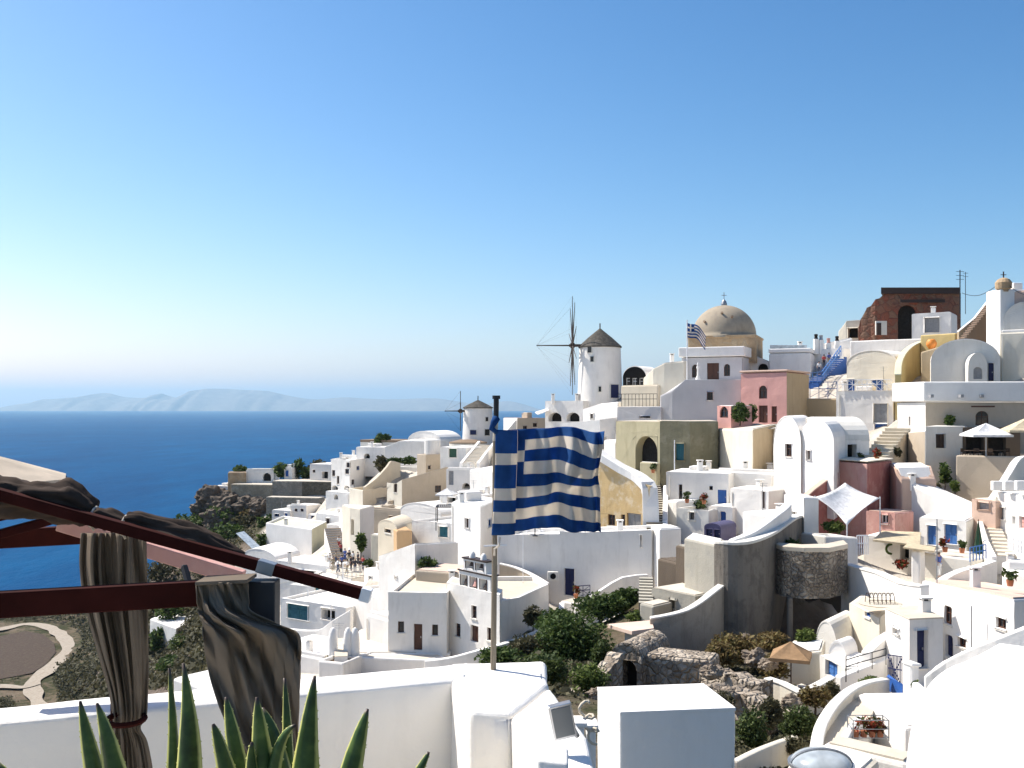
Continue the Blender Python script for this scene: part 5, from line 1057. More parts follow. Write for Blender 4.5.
# ================================================================== dark curved wall and the gully
dk = ribbon('curved_wall', 'tall dark weathered wall with a pale coping curving up to the right', 'wall', [(719, 541, 67), (727, 541, 66.3), (737, 541.5, 66), (748, 540, 66.2), (760, 536, 67), (772, 530, 69), (782, 523, 71.5), (791, 517, 75), (800, 514, 79)], 8.6, .8, 'darkwall', cop='offwhite', smooth=3, coph=.2, copov=.03)
ribbon('ramp_wall', 'curved white ramp parapet on top of the tall dark wall', 'wall', [(730, 540, 66.9), (748, 533, 67.2), (762, 524, 68.6), (774, 515, 70.6), (782, 509, 72.4), (787, 504, 75)], .9, .7, 'white_clean', smooth=3, ground=False)
ribbon('curved_wall', 'lower dark weathered wall with a thin pale coping sweeping down to the left', 'wall', [(650, 617, 62.5), (668, 614, 62.5), (686, 609, 63), (701, 600, 63.8), (711, 592, 64.6), (723, 583, 66.6)], 3.8, .5, 'midwall', cop='offwhite', smooth=3, copov=.02)
house('grey_wall_house', 'pale weathered plaster wall face above the lower curved wall', 'wall', [(684, 70.5), (720, 66.6), (724, 69.5), (692, 73.5)], 538, 616, dep=None, mat='greyplaster', roof='white')
house('brown_block', 'brown ruined block with a rounded top beside the pale plaster wall', 'ruin', [(657, 77), (672, 74.8), (685, 73)], 558, 596, dep=4, mat='brownwall', roof='brownwall', vault=None)
house('brown_block', 'narrow dark brown upright left of the bright slit', 'ruin', [(676, 73.5), (686, 72)], 545, 596, dep=2, mat='brownwall', roof='greyplaster')
house('lit_strip', 'tall narrow bright plaster strip beside the pale weathered wall', 'wall', [(685.5, 73.5), (692, 70.2)], 553, 590, dep=1.5, mat='lightcream')  # sunlit strip of wall, its light painted in cream
house('stone_hut', 'low grey hut with a flat roof and small dark window below the brown block', 'hut', [(652, 70.5), (696, 67.5)], 588, 616, dep=4, mat='greyplaster', roof='paving', wins=[(0, 673, 604, 6, 9, 'hole')])
stairs('stone_steps', 'small grey stone steps left of the low grey hut', (646, 604, 69), (646, 577, 75), 1.0, 9, 'darkwall', 'greyplaster')
house('retaining_wall', 'grey retaining block under the small stone steps', 'wall', [(639, 68.6), (654, 67.6)], 603, 628, dep=2, mat='greyplaster', roof='paving')
slab('stone_slab', 'flat pinkish stone slab roof jutting over the bushes', 'slab', [(607, 624, 63), (632, 631, 59.5), (654, 628, 60), (652, 620, 65)], .25, 'roofpink')
house('wall_stub', 'pale wall stub under the flat stone slab', 'wall', [(625, 61.5), (652, 61)], 632, 652, dep=2, mat='offwhite')
# the gully: rubble ruin, walls, bushes
house('rubble_ruin', 'ruined rubble vault with a dark arched mouth behind the white cube', 'ruin', [(611, 53), (642, 52)], 657, 700, dep=3.5, mat='rubble', vault=(0, 643), roof='rubble', wins=[(0, 628, 677, 18, 38, 'hole', 1)])
house('rubble_wall', 'grey rubble retaining wall right of the ruined vault', 'wall', [(639, 52.5), (672, 51.8), (712, 51)], 655, 700, dep=2, mat='rubble', roof='rubble')
ribbon('rubble_wall', 'collapsed dry stone wall sloping down right of the white cube', 'wall', [(706, 664, 51), (722, 670, 50), (745, 677, 48.5), (768, 684, 47.5)], 1.6, .9, 'rubble', rough=.16, smooth=4, bev=0)
ribbon('rubble_wall', 'lower dry stone wall in the gully with crumbling top', 'wall', [(710, 682, 46), (730, 688, 45), (750, 692, 44), (772, 700, 43)], 1.6, .9, 'rubble', rough=.18, smooth=4, bev=0)
ribbon('rubble_wall', 'short rubble wall left of the ruined vault', 'wall', [(571, 690, 49), (590, 683, 50), (604, 668, 51), (616, 652, 52)], 2.5, .8, 'rubble', rough=.16, smooth=4, bev=0)
ribbon('path_kerb', 'pale stone kerb crossing the bottom of the gully', 'kerb', [(735, 760, 33), (755, 750, 34.5), (775, 742, 36), (795, 735, 38)], .5, .3, 'lightcream', smooth=3)
big = [(575, 645, 62, 38, 34, 4200, 'leaf_dark', 'large rounded dark green bush in the gully behind the flagpole wall'),
       (545, 668, 52, 26, 16, 1800, 'leaf_mid', 'mid green bush at the left foot of the large rounded bush'),
       (600, 606, 74, 26, 13, 1800, 'leaf_dark', 'dark bush under the pale ramp wall'),
       (628, 600, 76, 16, 12, 1200, 'leaf_dark', 'dark bush between the ramp wall and the stone steps'),
       (640, 618, 69, 12, 8, 700, 'leaf_bright', 'yellow green bush beside the grey retaining block'),
       (556, 622, 70, 20, 12, 1400, 'leaf_dark', 'dark bush beside the white boundary wall'),
       (527, 645, 62, 20, 10, 1300, 'leaf_olive', 'olive bush along the lower boundary wall'),
       (499, 656, 58, 22, 9, 1300, 'leaf_dark', 'low dark bush directly behind the flagpole'),
       (590, 680, 46, 20, 16, 1200, 'leaf_bright', 'light green bush beside the short rubble wall'),
       (604, 655, 56, 12, 14, 900, 'leaf_mid', 'green bush left of the ruined vault'),
       (533, 616, 76, 9, 10, 500, 'leaf_olive', 'thin olive shrub growing against the church side wall')]
for x, y, Y, rx, rz, n, m, lb in big: bush('bush', lb, x, y, Y, rx, rz, int(n * 2.1), m, ry=rx * .8, clumps=34, group='bushes in the gully')
dry = [(740, 650, 60, 30, 17, 1600, 'leaf_dry', 'large rust brown shrub at the foot of the dark wall'), (772, 640, 62, 18, 9, 900, 'leaf_dry', 'rust brown shrub below the cave'), (722, 655, 56, 16, 11, 800, 'leaf_dry', 'dry brown shrub left of the rock heap'),
       (775, 668, 55, 16, 11, 900, 'leaf_dry', 'dry brown shrub left of the tan parasol'), (752, 730, 38, 15, 25, 1600, 'leaf_mid', 'tall green bush right of the white cube'), (770, 712, 41, 13, 16, 1000, 'leaf_olive', 'olive bush above the pale kerb'),
       (797, 722, 42, 18, 16, 1300, 'leaf_mid', 'green bush below the curved steps wall'), (815, 697, 46, 16, 12, 1000, 'leaf_dry', 'brown ivy bush under the hut parapet'), (789, 744, 37, 16, 9, 900, 'leaf_olive', 'low olive bush beside the pale kerb'),
       (806, 636, 60, 9, 8, 600, 'leaf_bright', 'small bright green plant below the buttress'), (872, 682, 47, 12, 5, 500, 'leaf_bright', 'grass tuft bed behind the curved steps wall'), (722, 700, 42, 12, 9, 500, 'leaf_olive', 'grey olive shrub beside the lower dry stone wall'), (832, 690, 47, 7, 8, 400, 'leaf_olive', 'small shrub hanging over the hut parapet')]
for x, y, Y, rx, rz, n, m, lb in dry: bush('bush', lb, x, y, Y, rx, rz, int(n * 1.8), m, ry=rx * .8, clumps=26, group='bushes below the cave')
plaster('cliffrock', (.13, .10, .075), .8, (.06, .05, .04), 1.6, blotch=(.21, .17, .13))
def rock(lb, px, py, Y, r, mat='rock', sq=(1, .8, .7)):
    r *= .6; c = P(px, py, Y); bm = bmesh.new(); bmesh.ops.create_icosphere(bm, subdivisions=4, radius=1)
    for v in bm.verts:
        n = mnoise.noise(v.co * 1.3 + Vector((px, py, Y))) * .45 + (abs(mnoise.noise(v.co * 2.6 + Vector((py, px, 0)))) - .2) * .55 + mnoise.noise(v.co * 6.5 + Vector((py, px, 0))) * .16
        v.co = Vector((v.co.x * sq[0], v.co.y * sq[1], v.co.z * sq[2])) * r * (1 + n)
    me = bpy.data.meshes.new('rock'); bm.to_mesh(me); bm.free(); me.materials.append(MATS[mat]); o = bpy.data.objects.new('rock', me); C.objects.link(o); o.location = c
    tag(o, lb, 'rock', 'rocks in the gully'); GC.append((c.x, c.y, c.z - r * .3))
for x, y, Y, r, lb in [(755, 658, 56, 1.1, 'large grey boulder below the dark wall'), (768, 664, 54, .8, 'grey boulder left of the tan parasol'), (746, 637, 62, .5, 'small pale rock on the brown shrubs'), (790, 702, 44, .7, 'grey boulder under the hut parapet'),
        (728, 695, 44, .7, 'pale boulder on the lower dry stone wall'), (712, 672, 49, .8, 'boulder at the left end of the collapsed dry stone wall'), (597, 694, 44, .6, 'boulder behind the white cube')]: rock(lb, x, y, Y, r)
# hut with tan parasol, blue door, parapets, curved steps
house('hut', 'cream hut with a sloping wall under the tan parasol', 'hut', [(772, 58, 668), (790, 57.5, 654), (822, 57, 651)], None, 686, dep=3, mat='lightcream')
house('blue_door_wall', 'white wall with a bright blue door right of the tan parasol', 'wall', [(819, 56.3), (846, 53.5)], 655, 682, dep=2.5, mat='offwhite', wins=[(0, 831.5, 668.5, 12, 17, 'doorl')])
parasol('tan_parasol', 'square tan parasol in front of the cream hut', 791, 641.5, 655, 684, 53, 27, 'canvas_tan', rot=R(25), pole='darkwood')
ribbon('parapet_wall', 'cream parapet bending below the tan parasol', 'wall', [(767, 677, 51.5), (783, 682, 50.5), (801, 691, 49), (817, 684, 50), (832, 676, 51)], 1.6, .4, 'lightcream', cop='offwhite')
house('terrace', 'small paved terrace under the tan parasol', 'terrace', [(770, 52.2), (801, 49.8), (832, 51.8)], 694, 704, dep=None, mat='lightcream', roof='paving')
pole_thing('drying_rack', 'dark thin railing post beside the blue door', 'post', 846, 656, 682, 50, .03, 'blackmetal')
railing('railing', 'thin dark railing climbing right of the blue door', [(846, 676, 50), (858, 672, 50.5), (886, 664, 51.5)], .8, 'blackmetal', .7, .03)
ribbon('white_slope', 'white sloping parapet behind the thin dark railing', 'wall', [(838, 676, 53), (858, 668, 53.5), (876, 661, 54), (890, 655, 54.5)], 1.5, .5, 'white', smooth=2)
ribbon('steps_wall', 'curved cream wall along the outside of the winding steps', 'wall', [(886, 678, 45.5), (868, 681, 44.5), (853, 687, 43), (840, 697, 41.2), (829, 710, 39), (820, 727, 37), (816, 748, 35)], 1.4, .35, 'lightcream', cop='offwhite', smooth=3)
stairs('winding_steps', 'pale winding steps inside the curved cream wall', (832, 744, 36), (861, 697, 43), 1.5, 9, 'offwhite', 'roofbeige')
house('white_block', 'bright white block beside the winding steps', 'house', [(858, 42.5), (905, 38)], 694, 748, dep=4, mat='white_clean')
ribbon('steps_wall', 'white inner parapet of the winding steps', 'wall', [(840, 746, 34.5), (848, 730, 36.5), (860, 715, 38.5)], 1.2, .3, 'white_clean', smooth=2)
bk = P(868, 738, 36.5); cr = empty('plant_basket', bk, 'wire crate of red brown potted plants on the white block', 'crate'); mb = MB()
for a, b in ((-.65, -.3), (.65, -.3), (.65, .3), (-.65, .3)): mb.bar(bk + Vector((a, b, 0)), bk + Vector((a, b, .75)), .035, .035)
for z in (.1, .42, .74):
    for s in ((-.65, -.3, .65, -.3), (.65, -.3, .65, .3), (.65, .3, -.65, .3), (-.65, .3, -.65, -.3)): mb.bar(bk + Vector((s[0], s[1], z)), bk + Vector((s[2], s[3], z)), .025, .025)
mb.build('frame', 'greymetal', cr); mb = MB(); leaves(mb, random.Random(5), bk + Vector((0, 0, .45)), (.6, .28, .36), 420, .07, 14); mb.build('plants', 'flowers', cr, weld=False)
mb = MB()
for k in range(4): mb.lathe(bk + Vector((-.45 + .3 * k, 0, .04)), [(.0, 0), (.1, 0), (.14, .24), (.12, .24), (0, .2)], 10)
mb.build('pots', 'pot', cr)
house('flat_roof', 'flat cream roof at the bottom edge beside the curved glass canopy', 'roof', [(822, 30), (906, 28.3)], 744, 790, dep=1.1, mat='offwhite', roof='roofbeige')
gd = P(821, 764.5, 24); go = empty('glass_canopy', gd, 'curved grey glass canopy rising at the bottom edge', 'canopy'); r_ = 30 * 24 / F
mb = MB(); mb.lathe(gd, [(r_ * math.cos(a), r_ * .5 * math.sin(a)) for a in [R(x) for x in range(0, 91, 9)]], 32); mb.build('pane', 'glass_pale', go, smooth=True); mb = MB(); mb.lathe(gd, [(r_ * 1.0, -.02), (r_ * 1.08, -.02), (r_ * 1.08, .05), (r_ * 1.0, .05)], 32)
mb.tube([gd + Vector((r_ * 1.02 * math.cos(R(x)), 0, r_ * .52 * math.sin(R(x)))) for x in range(0, 181, 12)], .035, 6); mb.build('rim', 'greymetal', go)
house('canopy_base', 'plain pale block under the curved glass canopy', 'block', [(788, 25), (856, 24)], 766, 800, dep=2, mat='lightcream')
# big white dome and the red stairway wall near the camera
dm = empty('vaulted_roof', P(975, 790, 14), 'large bright white rounded roof filling the bottom right corner', 'roof')
bm_ = MB(); rows = []; NP = 40
for i in range(15):                                   # rounded vault falling towards the viewer, its far end closed by a soft hip
    t = i / 14; y = 14.7 - 4.4 * max(0, t - .12) / .88 if i > 1 else 14.75
    sh = (.62, .93)[i] if i < 2 else 1.0
    xl_, hx = 390 / F * y + .02, 2.6; top = -3.70 - .50 * (14.7 - y); bot = -7.6
    row = []
    for j in range(NP + 1):
        a = math.pi * j / NP; cx_ = math.copysign(abs(math.cos(a)) ** .36, math.cos(a)); sz = math.sin(a) ** .42
        row.append(bm_.vert((xl_ + hx - hx * cx_ * (1 - (1 - sh) * .06), y + .25 * (1 - sh), CZ + bot + (top - bot - (1 - sh) * .35) * sz)))
    rows.append(row)
for A, B in zip(rows, rows[1:]):
    for j in range(NP): bm_.f.append([A[j], A[j + 1], B[j + 1], B[j]]); bm_.mi.append(0)
bm_.f.append(rows[0][::-1]); bm_.f.append(rows[-1]); bm_.mi += [0, 0]
bm_.build('shell', 'white_clean', dm, smooth=True, weld=False, fixn=True)
ribbon('stair_wall', 'white sloping parapet behind the large rounded roof', 'wall', [(927, 675, 23.5), (934, 668, 23.4), (950, 658, 23.2), (972, 648, 22.8), (1000, 636, 22.3), (1060, 612, 21.5)], .42, .5, 'white_clean', smooth=2, ground=False)
house('red_wall', 'dark red brown wall in shade under the sloping parapet', 'wall', [(975, 22.9, 657), (1060, 21.7, 622)], None, 672, dep=.3, mat='ruinred', roof='white_clean', ground=False)
house('cream_ledge', 'cream ledge behind the large rounded roof', 'ledge', [(960, 19), (1045, 18)], 662, 690, dep=2, mat='lightcream', ground=False)
house('white_block', 'white rounded block below the cube house door', 'block', [(905, 40), (930, 37)], 688, 740, dep=3, mat='white_clean')
bush('plant', 'small potted plant beside the gate pillar', 915, 684, 42, 3, 4, 120, 'leaf_dark', 'plant', stem=False)
# left middle ground below the pergola
house('white_house', 'flat white house with a pale roof left of the lower curtain', 'house', [(150, 205), (176, 196), (200, 206)], 619, 634, dep=None, roof='white_clean', wins=[(1, 188, 628, 5, 5, 'win')])
house('white_house', 'low white roof just above the terrace wall beside the curtain', 'house', [(172, 62), (214, 59)], 678, 700, dep=4, mat='white_clean')
for x, y, Y, rx, rz, m, lb in [(184, 642, 175, 14, 9, 'leaf_mid', 'round green tree between the curtain and the agave tips'), (170, 612, 205, 14, 10, 'leaf_dark', 'dark tree behind the flat white house'), (172, 664, 150, 16, 7, 'leaf_dark', 'dark bush above the terrace wall'), (205, 655, 140, 12, 9, 'leaf_olive', 'olive bush left of the lower curtain'), (158, 640, 200, 8, 12, 'leaf_dark', 'dark cypress like bush beside the tied curtain')]:
    bush('tree', lb, x, y, Y, rx, rz, 900, m, 'tree', trunk=1.0, group='trees below the pergola')

for x, y, Y, r, lb in [(214, 499, 249, 5.5, 'large dark rock at the tip of the headland'), (204, 509, 250, 4.5, 'dark rock low on the left of the headland cliff'), (228, 506, 246, 6.5, 'dark rock under the beige fortress wall'), (246, 508, 244, 5, 'brown rock below the middle of the beige fortress wall'), (220, 518, 243, 5.5, 'brown rock among the cliff bushes'), (262, 508, 240, 4.5, 'brown rock at the corner of the grey fortress wall')]: rock(lb, x, y, Y, r, 'cliffrock', (1.2, .8, .85))
# ================================================================== near terrace
FZ = CZ - 3.4                                   # terrace floor
def bar3(nm, root, p, q, w, h, mt, bev=.008):
    m = MB(); m.bar(p, q, w, h); return m.build(nm, mt, root, bev=bev)
# parapet of the terrace: outer run on the left, pier, short return on the right
TW = empty('terrace_parapet', P(455, 672, 8.9), 'white rounded terrace parapet running from the left edge to the flagpole', 'wall')
zt = CZ - 2.3
def plan(poly, z0, z1, nm, mt='white_clean', bev=.05, root=TW):
    m = MB(); m.hexa([Vector((x, y, z0)) for x, y in poly], [Vector((x, y, z1)) for x, y in poly]); o = m.build(nm, mt, root, bev=bev, fixn=True)
    if bev: o.modifiers['bevel'].segments = 4
    return o
xl = lambda px, Y: (px - CX) / F * Y
wl = [(-8.0, 6.02), (xl(300, 8.2), 8.12), (xl(452, 8.85), 8.6)]
plan([(-8.0, 5.75), (xl(453, 8.6), 8.4), (xl(472, 8.7), 8.5), (xl(472, 9), 9.0), (-8.0, 6.12)], FZ - 6, zt, 'wall')
plan([(xl(453, 8.6), 8.36), (xl(470, 7.6), 7.55), (xl(512, 7.6), 7.5), (xl(546, 9.0), 8.3), (xl(546, 9.0), 9.05), (xl(448.5, 8.9), 8.97)], FZ - 6, zt - .004, 'corner_block')
plan([(xl(470, 7.5), 7.49), (xl(512, 7.5), 7.44), (xl(513, 7.7), 7.75), (xl(471, 7.7), 7.75)], FZ - .2, zt + .25 - .0, 'pier') if False else None
TR = empty('terrace_wall', P(580, 740, 7), 'bright white wall returning towards the viewer right of the flagpole', 'wall')
plan([(.0, 7.46), (.12, 5.2), (.55, 5.2), (.53, 7.0), (.312, 8.28)], FZ - 6, zt - .012, 'wall', root=TR)
PB = empty('wall_block', P(540, 768, 5.6), 'small white plastered block at the foot of the bright wall', 'block')
plan([(.13, 5.3), (.30, 5.25), (.31, 5.5), (.14, 5.55)], FZ - .2, ZZ(753, 5.4), 'block', root=PB, bev=.02)
# terrace floor
m = MB(); m.hexa([Vector((-9, 2.2, FZ - .3)), Vector((.0, 2.2, FZ - .3)), Vector((.0, 8.2, FZ - .3)), Vector((-9, 5.7, FZ - .3))], [Vector((-9, 2.2, FZ)), Vector((.0, 2.2, FZ)), Vector((.0, 8.2, FZ)), Vector((-9, 5.7, FZ))])
fl = m.build('terrace_floor', 'lightcream'); fl['kind'] = 'structure'
# posts beside the wall, white cube
def post2(x0, x1, y0, Y, lb, sub):
    r_ = empty('white_post', P(x0, 768, Y), lb, 'post'); m = MB(); a, b = P(x0, y0, Y), P(x1, y0, Y)
    m.hexa([a + Vector((0, 0, -2)), b + Vector((0, 0, -2)), b + Vector((0, .16, -2)), a + Vector((0, .16, -2))], [a, b, b + Vector((0, .16, 0)), a + Vector((0, .16, 0))]); m.build('post', 'white_clean', r_, bev=.015)
    m = MB(); c_ = (a + b) / 2 + Vector((0, .08, .005)); m.box(c_, (b - a).length + .04, .2, .04); m.build('cap', 'white_clean', r_, bev=.01)
post2(573, 584.5, 728, 7.8, 'short white post under the floodlight', 0); post2(587, 596, 730, 8.4, 'short white post left of the white cube', 0)
cb = house('white_cube', 'large white cube shaped chimney block in front of the gully', 'chimney block', [(597, 10.9), (620, 10), (736, 10.15)], 714, 768, ri=1, mat='white_clean', roof='white_clean', bev=.03, ground=False, ov=0, slab=.02, sink=4)
for o in list(TW.children) + list(TR.children) + [c_ for c_ in cb.children if c_.name.startswith('wall')]: wobble(o, .028, .45, 5)
for o in PB.children: wobble(o, .012, .2, 4)
# floodlight
f0 = P(563, 722, 6.6); FLD = empty('floodlight', P(575, 737, 6.6), 'grey square floodlight tilted on the wall beside the flagpole', 'floodlight')
u = Vector((.150, .02, .03)); v = Vector((.045, .03, -.235)); n_ = u.cross(v).normalized()
def panel(c, u, v, n, k, t0, t1, nm, mt, par, bev=.006):
    m = MB(); q = [(-1, -1), (1, -1), (1, 1), (-1, 1)]
    m.hexa([c + u * a * k / 2 + v * b * k / 2 + n * t0 for a, b in q], [c + u * a * k / 2 + v * b * k / 2 + n * t1 for a, b in q]); return m.build(nm, mt, par, bev=bev, fixn=True)
if n_.y > 0: n_ = -n_
panel(f0, u, v, n_, 1.0, -.05, .0, 'housing', 'steel', FLD); panel(f0, u, v, n_, .84, .001, .006, 'glass', 'lampglass', FLD, 0)
m = MB(); m.tube([f0 - n_ * .05, f0 + Vector((.07, .05, -.06)), f0 + Vector((.1, .08, -.12))], .018, 8); m.build('bracket', 'greymetal', FLD)
rp = P(583, 703, 7.9); m = MB(); m.tube([rp + Vector((.05 * math.cos(t * .7) + .004 * t, .02 * math.sin(t * 1.3), .035 * math.sin(t * .7) - .012 * t)) for t in range(26)], .012, 6); o = m.build('rope', 'roofbeige', None, smooth=True)
for v_ in o.data.vertices: v_.co -= rp
o.location = rp; tag(o, 'coil of pale rope hanging beside the white cube', 'rope')
# flagpole and big flag
Yp = 8.75; pb = P(493.2, 674, Yp); FP = empty('flagpole', (pb.x, pb.y, zt), 'weathered wooden flagpole standing on the terrace parapet corner', 'flagpole')
ptop = P(496.3, 396, Yp); m = MB(); m.tube([pb - Vector((0, 0, .02)), pb.lerp(ptop, .4), P(495, 440, Yp)], .026, 14, 0, .021); m.build('pole', 'polewood', FP, smooth=False)
m = MB(); m.tube([P(495, 441, Yp), P(496, 420, Yp)], .022, 12); m.build('band', 'roofbeige', FP)
m = MB(); m.tube([P(496, 420, Yp), P(496.3, 397, Yp)], .024, 12); m.tube([P(496.3, 399, Yp), P(496.3, 395.5, Yp)], .036, 12); m.build('cap', 'blackmetal', FP)
m = MB(); m.tube([P(494.5, 555, Yp) + Vector((0, -.03, 0)), P(494.5, 548, Yp) + Vector((0, -.05, 0)), P(499, 545, Yp) + Vector((0, -.05, 0)), P(500, 537, Yp) + Vector((0, -.02, 0))], .009, 6); m.build('cord', 'flag_white', FP)
m = MB(); m.bar(P(484, 545.5, Yp) + Vector((0, -.03, 0)), P(507, 544.5, Yp) + Vector((0, -.03, 0)), .012, .012); m.build('cleat', 'whitepaint', FP)
kn = P(494, 425, Yp); m = MB(); rnd = random.Random(3)
m.tube([kn + Vector((.02, 0, .06)), kn + Vector((.0, -.03, .02)), kn + Vector((-.02, -.03, -.03)), kn + Vector((.03, -.02, -.07))], .035, 8, 0, .02); m.build('knot', 'flag_blue', FP, smooth=True)
F0 = P(495.5, 428.5, Yp); kf = Yp / F
path = catmull([Vector((.0, -.03)), Vector((.10, -.06)), Vector((.18, -.045)), Vector((.19, .0)), Vector((.12, .035)), Vector((.105, .055)), Vector((.19, .085)), Vector((.27, .06)), Vector((.36, .10)), Vector((.45, .0)), Vector((.56, .11)), Vector((.67, -.02)), Vector((.77, .10)), Vector((.86, -.02)), Vector((.92, .06)), Vector((.955, .0))], 8)
cum = [0]
for a, b in zip(path, path[1:]): cum.append(cum[-1] + (b - a).length)
LF = cum[-1]
def fmap(u, v):
    for i in range(len(cum) - 1):
        if u <= cum[i + 1] or i == len(cum) - 2:
            p = path[i].lerp(path[i + 1], (u - cum[i]) / (cum[i + 1] - cum[i])); break
    s = min(1, u / LF); H = .925; t = v / H
    wob = .075 * s * math.sin(5.2 * t + 4 * s) + .04 * s * math.sin(10 * t + 11 * s) + .03 * math.sin(7 * t - 13 * s) * min(1, s * 2)
    sag = .012 * math.sin(6.5 * s + 1.0) + .018 * s * math.sin(9 * s) - .02 * s
    x = p.x + .022 * s * math.sin(7 * t + 1) - (.035 * max(0, t - .0) if s < .5 else 0) * (1 - 2 * s) * (t ** 1)
    z = -v * (1 - .06 * s) - sag - .05 * s * s - .026 * s * math.sin(3.4 * math.pi * t + 5 * s) - .012 * s * math.sin(16 * s + 3 * t)
    if s > .9: x -= .03 * (s - .9) * 10 * abs(math.sin(4.5 * t + .4))
    return F0 + Vector((x * .985, p.y + wob, z))
greek_flag('large_flag', 'large rippling blue and white striped flag on the wooden flagpole', 'flag', fmap, LF, .925, ['flag_blue', 'flag_white'], .003, 110, 54)
# ------------------------------------------------------------------ pergola with rolled awning and curtains
PG = empty('pergola', P(262, 1040, 5.95), 'dark red painted pergola with sloping rails over the terrace', 'pergola')
def beam(a, b, w, h, mt='redbeam'): return bar3('beam', PG, P(*a), P(*b), w, h, mt)
beam((-60, 608, 5.6), (247, 590, 5.9), .09, .145)
beam((-40, 541, 8.0), (90, 534, 8.2), .1, .15)
bar3('rail', PG, P(-60, 478, 5.95), P(362, 593.5, 6.0), .075, .07, 'redbeam')
m = MB(); a, b = P(361, 593.2, 6.0), P(371, 596, 6.0); m.bar(a, b, .085, .08); m.build('rail_cap', 'whitepaint', PG, bev=.005)
m = MB(); a, b = P(258, 565, 5.99), P(275, 570, 5.99); m.bar(a, b, .082, .077); m.build('bracket', 'greymetal', PG, bev=.005)
bar3('rail', PG, P(60, 523, 7.4), P(243, 578, 7.4), .10, .11, 'redlight'); bar3('rail', PG, P(-40, 545, 6.4), P(55, 519, 6.9), .05, .06, 'redbeam'); bar3('rail', PG, P(-40, 525, 6.6), P(25, 510, 6.8), .05, .07, 'redbeam')  # far rail's pinkish red is sunlight put into the colour
bar3('strut', PG, P(184, 566, 6.7), P(190, 588, 6.6), .04, .04, 'blackmetal')
for x, y0, Y, w, mt in ((263, 580, 5.95, .175, 'postgrey'), (122, 530, 6.5, .12, 'redbeam')):
    a = P(x, y0, Y); m = MB(); m.box(Vector((a.x, a.y, FZ)), w, w * .8, a.z - FZ); m.build('post', mt, PG, bev=.008)
RA = empty('rolled_awning', P(90, 515, 5.9), 'dark brown canvas awning rolled and tied along the sloping pergola rail', 'awning')
rnd = random.Random(11)
def bundle(pts, rad, mt='awning', nm='roll', sub=9, nn=44, seed=1):
    pts = catmull([P(*p) for p in pts], sub); rs = []
    k = len(pts); rr = catmull([Vector((r_, 0)) for r_ in rad], sub); m = MB(); rings = []
    for i, p in enumerate(pts):
        d = (pts[min(k - 1, i + 1)] - pts[max(0, i - 1)]).normalized(); a = Vector((0, 1, 0)); a = (a - d * a.dot(d)).normalized(); b = d.cross(a)
        R0 = rr[min(i, len(rr) - 1)].x
        rings.append([m.vert(p + (a * math.cos(t) + b * math.sin(t) * .85) * R0 * (1 + .13 * math.sin(6 * t + 3 * mnoise.noise(Vector((i * .12, seed, 0)))) + .07 * math.sin(11 * t + i * .1 + seed) + .30 * mnoise.noise(Vector((math.cos(t) * 1.7 + seed, math.sin(t) * 1.7, i * .22))) + .10 * mnoise.noise(Vector((math.cos(t) * 5, math.sin(t) * 5 + seed, i * .35))))) for t in [2 * math.pi * j / nn for j in range(nn)]])
    for A, B in zip(rings, rings[1:]):
        for j in range(nn): m.f.append([A[j], A[(j + 1) % nn], B[(j + 1) % nn], B[j]]); m.mi.append(0)
    m.f.append(rings[0][::-1]); m.f.append(rings[-1]); m.mi += [0, 0]
    return m.build(nm, mt, RA, smooth=True, weld=False)
bundle([(-60, 481, 6.1), (0, 497, 6.1), (40, 500, 6.1), (70, 505, 6.1), (92, 514, 6.1)], [.16, .14, .115, .145, .08], seed=2)
bundle([(92, 516, 6.08), (105, 518, 6.08), (124, 525, 6.08)], [.05, .075, .05], seed=5)
bundle([(126, 521, 6.08), (140, 523, 6.08), (180, 534, 6.08), (215, 545, 6.08), (243, 557, 6.08)], [.05, .07, .085, .07, .03], seed=8)
for x, y in ((94, 517), (125, 525)):
    m = MB(); c = P(x, y, 6.08); m.tube([c + Vector((.015 * math.sin(t), .06 * math.cos(t), .06 * math.sin(t))) for t in [2 * math.pi * j / 12 for j in range(13)]], .009, 6); m.tube([c + Vector((0, -.06, 0)), c + Vector((.015, -.08, -.04)), c + Vector((.03, -.07, -.075))], .008, 6); m.build('tie', 'flag_white', RA, smooth=True)
def curtain(label, rows, Y, folds, amp, seed, ydir=0, n=64, twist=0):
    """rows: (py, pxleft, pxright, depth amplitude factor)"""
    root = empty('curtain', P(rows[0][1], rows[-1][0], Y), label, 'curtain')
    rr = catmull([Vector((r_[0], r_[1], r_[2])) for r_ in rows], 5); aa = catmull([Vector((r_[3], 0)) for r_ in rows], 5)
    m = MB(); g = []
    for i, r_ in enumerate(rr):
        line = []
        for j in range(n + 1):
            s = j / n; ph = 2 * math.pi * folds * (s + .06 * math.sin(5 * s + i * .05)) + seed + twist * i * .05
            sd = s * (1 + .25 * twist) - twist * .012 * i; w = 2.0 * (.45 - 2.2 * abs(mnoise.noise(Vector((sd * folds * 1.3, i * .035, seed))))) + .55 * mnoise.noise(Vector((sd * folds * 4.0, i * .09, seed + 9))) + .35 * math.sin(ph * .5); k = amp * aa[i].x
            line.append(m.vert(P(r_.y + (r_.z - r_.y) * (s + .012 * math.sin(3 * ph)), r_.x, Y + k * w + .02 * mnoise.noise(Vector((s * 4, i * .15, seed))))))
        g.append(line)
    for A, B in zip(g, g[1:]):
        for j in range(n): m.f.append([A[j], B[j], B[j + 1], A[j + 1]]); m.mi.append(0)
    o = m.build('fabric', 'curtain', root, smooth=True); so = o.modifiers.new('t', 'SOLIDIFY'); so.thickness = .006; return root
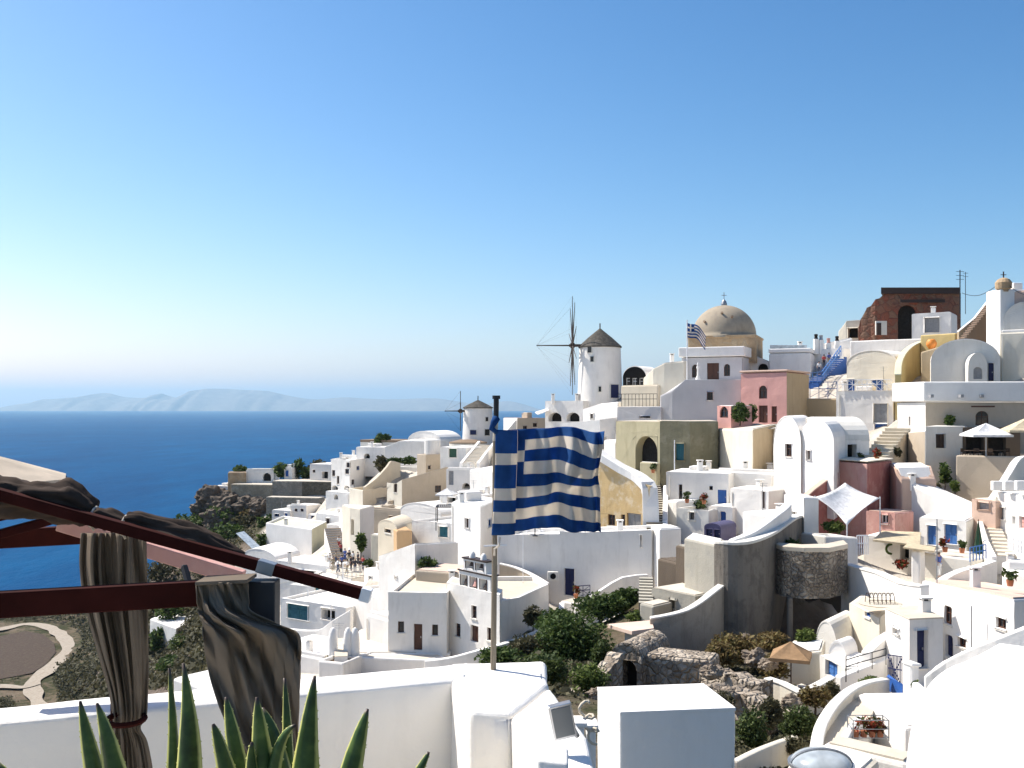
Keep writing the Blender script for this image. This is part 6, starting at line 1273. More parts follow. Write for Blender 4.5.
c1 = curtain('brown curtain gathered and tied round the left pergola post', [(533, 80, 147, .8), (565, 79, 148, 1), (600, 84, 148, 1), (650, 97, 148, 1), (690, 108, 147, .9), (716, 112, 146, .6), (728, 113, 140, .45), (742, 112, 147, .8), (775, 110, 153, 1), (830, 106, 156, 1)], 6.35, 5.5, .042, .3)
m = MB(); c = P(126, 719, 6.3); m.tube([c + Vector((.115 * math.cos(t), .10 * math.sin(t), .01 * math.sin(t))) for t in [2 * math.pi * j / 20 for j in range(21)]], .018, 6); m.build('tieback', 'redbeam', c1)
c2 = curtain('brown curtain slung over the pergola beam in wide diagonal folds', [(583, 196, 247, .5), (600, 197, 249, .6), (612, 199, 252, .8), (622, 201, 272, 1), (634, 203, 299, 1.3), (660, 207, 300, 1.4), (700, 217, 299, 1.3), (740, 230, 298, 1.0), (775, 243, 297, 1), (830, 255, 296, 1)], 5.71, 2.6, .062, 2.1, twist=2.2)
m = MB(); a, b = P(196, 583.5, 5.72), P(248, 581, 5.72); m.hexa([a + Vector((0, -.02, -.01)), b + Vector((0, -.02, -.01)), b + Vector((0, .2, -.01)), a + Vector((0, .2, -.01))], [a + Vector((0, -.02, .012)), b + Vector((0, -.02, .012)), b + Vector((0, .2, .012)), a + Vector((0, .2, .012))]); m.build('fold', 'curtain', c2, bev=.004)
# parasol at the left edge
pr = empty('parasol', P(-62, 800, 7.0), 'cream canvas parasol reaching in from the left edge', 'parasol')
t = P(-62, 440, 7.0); m = MB(); rim = []; N = 8; zr = ZZ(479.5, 7.0); r_ = 126 * 7 / F
for i in range(N): a = 2 * math.pi * i / N + .02; rim.append(Vector((t.x + r_ * math.cos(a), t.y + r_ * math.sin(a), zr)))
for i in range(N):
    a, b = rim[i], rim[(i + 1) % N]
    for j in range(6):
        A, B, C_, D = t.lerp(a, j / 6), t.lerp(b, j / 6), t.lerp(b, (j + 1) / 6), t.lerp(a, (j + 1) / 6); m.face([A, D, C_, B])
    m.face([a, a - Vector((0, 0, .035)), b - Vector((0, 0, .035)), b])
o = m.build('canopy', 'parasol', pr); so = o.modifiers.new('t', 'SOLIDIFY'); so.thickness = .006
m = MB(); m.tube([Vector((t.x, t.y, FZ)), t], .025, 10); m.build('pole', 'darkwood', pr)
m = MB()
for p in rim: m.bar(t - Vector((0, 0, .06)), p - Vector((0, 0, .03)), .018, .022)
m.build('ribs', 'darkwood', pr)
# ------------------------------------------------------------------ agaves
PLT = empty('planter', P(250, 1080, 4.3), 'soil filled planter holding the agaves', 'planter'); m = MB(); zc = CZ - 2.35; m.box(Vector((-1.35, 4.2, FZ)), 2.6, .7, zc - FZ); m.build('box', 'white_clean', PLT, bev=.03); m = MB(); m.box(Vector((-1.35, 4.2, zc)), 2.4, .5, .02); m.build('soil', 'soil', PLT)
def agave(label, cpx, Y, lv, extra):
    c0 = P(cpx, 985, Y); c0.z = zc; root = empty('agave', c0, label, 'agave'); rnd = random.Random(int(cpx))
    def leaf(tip, mid, w, tw):
        tip, mid = Vector(tip), Vector(mid); tx_ = tip.x * 37; d = Vector((mid.x - c0.x, mid.y - c0.y, 0)); b0 = c0 + (d.normalized() * .05 if d.length > .01 else Vector()); 
        mb = MB(); uv = []; K = 16; rows = []
        ctrl = mid * 2 - (b0 + tip) / 2
        for i in range(K + 1):
            s = i / K; p = b0 * (1 - s) ** 2 + ctrl * 2 * s * (1 - s) + tip * s * s
            q = ((ctrl - b0) * (1 - s) + (tip - ctrl) * s).normalized()
            side = q.cross(Vector((0, 1, 0))); side = side.normalized() if side.length > .05 else Vector((1, 0, 0)); side = (Matrix.Rotation(tw, 3, q) @ side); nn = side.cross(q).normalized()
            wd = w * (math.sin(math.pi * min(1, .28 + s * .5)) if s < .44 else 1) * max(.0, (1 - ((s - .42) / .58) ** 1.6)) if s > .42 else w * (.75 + .25 * s / .42)
            wd = max(wd * (1 + .10 * mnoise.noise(Vector((s * 9, tx_, 0)))), .0015); row = []
            for j in range(7):
                x = (j / 6 - .5) * 2; row.append(mb.vert(p + side * x * wd / 2 - nn * (wd * .42 * (1 - x * x)) + side * 0)); uv.append((j / 6, s))
            rows.append(row)
        for A, B in zip(rows, rows[1:]):
            for j in range(6): mb.f.append([A[j], A[j + 1], B[j + 1], B[j]]); mb.mi.append(0)
        nb = len(mb.v)
        for i in range(3, K - 1):                    # marginal thorns
            for j in (0, 6):
                p = Vector(mb.v[rows[i][j]]); q = Vector(mb.v[rows[i + 1][j]]); out = (p - Vector(mb.v[rows[i][3]])).normalized(); s = .006
                o_ = p.lerp(q, rnd.random()); ids = [mb.vert(o_), mb.vert(o_ + (q - p).normalized() * s), mb.vert(o_ + out * s * 1.1 + (q - p).normalized() * s)]; uv += [(.0, .5)] * 3
                mb.f.append(ids); mb.mi.append(0)
        o = mb.build('leaf', 'agave', root, smooth=True, weld=False); l = o.data.uv_layers.new(name='UVMap')
        for lp in o.data.loops: l.data[lp.index].uv = uv[lp.vertex_index]
        so = o.modifiers.new('t', 'SOLIDIFY'); so.thickness = .012; so.offset = 0
    for (tx, ty, mx, my, w, dY, tw) in lv:
        leaf(P(tx, ty, Y + dY), P(mx, my, Y + dY * .6), w * .86 * Y / F, tw)
    for k in range(extra):
        a = rnd.uniform(0, 6.28); rr = rnd.uniform(.3, .5); leaf(c0 + Vector((rr * math.cos(a), rr * .8 * math.sin(a), rnd.uniform(.35, .7))), c0 + Vector((rr * .45 * math.cos(a), rr * .4 * math.sin(a), .33)), .085, 0)
agave('green agave with upright spiny leaves left of the lower curtain', 150, 4.3, [(80, 701, 101, 800, 24, -.05, .5), (97, 703, 120, 800, 28, -.1, .3), (169, 668, 173, 800, 16, .05, .6), (183.5, 663, 188, 800, 34, -.05, 0), (-5, 760, 60, 840, 30, .1, .3)], 4)
agave('green agave with yellow edged spiny leaves in front of the lower curtain', 290, 4.1, [(213, 724, 234, 800, 22, -.1, .4), (226, 697, 243, 790, 22, .0, .2), (257, 697, 266, 800, 30, -.12, 0), (262, 708, 284, 800, 26, .05, .5), (284.5, 678, 289, 800, 15, .1, .3), (296, 725, 272, 800, 22, -.15, -.5), (315, 676, 304, 800, 34, -.1, -.1), (368, 709, 344, 800, 30, -.02, -.3), (429, 752, 392, 820, 16, .05, -.3), (252, 742, 256, 820, 20, -.15, .3)], 4)
# ================================================================== people
def build_person_meshes(pose):
    J = {'pel': (0, 0, .93), 'wai': (0, 0, 1.08), 'che': (0, 0, 1.32), 'nec': (0, 0, 1.47), 'hea': (0, -.02, 1.56), 'top': (0, -.015, 1.68)}
    st = .22 if pose else .0
    for s, n in ((-1, 'l'), (1, 'r')):
        sw = s * st
        J.update({'hip' + n: (s * .09, 0, .90), 'kne' + n: (s * .10, -sw * .5 - .02, .50), 'ank' + n: (s * .10, -sw, .08), 'toe' + n: (s * .11, -sw - .15, .03),
                  'sho' + n: (s * .17, 0, 1.41), 'elb' + n: (s * .23, .03 + sw * .4, 1.13), 'wri' + n: (s * .22, -.07 + sw * .7, .90), 'han' + n: (s * .21, -.1 + sw * .8, .81)})
    def skin(chain, rad, nm):
        names = list(dict.fromkeys([a for e in chain for a in e])); me = bpy.data.meshes.new(nm)
        me.from_pydata([J[n] for n in names], [(names.index(a), names.index(b)) for a, b in chain], [])
        o = bpy.data.objects.new(nm, me); C.objects.link(o); o.modifiers.new('s', 'SKIN'); sl = me.skin_vertices[0] if me.skin_vertices else None
        for i, n in enumerate(names):
            r_ = rad[n.rstrip('lr') if n[:-1] in rad else n] if n in rad else rad[n[:-1]]
            me.skin_vertices[0].data[i].radius = (r_, r_ * .85); me.skin_vertices[0].data[i].use_root = (i == 0)
        sb = o.modifiers.new('d', 'SUBSURF'); sb.levels = 1; sb.render_levels = 1
        dg = bpy.context.evaluated_depsgraph_get(); dg.update(); r = bpy.data.meshes.new_from_object(o.evaluated_get(dg)); bpy.data.objects.remove(o); r.polygons.foreach_set('use_smooth', [True] * len(r.polygons)); return r
    arms = [(a + s, b + s) for s in 'lr' for a, b in (('sho', 'elb'), ('elb', 'wri'), ('wri', 'han'))]; legs = [(a + s, b + s) for s in 'lr' for a, b in (('hip', 'kne'), ('kne', 'ank'), ('ank', 'toe'))]
    body = skin([('pel', 'wai'), ('wai', 'che'), ('che', 'nec'), ('nec', 'hea'), ('hea', 'top'), ('che', 'shol'), ('che', 'shor'), ('pel', 'hipl'), ('pel', 'hipr')] + arms + legs,
                {'pel': .13, 'wai': .12, 'che': .15, 'nec': .055, 'hea': .09, 'top': .075, 'sho': .07, 'elb': .045, 'wri': .034, 'han': .04, 'hip': .095, 'kne': .06, 'ank': .042, 'toe': .035}, 'body')
    shirt = skin([('pel', 'wai'), ('wai', 'che'), ('che', 'shol'), ('che', 'shor'), ('shol', 'elbl'), ('shor', 'elbr')], {'pel': .15, 'wai': .14, 'che': .17, 'sho': .09, 'elb': .065}, 'shirt')
    trou = skin([('pel', 'hipl'), ('pel', 'hipr'), ('hipl', 'knel'), ('hipr', 'kner'), ('knel', 'ankl'), ('kner', 'ankr')], {'pel': .145, 'hip': .11, 'kne': .08, 'ank': .062}, 'trousers')
    bm = bmesh.new(); bmesh.ops.create_uvsphere(bm, u_segments=12, v_segments=8, radius=.108)
    for v in bm.verts: v.co = Vector((v.co.x, v.co.y * 1.1 + .02, v.co.z)) + Vector((0, 0, 1.625))
    bmesh.ops.delete(bm, geom=[v for v in bm.verts if v.co.z < 1.58 or (v.co.y < -.06 and v.co.z < 1.66)], context='VERTS'); hair = bpy.data.meshes.new('hair'); bm.to_mesh(hair); bm.free()
    return body, shirt, trou, hair
PM = [build_person_meshes(0), build_person_meshes(1)]
def person(px, py, Y, sh, tr, label, pose=0, rz=0, s=1.0):
    c = P(px, py, Y); root = empty('person', c, label, 'person'); root.rotation_euler[2] = rz; root.scale = (s, s, s)
    for nm, me, mt in zip(('body', 'shirt', 'trousers', 'hair'), PM[pose], ('skin', sh, tr, 'hair')):
        me2 = me.copy(); me2.materials.clear(); me2.materials.append(MATS[mt]); o = bpy.data.objects.new(nm, me2); C.objects.link(o); o.parent = root
    GC.append((c.x, c.y, c.z)); return root
for x, y, Y, sh, tr, lb, po, rz in [
    (333, 571, 118, 'khaki', 'khaki', 'person in khaki clothes at the left end of the crowd on the terrace', 0, .4), (338, 573, 117, 'shirt_white', 'jeans', 'person in white shirt and dark trousers near the left of the crowd', 1, 2.0), (342, 569, 120, 'shirt_blue', 'shirt_dark', 'person in blue shirt in the middle of the crowd', 0, 3.0),
    (347, 574, 116, 'shirt_white', 'khaki', 'person in white shirt and khaki trousers in the middle of the crowd', 1, -1.0), (351, 570, 119, 'shirt_dark', 'shirt_dark', 'person in black clothes right of the middle of the crowd', 0, 1.2), (355, 573, 117, 'shirt_dark', 'jeans', 'person in black shirt and jeans at the right of the crowd', 1, .2),
    (358, 566, 121, 'shirt_dark', 'shirt_dark', 'tall person in black standing behind the right of the crowd', 0, 2.2), (363, 570, 119, 'shirt_red', 'jeans', 'person in dark red shirt at the right end of the crowd', 0, -.6), (341, 556, 128, 'shirt_red', 'shirt_dark', 'person in red climbing the steps behind the crowd', 1, 3.1),
    (345, 562, 125, 'shirt_blue', 'shirt_blue', 'person in bright blue at the back of the crowd', 0, 2.7), (330, 567, 121, 'shirt_white', 'shirt_white', 'person all in white behind the left end of the crowd', 0, 1.0),
    (939, 577, 69, 'shirt_blue', 'shirt_white', 'person in blue and white standing on the terrace under the blue doors', 0, .5),
    (824, 368, 126, 'shirt_red', 'shirt_dark', 'person in red on the blue stairs', 1, 2.8), (819, 375, 125, 'shirt_white', 'jeans', 'person in white lower on the blue stairs', 1, -.3), (829, 366, 127, 'shirt_blue', 'khaki', 'person in blue near the top of the blue stairs', 1, 3.0), (336, 565, 122, 'khaki', 'jeans', 'person in khaki shirt and jeans behind the left half of the crowd', 1, 1.7), (349, 564, 123, 'shirt_dark', 'khaki', 'person in black shirt and khaki trousers at the back of the crowd', 0, 0), (353, 565, 122, 'shirt_white', 'shirt_dark', 'person in white shirt and black trousers at the back of the crowd', 1, 2.5), (360, 573, 117, 'shirt_dark', 'shirt_white', 'person in black shirt and white trousers at the front right of the crowd', 0, .9), (339, 549, 131, 'shirt_white', 'shirt_red', 'person in white and red halfway up the steps behind the crowd', 1, 3.1)]: person(x, y, Y, sh, tr, lb, po, rz)
house('viewing_terrace', 'pale viewing terrace carrying the crowd', 'terrace', [(326, 120), (352, 114.5), (372, 117), (366, 126), (335, 127)], 571, 590, mat='white', roof='paving', slab=.05)
stairs('steps', 'white steps rising to the tall cream archway behind the crowd', (343, 562, 124), (333, 528, 140), 2.4, 14, 'white', 'brownwall')
railing('railing', 'grey railing in front of the crowd', [(338, 578, 113.5), (352, 579, 113), (368, 576, 114.5)], 1.2, 'greymetal', .5, .05)
bush('plant', 'green potted shrub at the right end of the crowd', 369, 563, 118, 5, 4, 400, 'leaf_mid', 'plant', stem=False)
bush('tree', 'dark green tree beside the slit arched opening', 361, 541, 121, 5, 9, 700, 'leaf_dark', 'tree', trunk=.6)
# ================================================================== terrain
for t in [(165, 548, 262), (185, 545, 245), (215, 545, 225), (240, 552, 205), (205, 580, 200), (180, 600, 215), (196, 530, 250), (175, 527, 262), (202, 505, 258), (213, 494, 252), (230, 502, 246), (270, 520, 225), (300, 525, 215), (160, 590, 230), (200, 615, 195), (230, 600, 160), (180, 650, 165), (190, 672, 120), (170, 690, 90), (230, 660, 110), (240, 620, 130), (150, 650, 210), (140, 620, 300),
          (0, 601, 520), (50, 599, 510), (85, 597, 495), (115, 590, 460), (140, 570, 330), (0, 625, 450), (50, 628, 440), (0, 660, 390), (55, 660, 390), (0, 700, 335), (60, 700, 330), (95, 640, 410), (105, 690, 320), (120, 660, 300), (110, 620, 400), (300, 668, 76), (340, 672, 73), (400, 676, 71), (450, 674, 70), (480, 668, 66), (500, 672, 42), (530, 672, 46), (560, 690, 42), (590, 708, 38), (620, 712, 36), (690, 712, 38), (720, 712, 36), (745, 757, 31), (770, 748, 34), (800, 748, 33), (760, 700, 41), (735, 680, 47), (720, 690, 43), (790, 690, 46), (745, 660, 58), (700, 658, 56), (770, 650, 60), (800, 650, 62), (700, 648, 61), (560, 655, 60), (575, 680, 50), (610, 640, 64), (540, 640, 68), (600, 620, 74), (540, 610, 79), (840, 655, 58), (820, 760, 28), (880, 760, 26), ]: gnd(*t)
for t in [(-345, 640, -140), (-250, 640, -145), (-150, 520, -140), (-400, 560, -120), (-330, 500, -100), (-100, 330, -95), (-60, 285, -40), (-100, 290, -70), (-60, 340, -110), (-20, 260, -35), (0, 330, -100), (15, 205, -15), (40, 240, -50), (60, 200, -8), (90, 260, -60), (80, 175, 5), (110, 170, 12), (150, 220, -30), (160, 140, 14), (130, 110, 6), (100, 90, -2), (70, 65, -9), (45, 40, -9), (30, 20, -8), (0, 14, -8), (-15, 14, -9), (6, 8, -7), (-6, 4, -7), (-20, 2, -10), (20, 0, -7), (0, -15, -6), (40, -15, -5), (-12, 45, -15), (-8, 30, -13), (-25, 40, -20), (-20, 55, -19), (-40, 20, -22), (-40, 50, -35), (-60, 90, -55), (-90, 140, -75), (-60, 5, -30), (-120, 60, -75), (-160, 180, -92), (-200, 250, -98), (-170, 320, -92), (-260, 330, -104), (-330, 420, -105), (-300, 250, -110), (-200, 100, -100), (-60, -20, -25), (-350, 150, -135), (-450, 350, -138), (-450, 640, -150), (120, 30, -2), (200, 80, 10), (250, 200, 0), (200, 330, -80), (60, 420, -140), (-60, 440, -140), (200, 500, -145), (300, 350, -90)]: gw(*t)
for t in [(-115, 250, -92), (-130, 280, -98), (-112, 218, -86), (-140, 320, -99), (-96, 205, -76), (-125, 235, -94), (-85, 185, -66), (-75, 165, -60), (-105, 180, -84), (-150, 260, -98)]: gw(*t)
pts = np.array(GC, float)
key = {}
for p in pts: key.setdefault((round(p[0] / 1.6), round(p[1] / 1.6)), []).append(p)
pts = np.array([min(v, key=lambda q: q[2]) for v in key.values()])
pts[:, 2] -= .35
def kern(A, B):
    d = np.sqrt(((A[:, None, :] - B[None, :, :]) ** 2).sum(-1)); return -d
XY = pts[:, :2]; n_ = len(XY); K_ = kern(XY, XY) + np.eye(n_) * -.0
lam = 1.2; A_ = np.block([[K_ - lam * -1 * np.eye(n_), np.ones((n_, 1))], [np.ones((1, n_)), np.zeros((1, 1))]])
w_ = np.linalg.solve(A_, np.concatenate([pts[:, 2], [0]]))
def hgt(xy): return kern(np.asarray(xy, float), XY) @ w_[:-1] + w_[-1]
xs = np.concatenate([np.arange(-480, -140, 5), np.arange(-140, -60, 2.5), np.arange(-60, 90, 1.25), np.arange(90, 331, 6)]); ys = np.concatenate([np.arange(-30, 0, 4), np.arange(0, 150, 1.25), np.arange(150, 300, 2.5), np.arange(300, 700, 5)])
XX, YY = np.meshgrid(xs, ys); H = np.concatenate([hgt(np.stack([r0, r1], 1)) for r0, r1 in zip(XX, YY)]).reshape(XX.shape)
rn = np.array([[mnoise.fractal(Vector((x * .06, y * .06, 0)), 1, 2, 5) for x in xs] for y in ys]); far = np.clip((np.abs(XX + 20) - 30) / 60, 0, 1) * .8 + .12
H = H + rn * far * 2.2
fm0 = np.clip((-.40 * YY - XX) / 18, 0, 1) * np.clip((YY - 285) / 25, 0, 1) * np.clip((505 - YY) / 12, 0, 1); H = H * (1 - fm0) + fm0 * (CZ - 97 + rn * .5)
vg = np.array(VG); dv = np.concatenate([np.sqrt(((np.stack([r0, r1], 1)[:, None, :] - vg[None]) ** 2).sum(-1)).min(1) for r0, r1 in zip(XX, YY)])
H = np.where(np.hypot(XX, YY + 2) < 11, np.minimum(H, CZ - 6), H)
tm = MB(); nx_, ny_ = len(xs), len(ys); tm.v = [(float(XX[j, i]), float(YY[j, i]), float(H[j, i])) for j in range(ny_) for i in range(nx_)]
tm.f = [[j * nx_ + i, j * nx_ + i + 1, (j + 1) * nx_ + i + 1, (j + 1) * nx_ + i] for j in range(ny_ - 1) for i in range(nx_ - 1)]; tm.mi = [0] * len(tm.f)
def terrain_mat():
    m, nt, b = base_mat('terrain', .95, .1); v = coords(nt)
    g = nd(nt, 'ShaderNodeNewGeometry'); s = nd(nt, 'ShaderNodeSeparateXYZ'); nt.links.new(g.outputs['Normal'], s.inputs[0])
    n1 = noise(nt, v, .05, 7, .65); n2 = noise(nt, v, .45, 7, .7); n3 = noise(nt, v, 2.5, 5, .6)
    earth = ramp(nt, n2, [(.25, (.08, .058, .038)), (.5, (.15, .115, .08)), (.75, (.27, .22, .16))])
    scrubc = ramp(nt, n3, [(.3, (.018, .022, .008)), (.6, (.05, .052, .022)), (.8, (.11, .09, .045))])
    f = ramp(nt, mix(nt, .5, n1, n2), [(.44, (0, 0, 0)), (.53, (1, 1, 1))])
    c = mix(nt, f, earth, scrubc)
    rockc = ramp(nt, n2, [(.3, (.075, .06, .05)), (.6, (.17, .135, .105)), (.8, (.27, .22, .17))])
    c = mix(nt, ramp(nt, s.outputs[2], [(.70, (1, 1, 1)), (.88, (0, 0, 0))]), c, rockc)
    pa = nd(nt, 'ShaderNodeAttribute', attribute_name='paved'); pv_ = ramp(nt, n2, [(.3, (.36, .31, .25)), (.55, (.54, .49, .42)), (.75, (.66, .63, .58))])
    c = mix(nt, pa.outputs['Fac'], c, pv_)
    nt.links.new(c, b.inputs['Base Color']); bump(nt, b, mix(nt, .5, n2, n3), .8, .35); MATS['terrain'] = m
terrain_mat(); to = tm.build('hillside', 'terrain', None, smooth=True, weld=False); to['kind'] = 'structure'
at_ = to.data.attributes.new('paved', 'FLOAT', 'POINT'); gx, gy = XX.ravel(), YY.ravel(); px_ = CX + F * gx / np.maximum(gy, 1); py_ = HY - (H.ravel() - CZ) / np.maximum(gy, 1) * F
gully = (px_ > 485) & (px_ < 835) & (gy < 79) | (px_ < 262) & (gy > 190); at_.data.foreach_set('value', np.where(gully, 0, np.clip(1.6 - dv / 5, 0, 1)).astype(np.float32))
def hit(px, py, y0=20, y1=900):
    Ys = np.arange(y0, y1, 2.0 if y0 > 90 else 1.0); zr = CZ + (HY - py) / F * Ys; hh = hgt(np.stack([(px - CX) / F * Ys, Ys], 1)); k = np.argmax(zr < hh)
    return Vector(((px - CX) / F * Ys[k], Ys[k], float(hh[k])))
# dirt road loop and the dark field inside it
RD = []
def flatp(px, py, dz=.5): Y = (97 - dz) * F / (py - HY); return P(px, py, Y)
def road(name, pts, w, mat, dz=.5):
    q = catmull([flatp(x, y, dz) for x, y in pts], 8); m = MB(); rows = []; RD.extend(q)
    for i, p in enumerate(q):
        d = q[min(i + 1, len(q) - 1)] - q[max(0, i - 1)]; d = Vector((d.x, d.y, 0)).normalized(); s = Vector((-d.y, d.x, 0)) * w / 2 * (1 + .5 * mnoise.noise(p * .11))
        rows.append([m.vert(p + s * k + Vector((0, 0, 0))) for k in (-1, -.33, .33, 1)])
    for A, B in zip(rows, rows[1:]):
        for k in range(3): m.f.append([A[k], A[k + 1], B[k + 1], B[k]]); m.mi.append(0)
    o = m.build(name, mat, None, weld=False); o['kind'] = 'structure'; return o
plaster('dirt', (.36, .31, .245), .6, (.24, .19, .14), .6, blotch=(.27, .22, .165)); plaster('darkfield', (.06, .038, .026), .8, (.03, .02, .014), 1.0, blotch=(.085, .07, .04))
road('dirt_road', [(-30, 632), (0, 629), (25, 624), (45, 626), (60, 634), (68, 646), (60, 660), (45, 672), (33, 682), (34, 694), (40, 706), (46, 716)], 5.2, 'dirt'); road('dirt_track', [(36, 683), (22, 687), (0, 686), (-30, 690)], 4.2, 'dirt', .75)
fm_ = MB(); ring = [flatp(x, y, .4) for x, y in [(-25, 639), (0, 636), (25, 631), (43, 634), (54, 643), (56, 652), (46, 664), (32, 673), (0, 679), (-25, 682)]]; cen = sum(ring, Vector()) / len(ring)
for a, b in zip(ring, ring[1:] + ring[:1]):
    for j in range(4):
        q = [cen.lerp(a, j / 4), cen.lerp(a, (j + 1) / 4), cen.lerp(b, (j + 1) / 4), cen.lerp(b, j / 4)]; fm_.face(q if j else [q[0], q[1], q[2]])
fo = fm_.build('ploughed_field', 'darkfield'); fo['kind'] = 'structure'
# scrub over the slopes
rnd = random.Random(21); sm_ = MB(); cnt = 0
def tuft(p, r, n, mb):
    for _ in range(n):
        q = p + Vector((rnd.gauss(0, r * .5), rnd.gauss(0, r * .5), abs(rnd.gauss(0, r * .35)))); a = Vector((rnd.gauss(0, 1), rnd.gauss(0, 1), rnd.gauss(0, .8))).normalized(); b = a.orthogonal().normalized(); l = r * rnd.uniform(.2, .42)
        mb.face([q - a * l, q + b * l * .6, q + a * l, q - b * l * .6])
regs = [(60, 200, 600, 720, 200, 620, 1.3), (140, 260, 500, 600, 190, 270, .7), (150, 215, 600, 690, 100, 230, .8), (490, 640, 590, 700, 40, 78, .42), (690, 830, 630, 760, 31, 62, .26), (0, 60, 600, 720, 300, 520, .8)]
for (xa, xb, ya, yb, da, db, rr) in regs:
    for _ in range(2600 if xa < 100 else 1500):
        x, y = rnd.uniform(xa, xb), rnd.uniform(ya, yb); p = hit(x, y, da, db)
        if p.y <= da + .5 or mnoise.noise(Vector((p.x * .05, p.y * .05, 3))) < -.25: continue
        if xa == 0 and (p - cen).length < 40 and rnd.random() < .9: continue
        if p.x < -100 and p.y > 280 and min((p - q).length for q in RD) < 7: continue
        tuft(p, rr * rnd.uniform(.6, 1.6) * (1 if p.y > 90 else 1), 16, sm_)
hx = [(rnd.uniform(-14, 18), rnd.uniform(15, 46)) for _ in range(650)]; hh_ = hgt(hx)
for (x, y), z in zip(hx, hh_):
    if mnoise.noise(Vector((x * .2, y * .2, 7))) > -.1 and math.hypot(x, y + 2) > 12.5 and not (x > 5 and y < 20): tuft(Vector((x, y, float(z))), rnd.uniform(.12, .38), 14, sm_)
so_ = sm_.build('scrub', 'leaf_olive', None, weld=False); tag(so_, 'low olive and brown scrub covering the bare slopes', 'scrub', kind='stuff')
# ================================================================== sea, islands, air, sky, sun, camera
def sea_mat():
    m, nt, b = base_mat('sea', .45, .12); v = coords(nt, (1, .55, 1))
    b.inputs['IOR'].default_value = 1.12
    n = noise(nt, v, .05, 8, .68); n2 = noise(nt, v, .0016, 5, .6)
    n5 = noise(nt, coords(nt, (1, .35, 1)), .011, 7, .7); n6 = mix(nt, .55, n2, n5)
    nt.links.new(ramp(nt, n6, [(.36, (.0002, .036, .116)), (.5, (.0004, .053, .150)), (.64, (.0008, .077, .195))]), b.inputs['Base Color'])
    bump(nt, b, n, .9, 3.0); MATS['sea'] = m
sea_mat(); m = MB(); S = 70000
m.face([(-S, -2000, 0), (S, -2000, 0), (S, S, 0), (-S, S, 0)]); o = m.build('sea', 'sea', None, weld=False); o['kind'] = 'structure'
def isl_mat():
    m, nt, b = base_mat('island', .95, .1); v = coords(nt); n = noise(nt, v, .004, 6, .65)
    nt.links.new(ramp(nt, n, [(.3, (.20, .17, .14)), (.7, (.32, .28, .23))]), b.inputs['Base Color']); MATS['island'] = m
isl_mat()
def island(name, prof, Y, depth, seed):
    q = catmull([Vector(p) for p in prof], 8); m = MB(); NZ = 9; rows = []
    for i, p in enumerate(q):
        row = []
        for k in range(NZ):
            s = k / (NZ - 1); env = math.sin(math.pi * s) ** .8; x, y = (p.x - CX) / F * Y, Y + depth * (s - .3) + 500 * mnoise.noise(Vector((i * .2, k * .5, seed)))
            hh = max(0, (HY - p.y) / F * Y + CZ) if p.y < HY + 5 else 0
            row.append(m.vert((x, y, -6 + (hh + 6) * env * (1 if abs(s - .5) < .1 else .9 + .25 * mnoise.noise(Vector((i * .35, k * .9, seed + 5)))))))
        rows.append(row)
    for A, B in zip(rows, rows[1:]):
        for k in range(NZ - 1): m.f.append([A[k], B[k], B[k + 1], A[k + 1]]); m.mi.append(0)
    o = m.build(name, 'island', None, smooth=True, weld=False, fixn=True); o['kind'] = 'structure'
island('hills', [(-20, 413), (10, 404), (40, 399), (70, 396), (92, 392.5), (115, 397), (140, 397), (150, 393), (165, 397), (185, 390), (205, 388), (240, 389.5), (262, 391), (285, 396), (310, 399), (340, 397), (380, 399), (430, 398), (455, 401), (480, 404), (505, 401), (520, 403), (540, 409), (560, 413)], 38000, 6000, 2)
m, nt, b = base_mat('air'); nt.nodes.remove(b); pv = nd(nt, 'ShaderNodeVolumePrincipled'); pv.inputs['Color'].default_value = (.45, .745, 1.0, 1); pv.inputs['Density'].default_value = HAZE; pv.inputs['Anisotropy'].default_value = .25
nt.links.new(pv.outputs[0], nt.nodes['Material Output'].inputs['Volume']); MATS['air'] = m
mb = MB(); a = 72000; mb.hexa([Vector((-a, -3000, -8)), Vector((a, -3000, -8)), Vector((a, a, -8)), Vector((-a, a, -8))], [Vector((-a, -3000, 1400)), Vector((a, -3000, 1400)), Vector((a, a, 1400)), Vector((-a, a, 1400))]); hz = mb.build('haze', 'air', None); hz['kind'] = 'stuff'
for o in bpy.data.objects:
    if '_o' in o: del o['_o']
W = bpy.data.worlds.new('World'); bpy.context.scene.world = W; W.use_nodes = True; nt = W.node_tree; bg = nt.nodes['Background']
sky = nd(nt, 'ShaderNodeTexSky', sky_type='NISHITA'); sky.sun_disc = False; sky.sun_elevation = R(SUN_EL); sky.sun_rotation = R(SUN_AZ); sky.altitude = 100; sky.air_density = 1.0; sky.dust_density = .8; sky.ozone_density = 1.4
sp = nd(nt, 'ShaderNodeSeparateColor'); cb_ = nd(nt, 'ShaderNodeCombineColor'); nt.links.new(sky.outputs[0], sp.inputs[0])
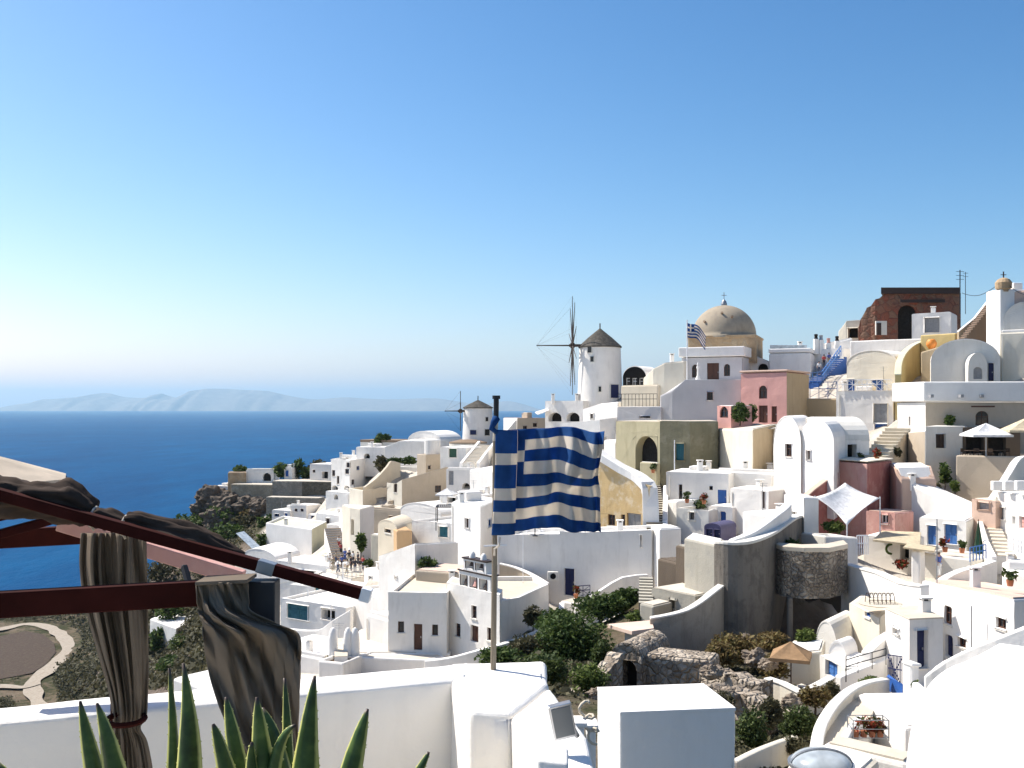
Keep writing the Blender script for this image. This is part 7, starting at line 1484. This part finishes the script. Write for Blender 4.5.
for k_, (piv, pw) in enumerate(SKYPOW):
    a_ = nd(nt, 'ShaderNodeMath', operation='DIVIDE'); a_.inputs[1].default_value = piv; nt.links.new(sp.outputs[k_], a_.inputs[0])
    b_ = nd(nt, 'ShaderNodeMath', operation='POWER'); b_.inputs[1].default_value = pw; nt.links.new(a_.outputs[0], b_.inputs[0])
    c_ = nd(nt, 'ShaderNodeMath', operation='MULTIPLY'); c_.inputs[1].default_value = piv; nt.links.new(b_.outputs[0], c_.inputs[0])
    d_ = nd(nt, 'ShaderNodeMath', operation='MAXIMUM'); d_.inputs[1].default_value = (.45, 1.0, 2.0)[k_]; nt.links.new(c_.outputs[0], d_.inputs[0]); e_ = nd(nt, 'ShaderNodeMath', operation='MULTIPLY'); e_.inputs[1].default_value = (1.10, .935, .94)[k_]; nt.links.new(d_.outputs[0], e_.inputs[0]); nt.links.new(e_.outputs[0], cb_.inputs[k_])
nt.links.new(cb_.outputs[0], bg.inputs['Color']); bg.inputs['Strength'].default_value = SKY
L = bpy.data.lights.new('sun', 'SUN'); L.energy = SUN; L.angle = R(.5); L.color = (1, .95, .87); lo = bpy.data.objects.new('sun', L); C.objects.link(lo)
az, el = R(SUN_AZ), R(SUN_EL); d = Vector((math.sin(az) * math.cos(el), math.cos(az) * math.cos(el), math.sin(el))); lo.rotation_euler = (-d).to_track_quat('-Z', 'Y').to_euler(); lo.location = (0, 0, 300)
cam = bpy.data.cameras.new('camera'); co = bpy.data.objects.new('camera', cam); C.objects.link(co); co.location = (0, 0, CZ); co.rotation_euler = (R(90), 0, 0)
cam.sensor_width = 36; cam.lens = 36 * F / 1024; cam.shift_y = (HY - 384) / 1024; cam.clip_start = .1; cam.clip_end = 100000
S_ = bpy.context.scene; S_.camera = co; S_.view_settings.view_transform = 'Standard'; S_.view_settings.look = 'None'; S_.view_settings.exposure = EXPO; S_.view_settings.gamma = 1; S_.view_settings.use_curve_mapping = False
S_.render.engine = 'CYCLES'; S_.cycles.use_denoising = True; S_.cycles.max_bounces = 5; S_.cycles.diffuse_bounces = 4; S_.cycles.volume_bounces = 0; S_.cycles.transparent_max_bounces = 6
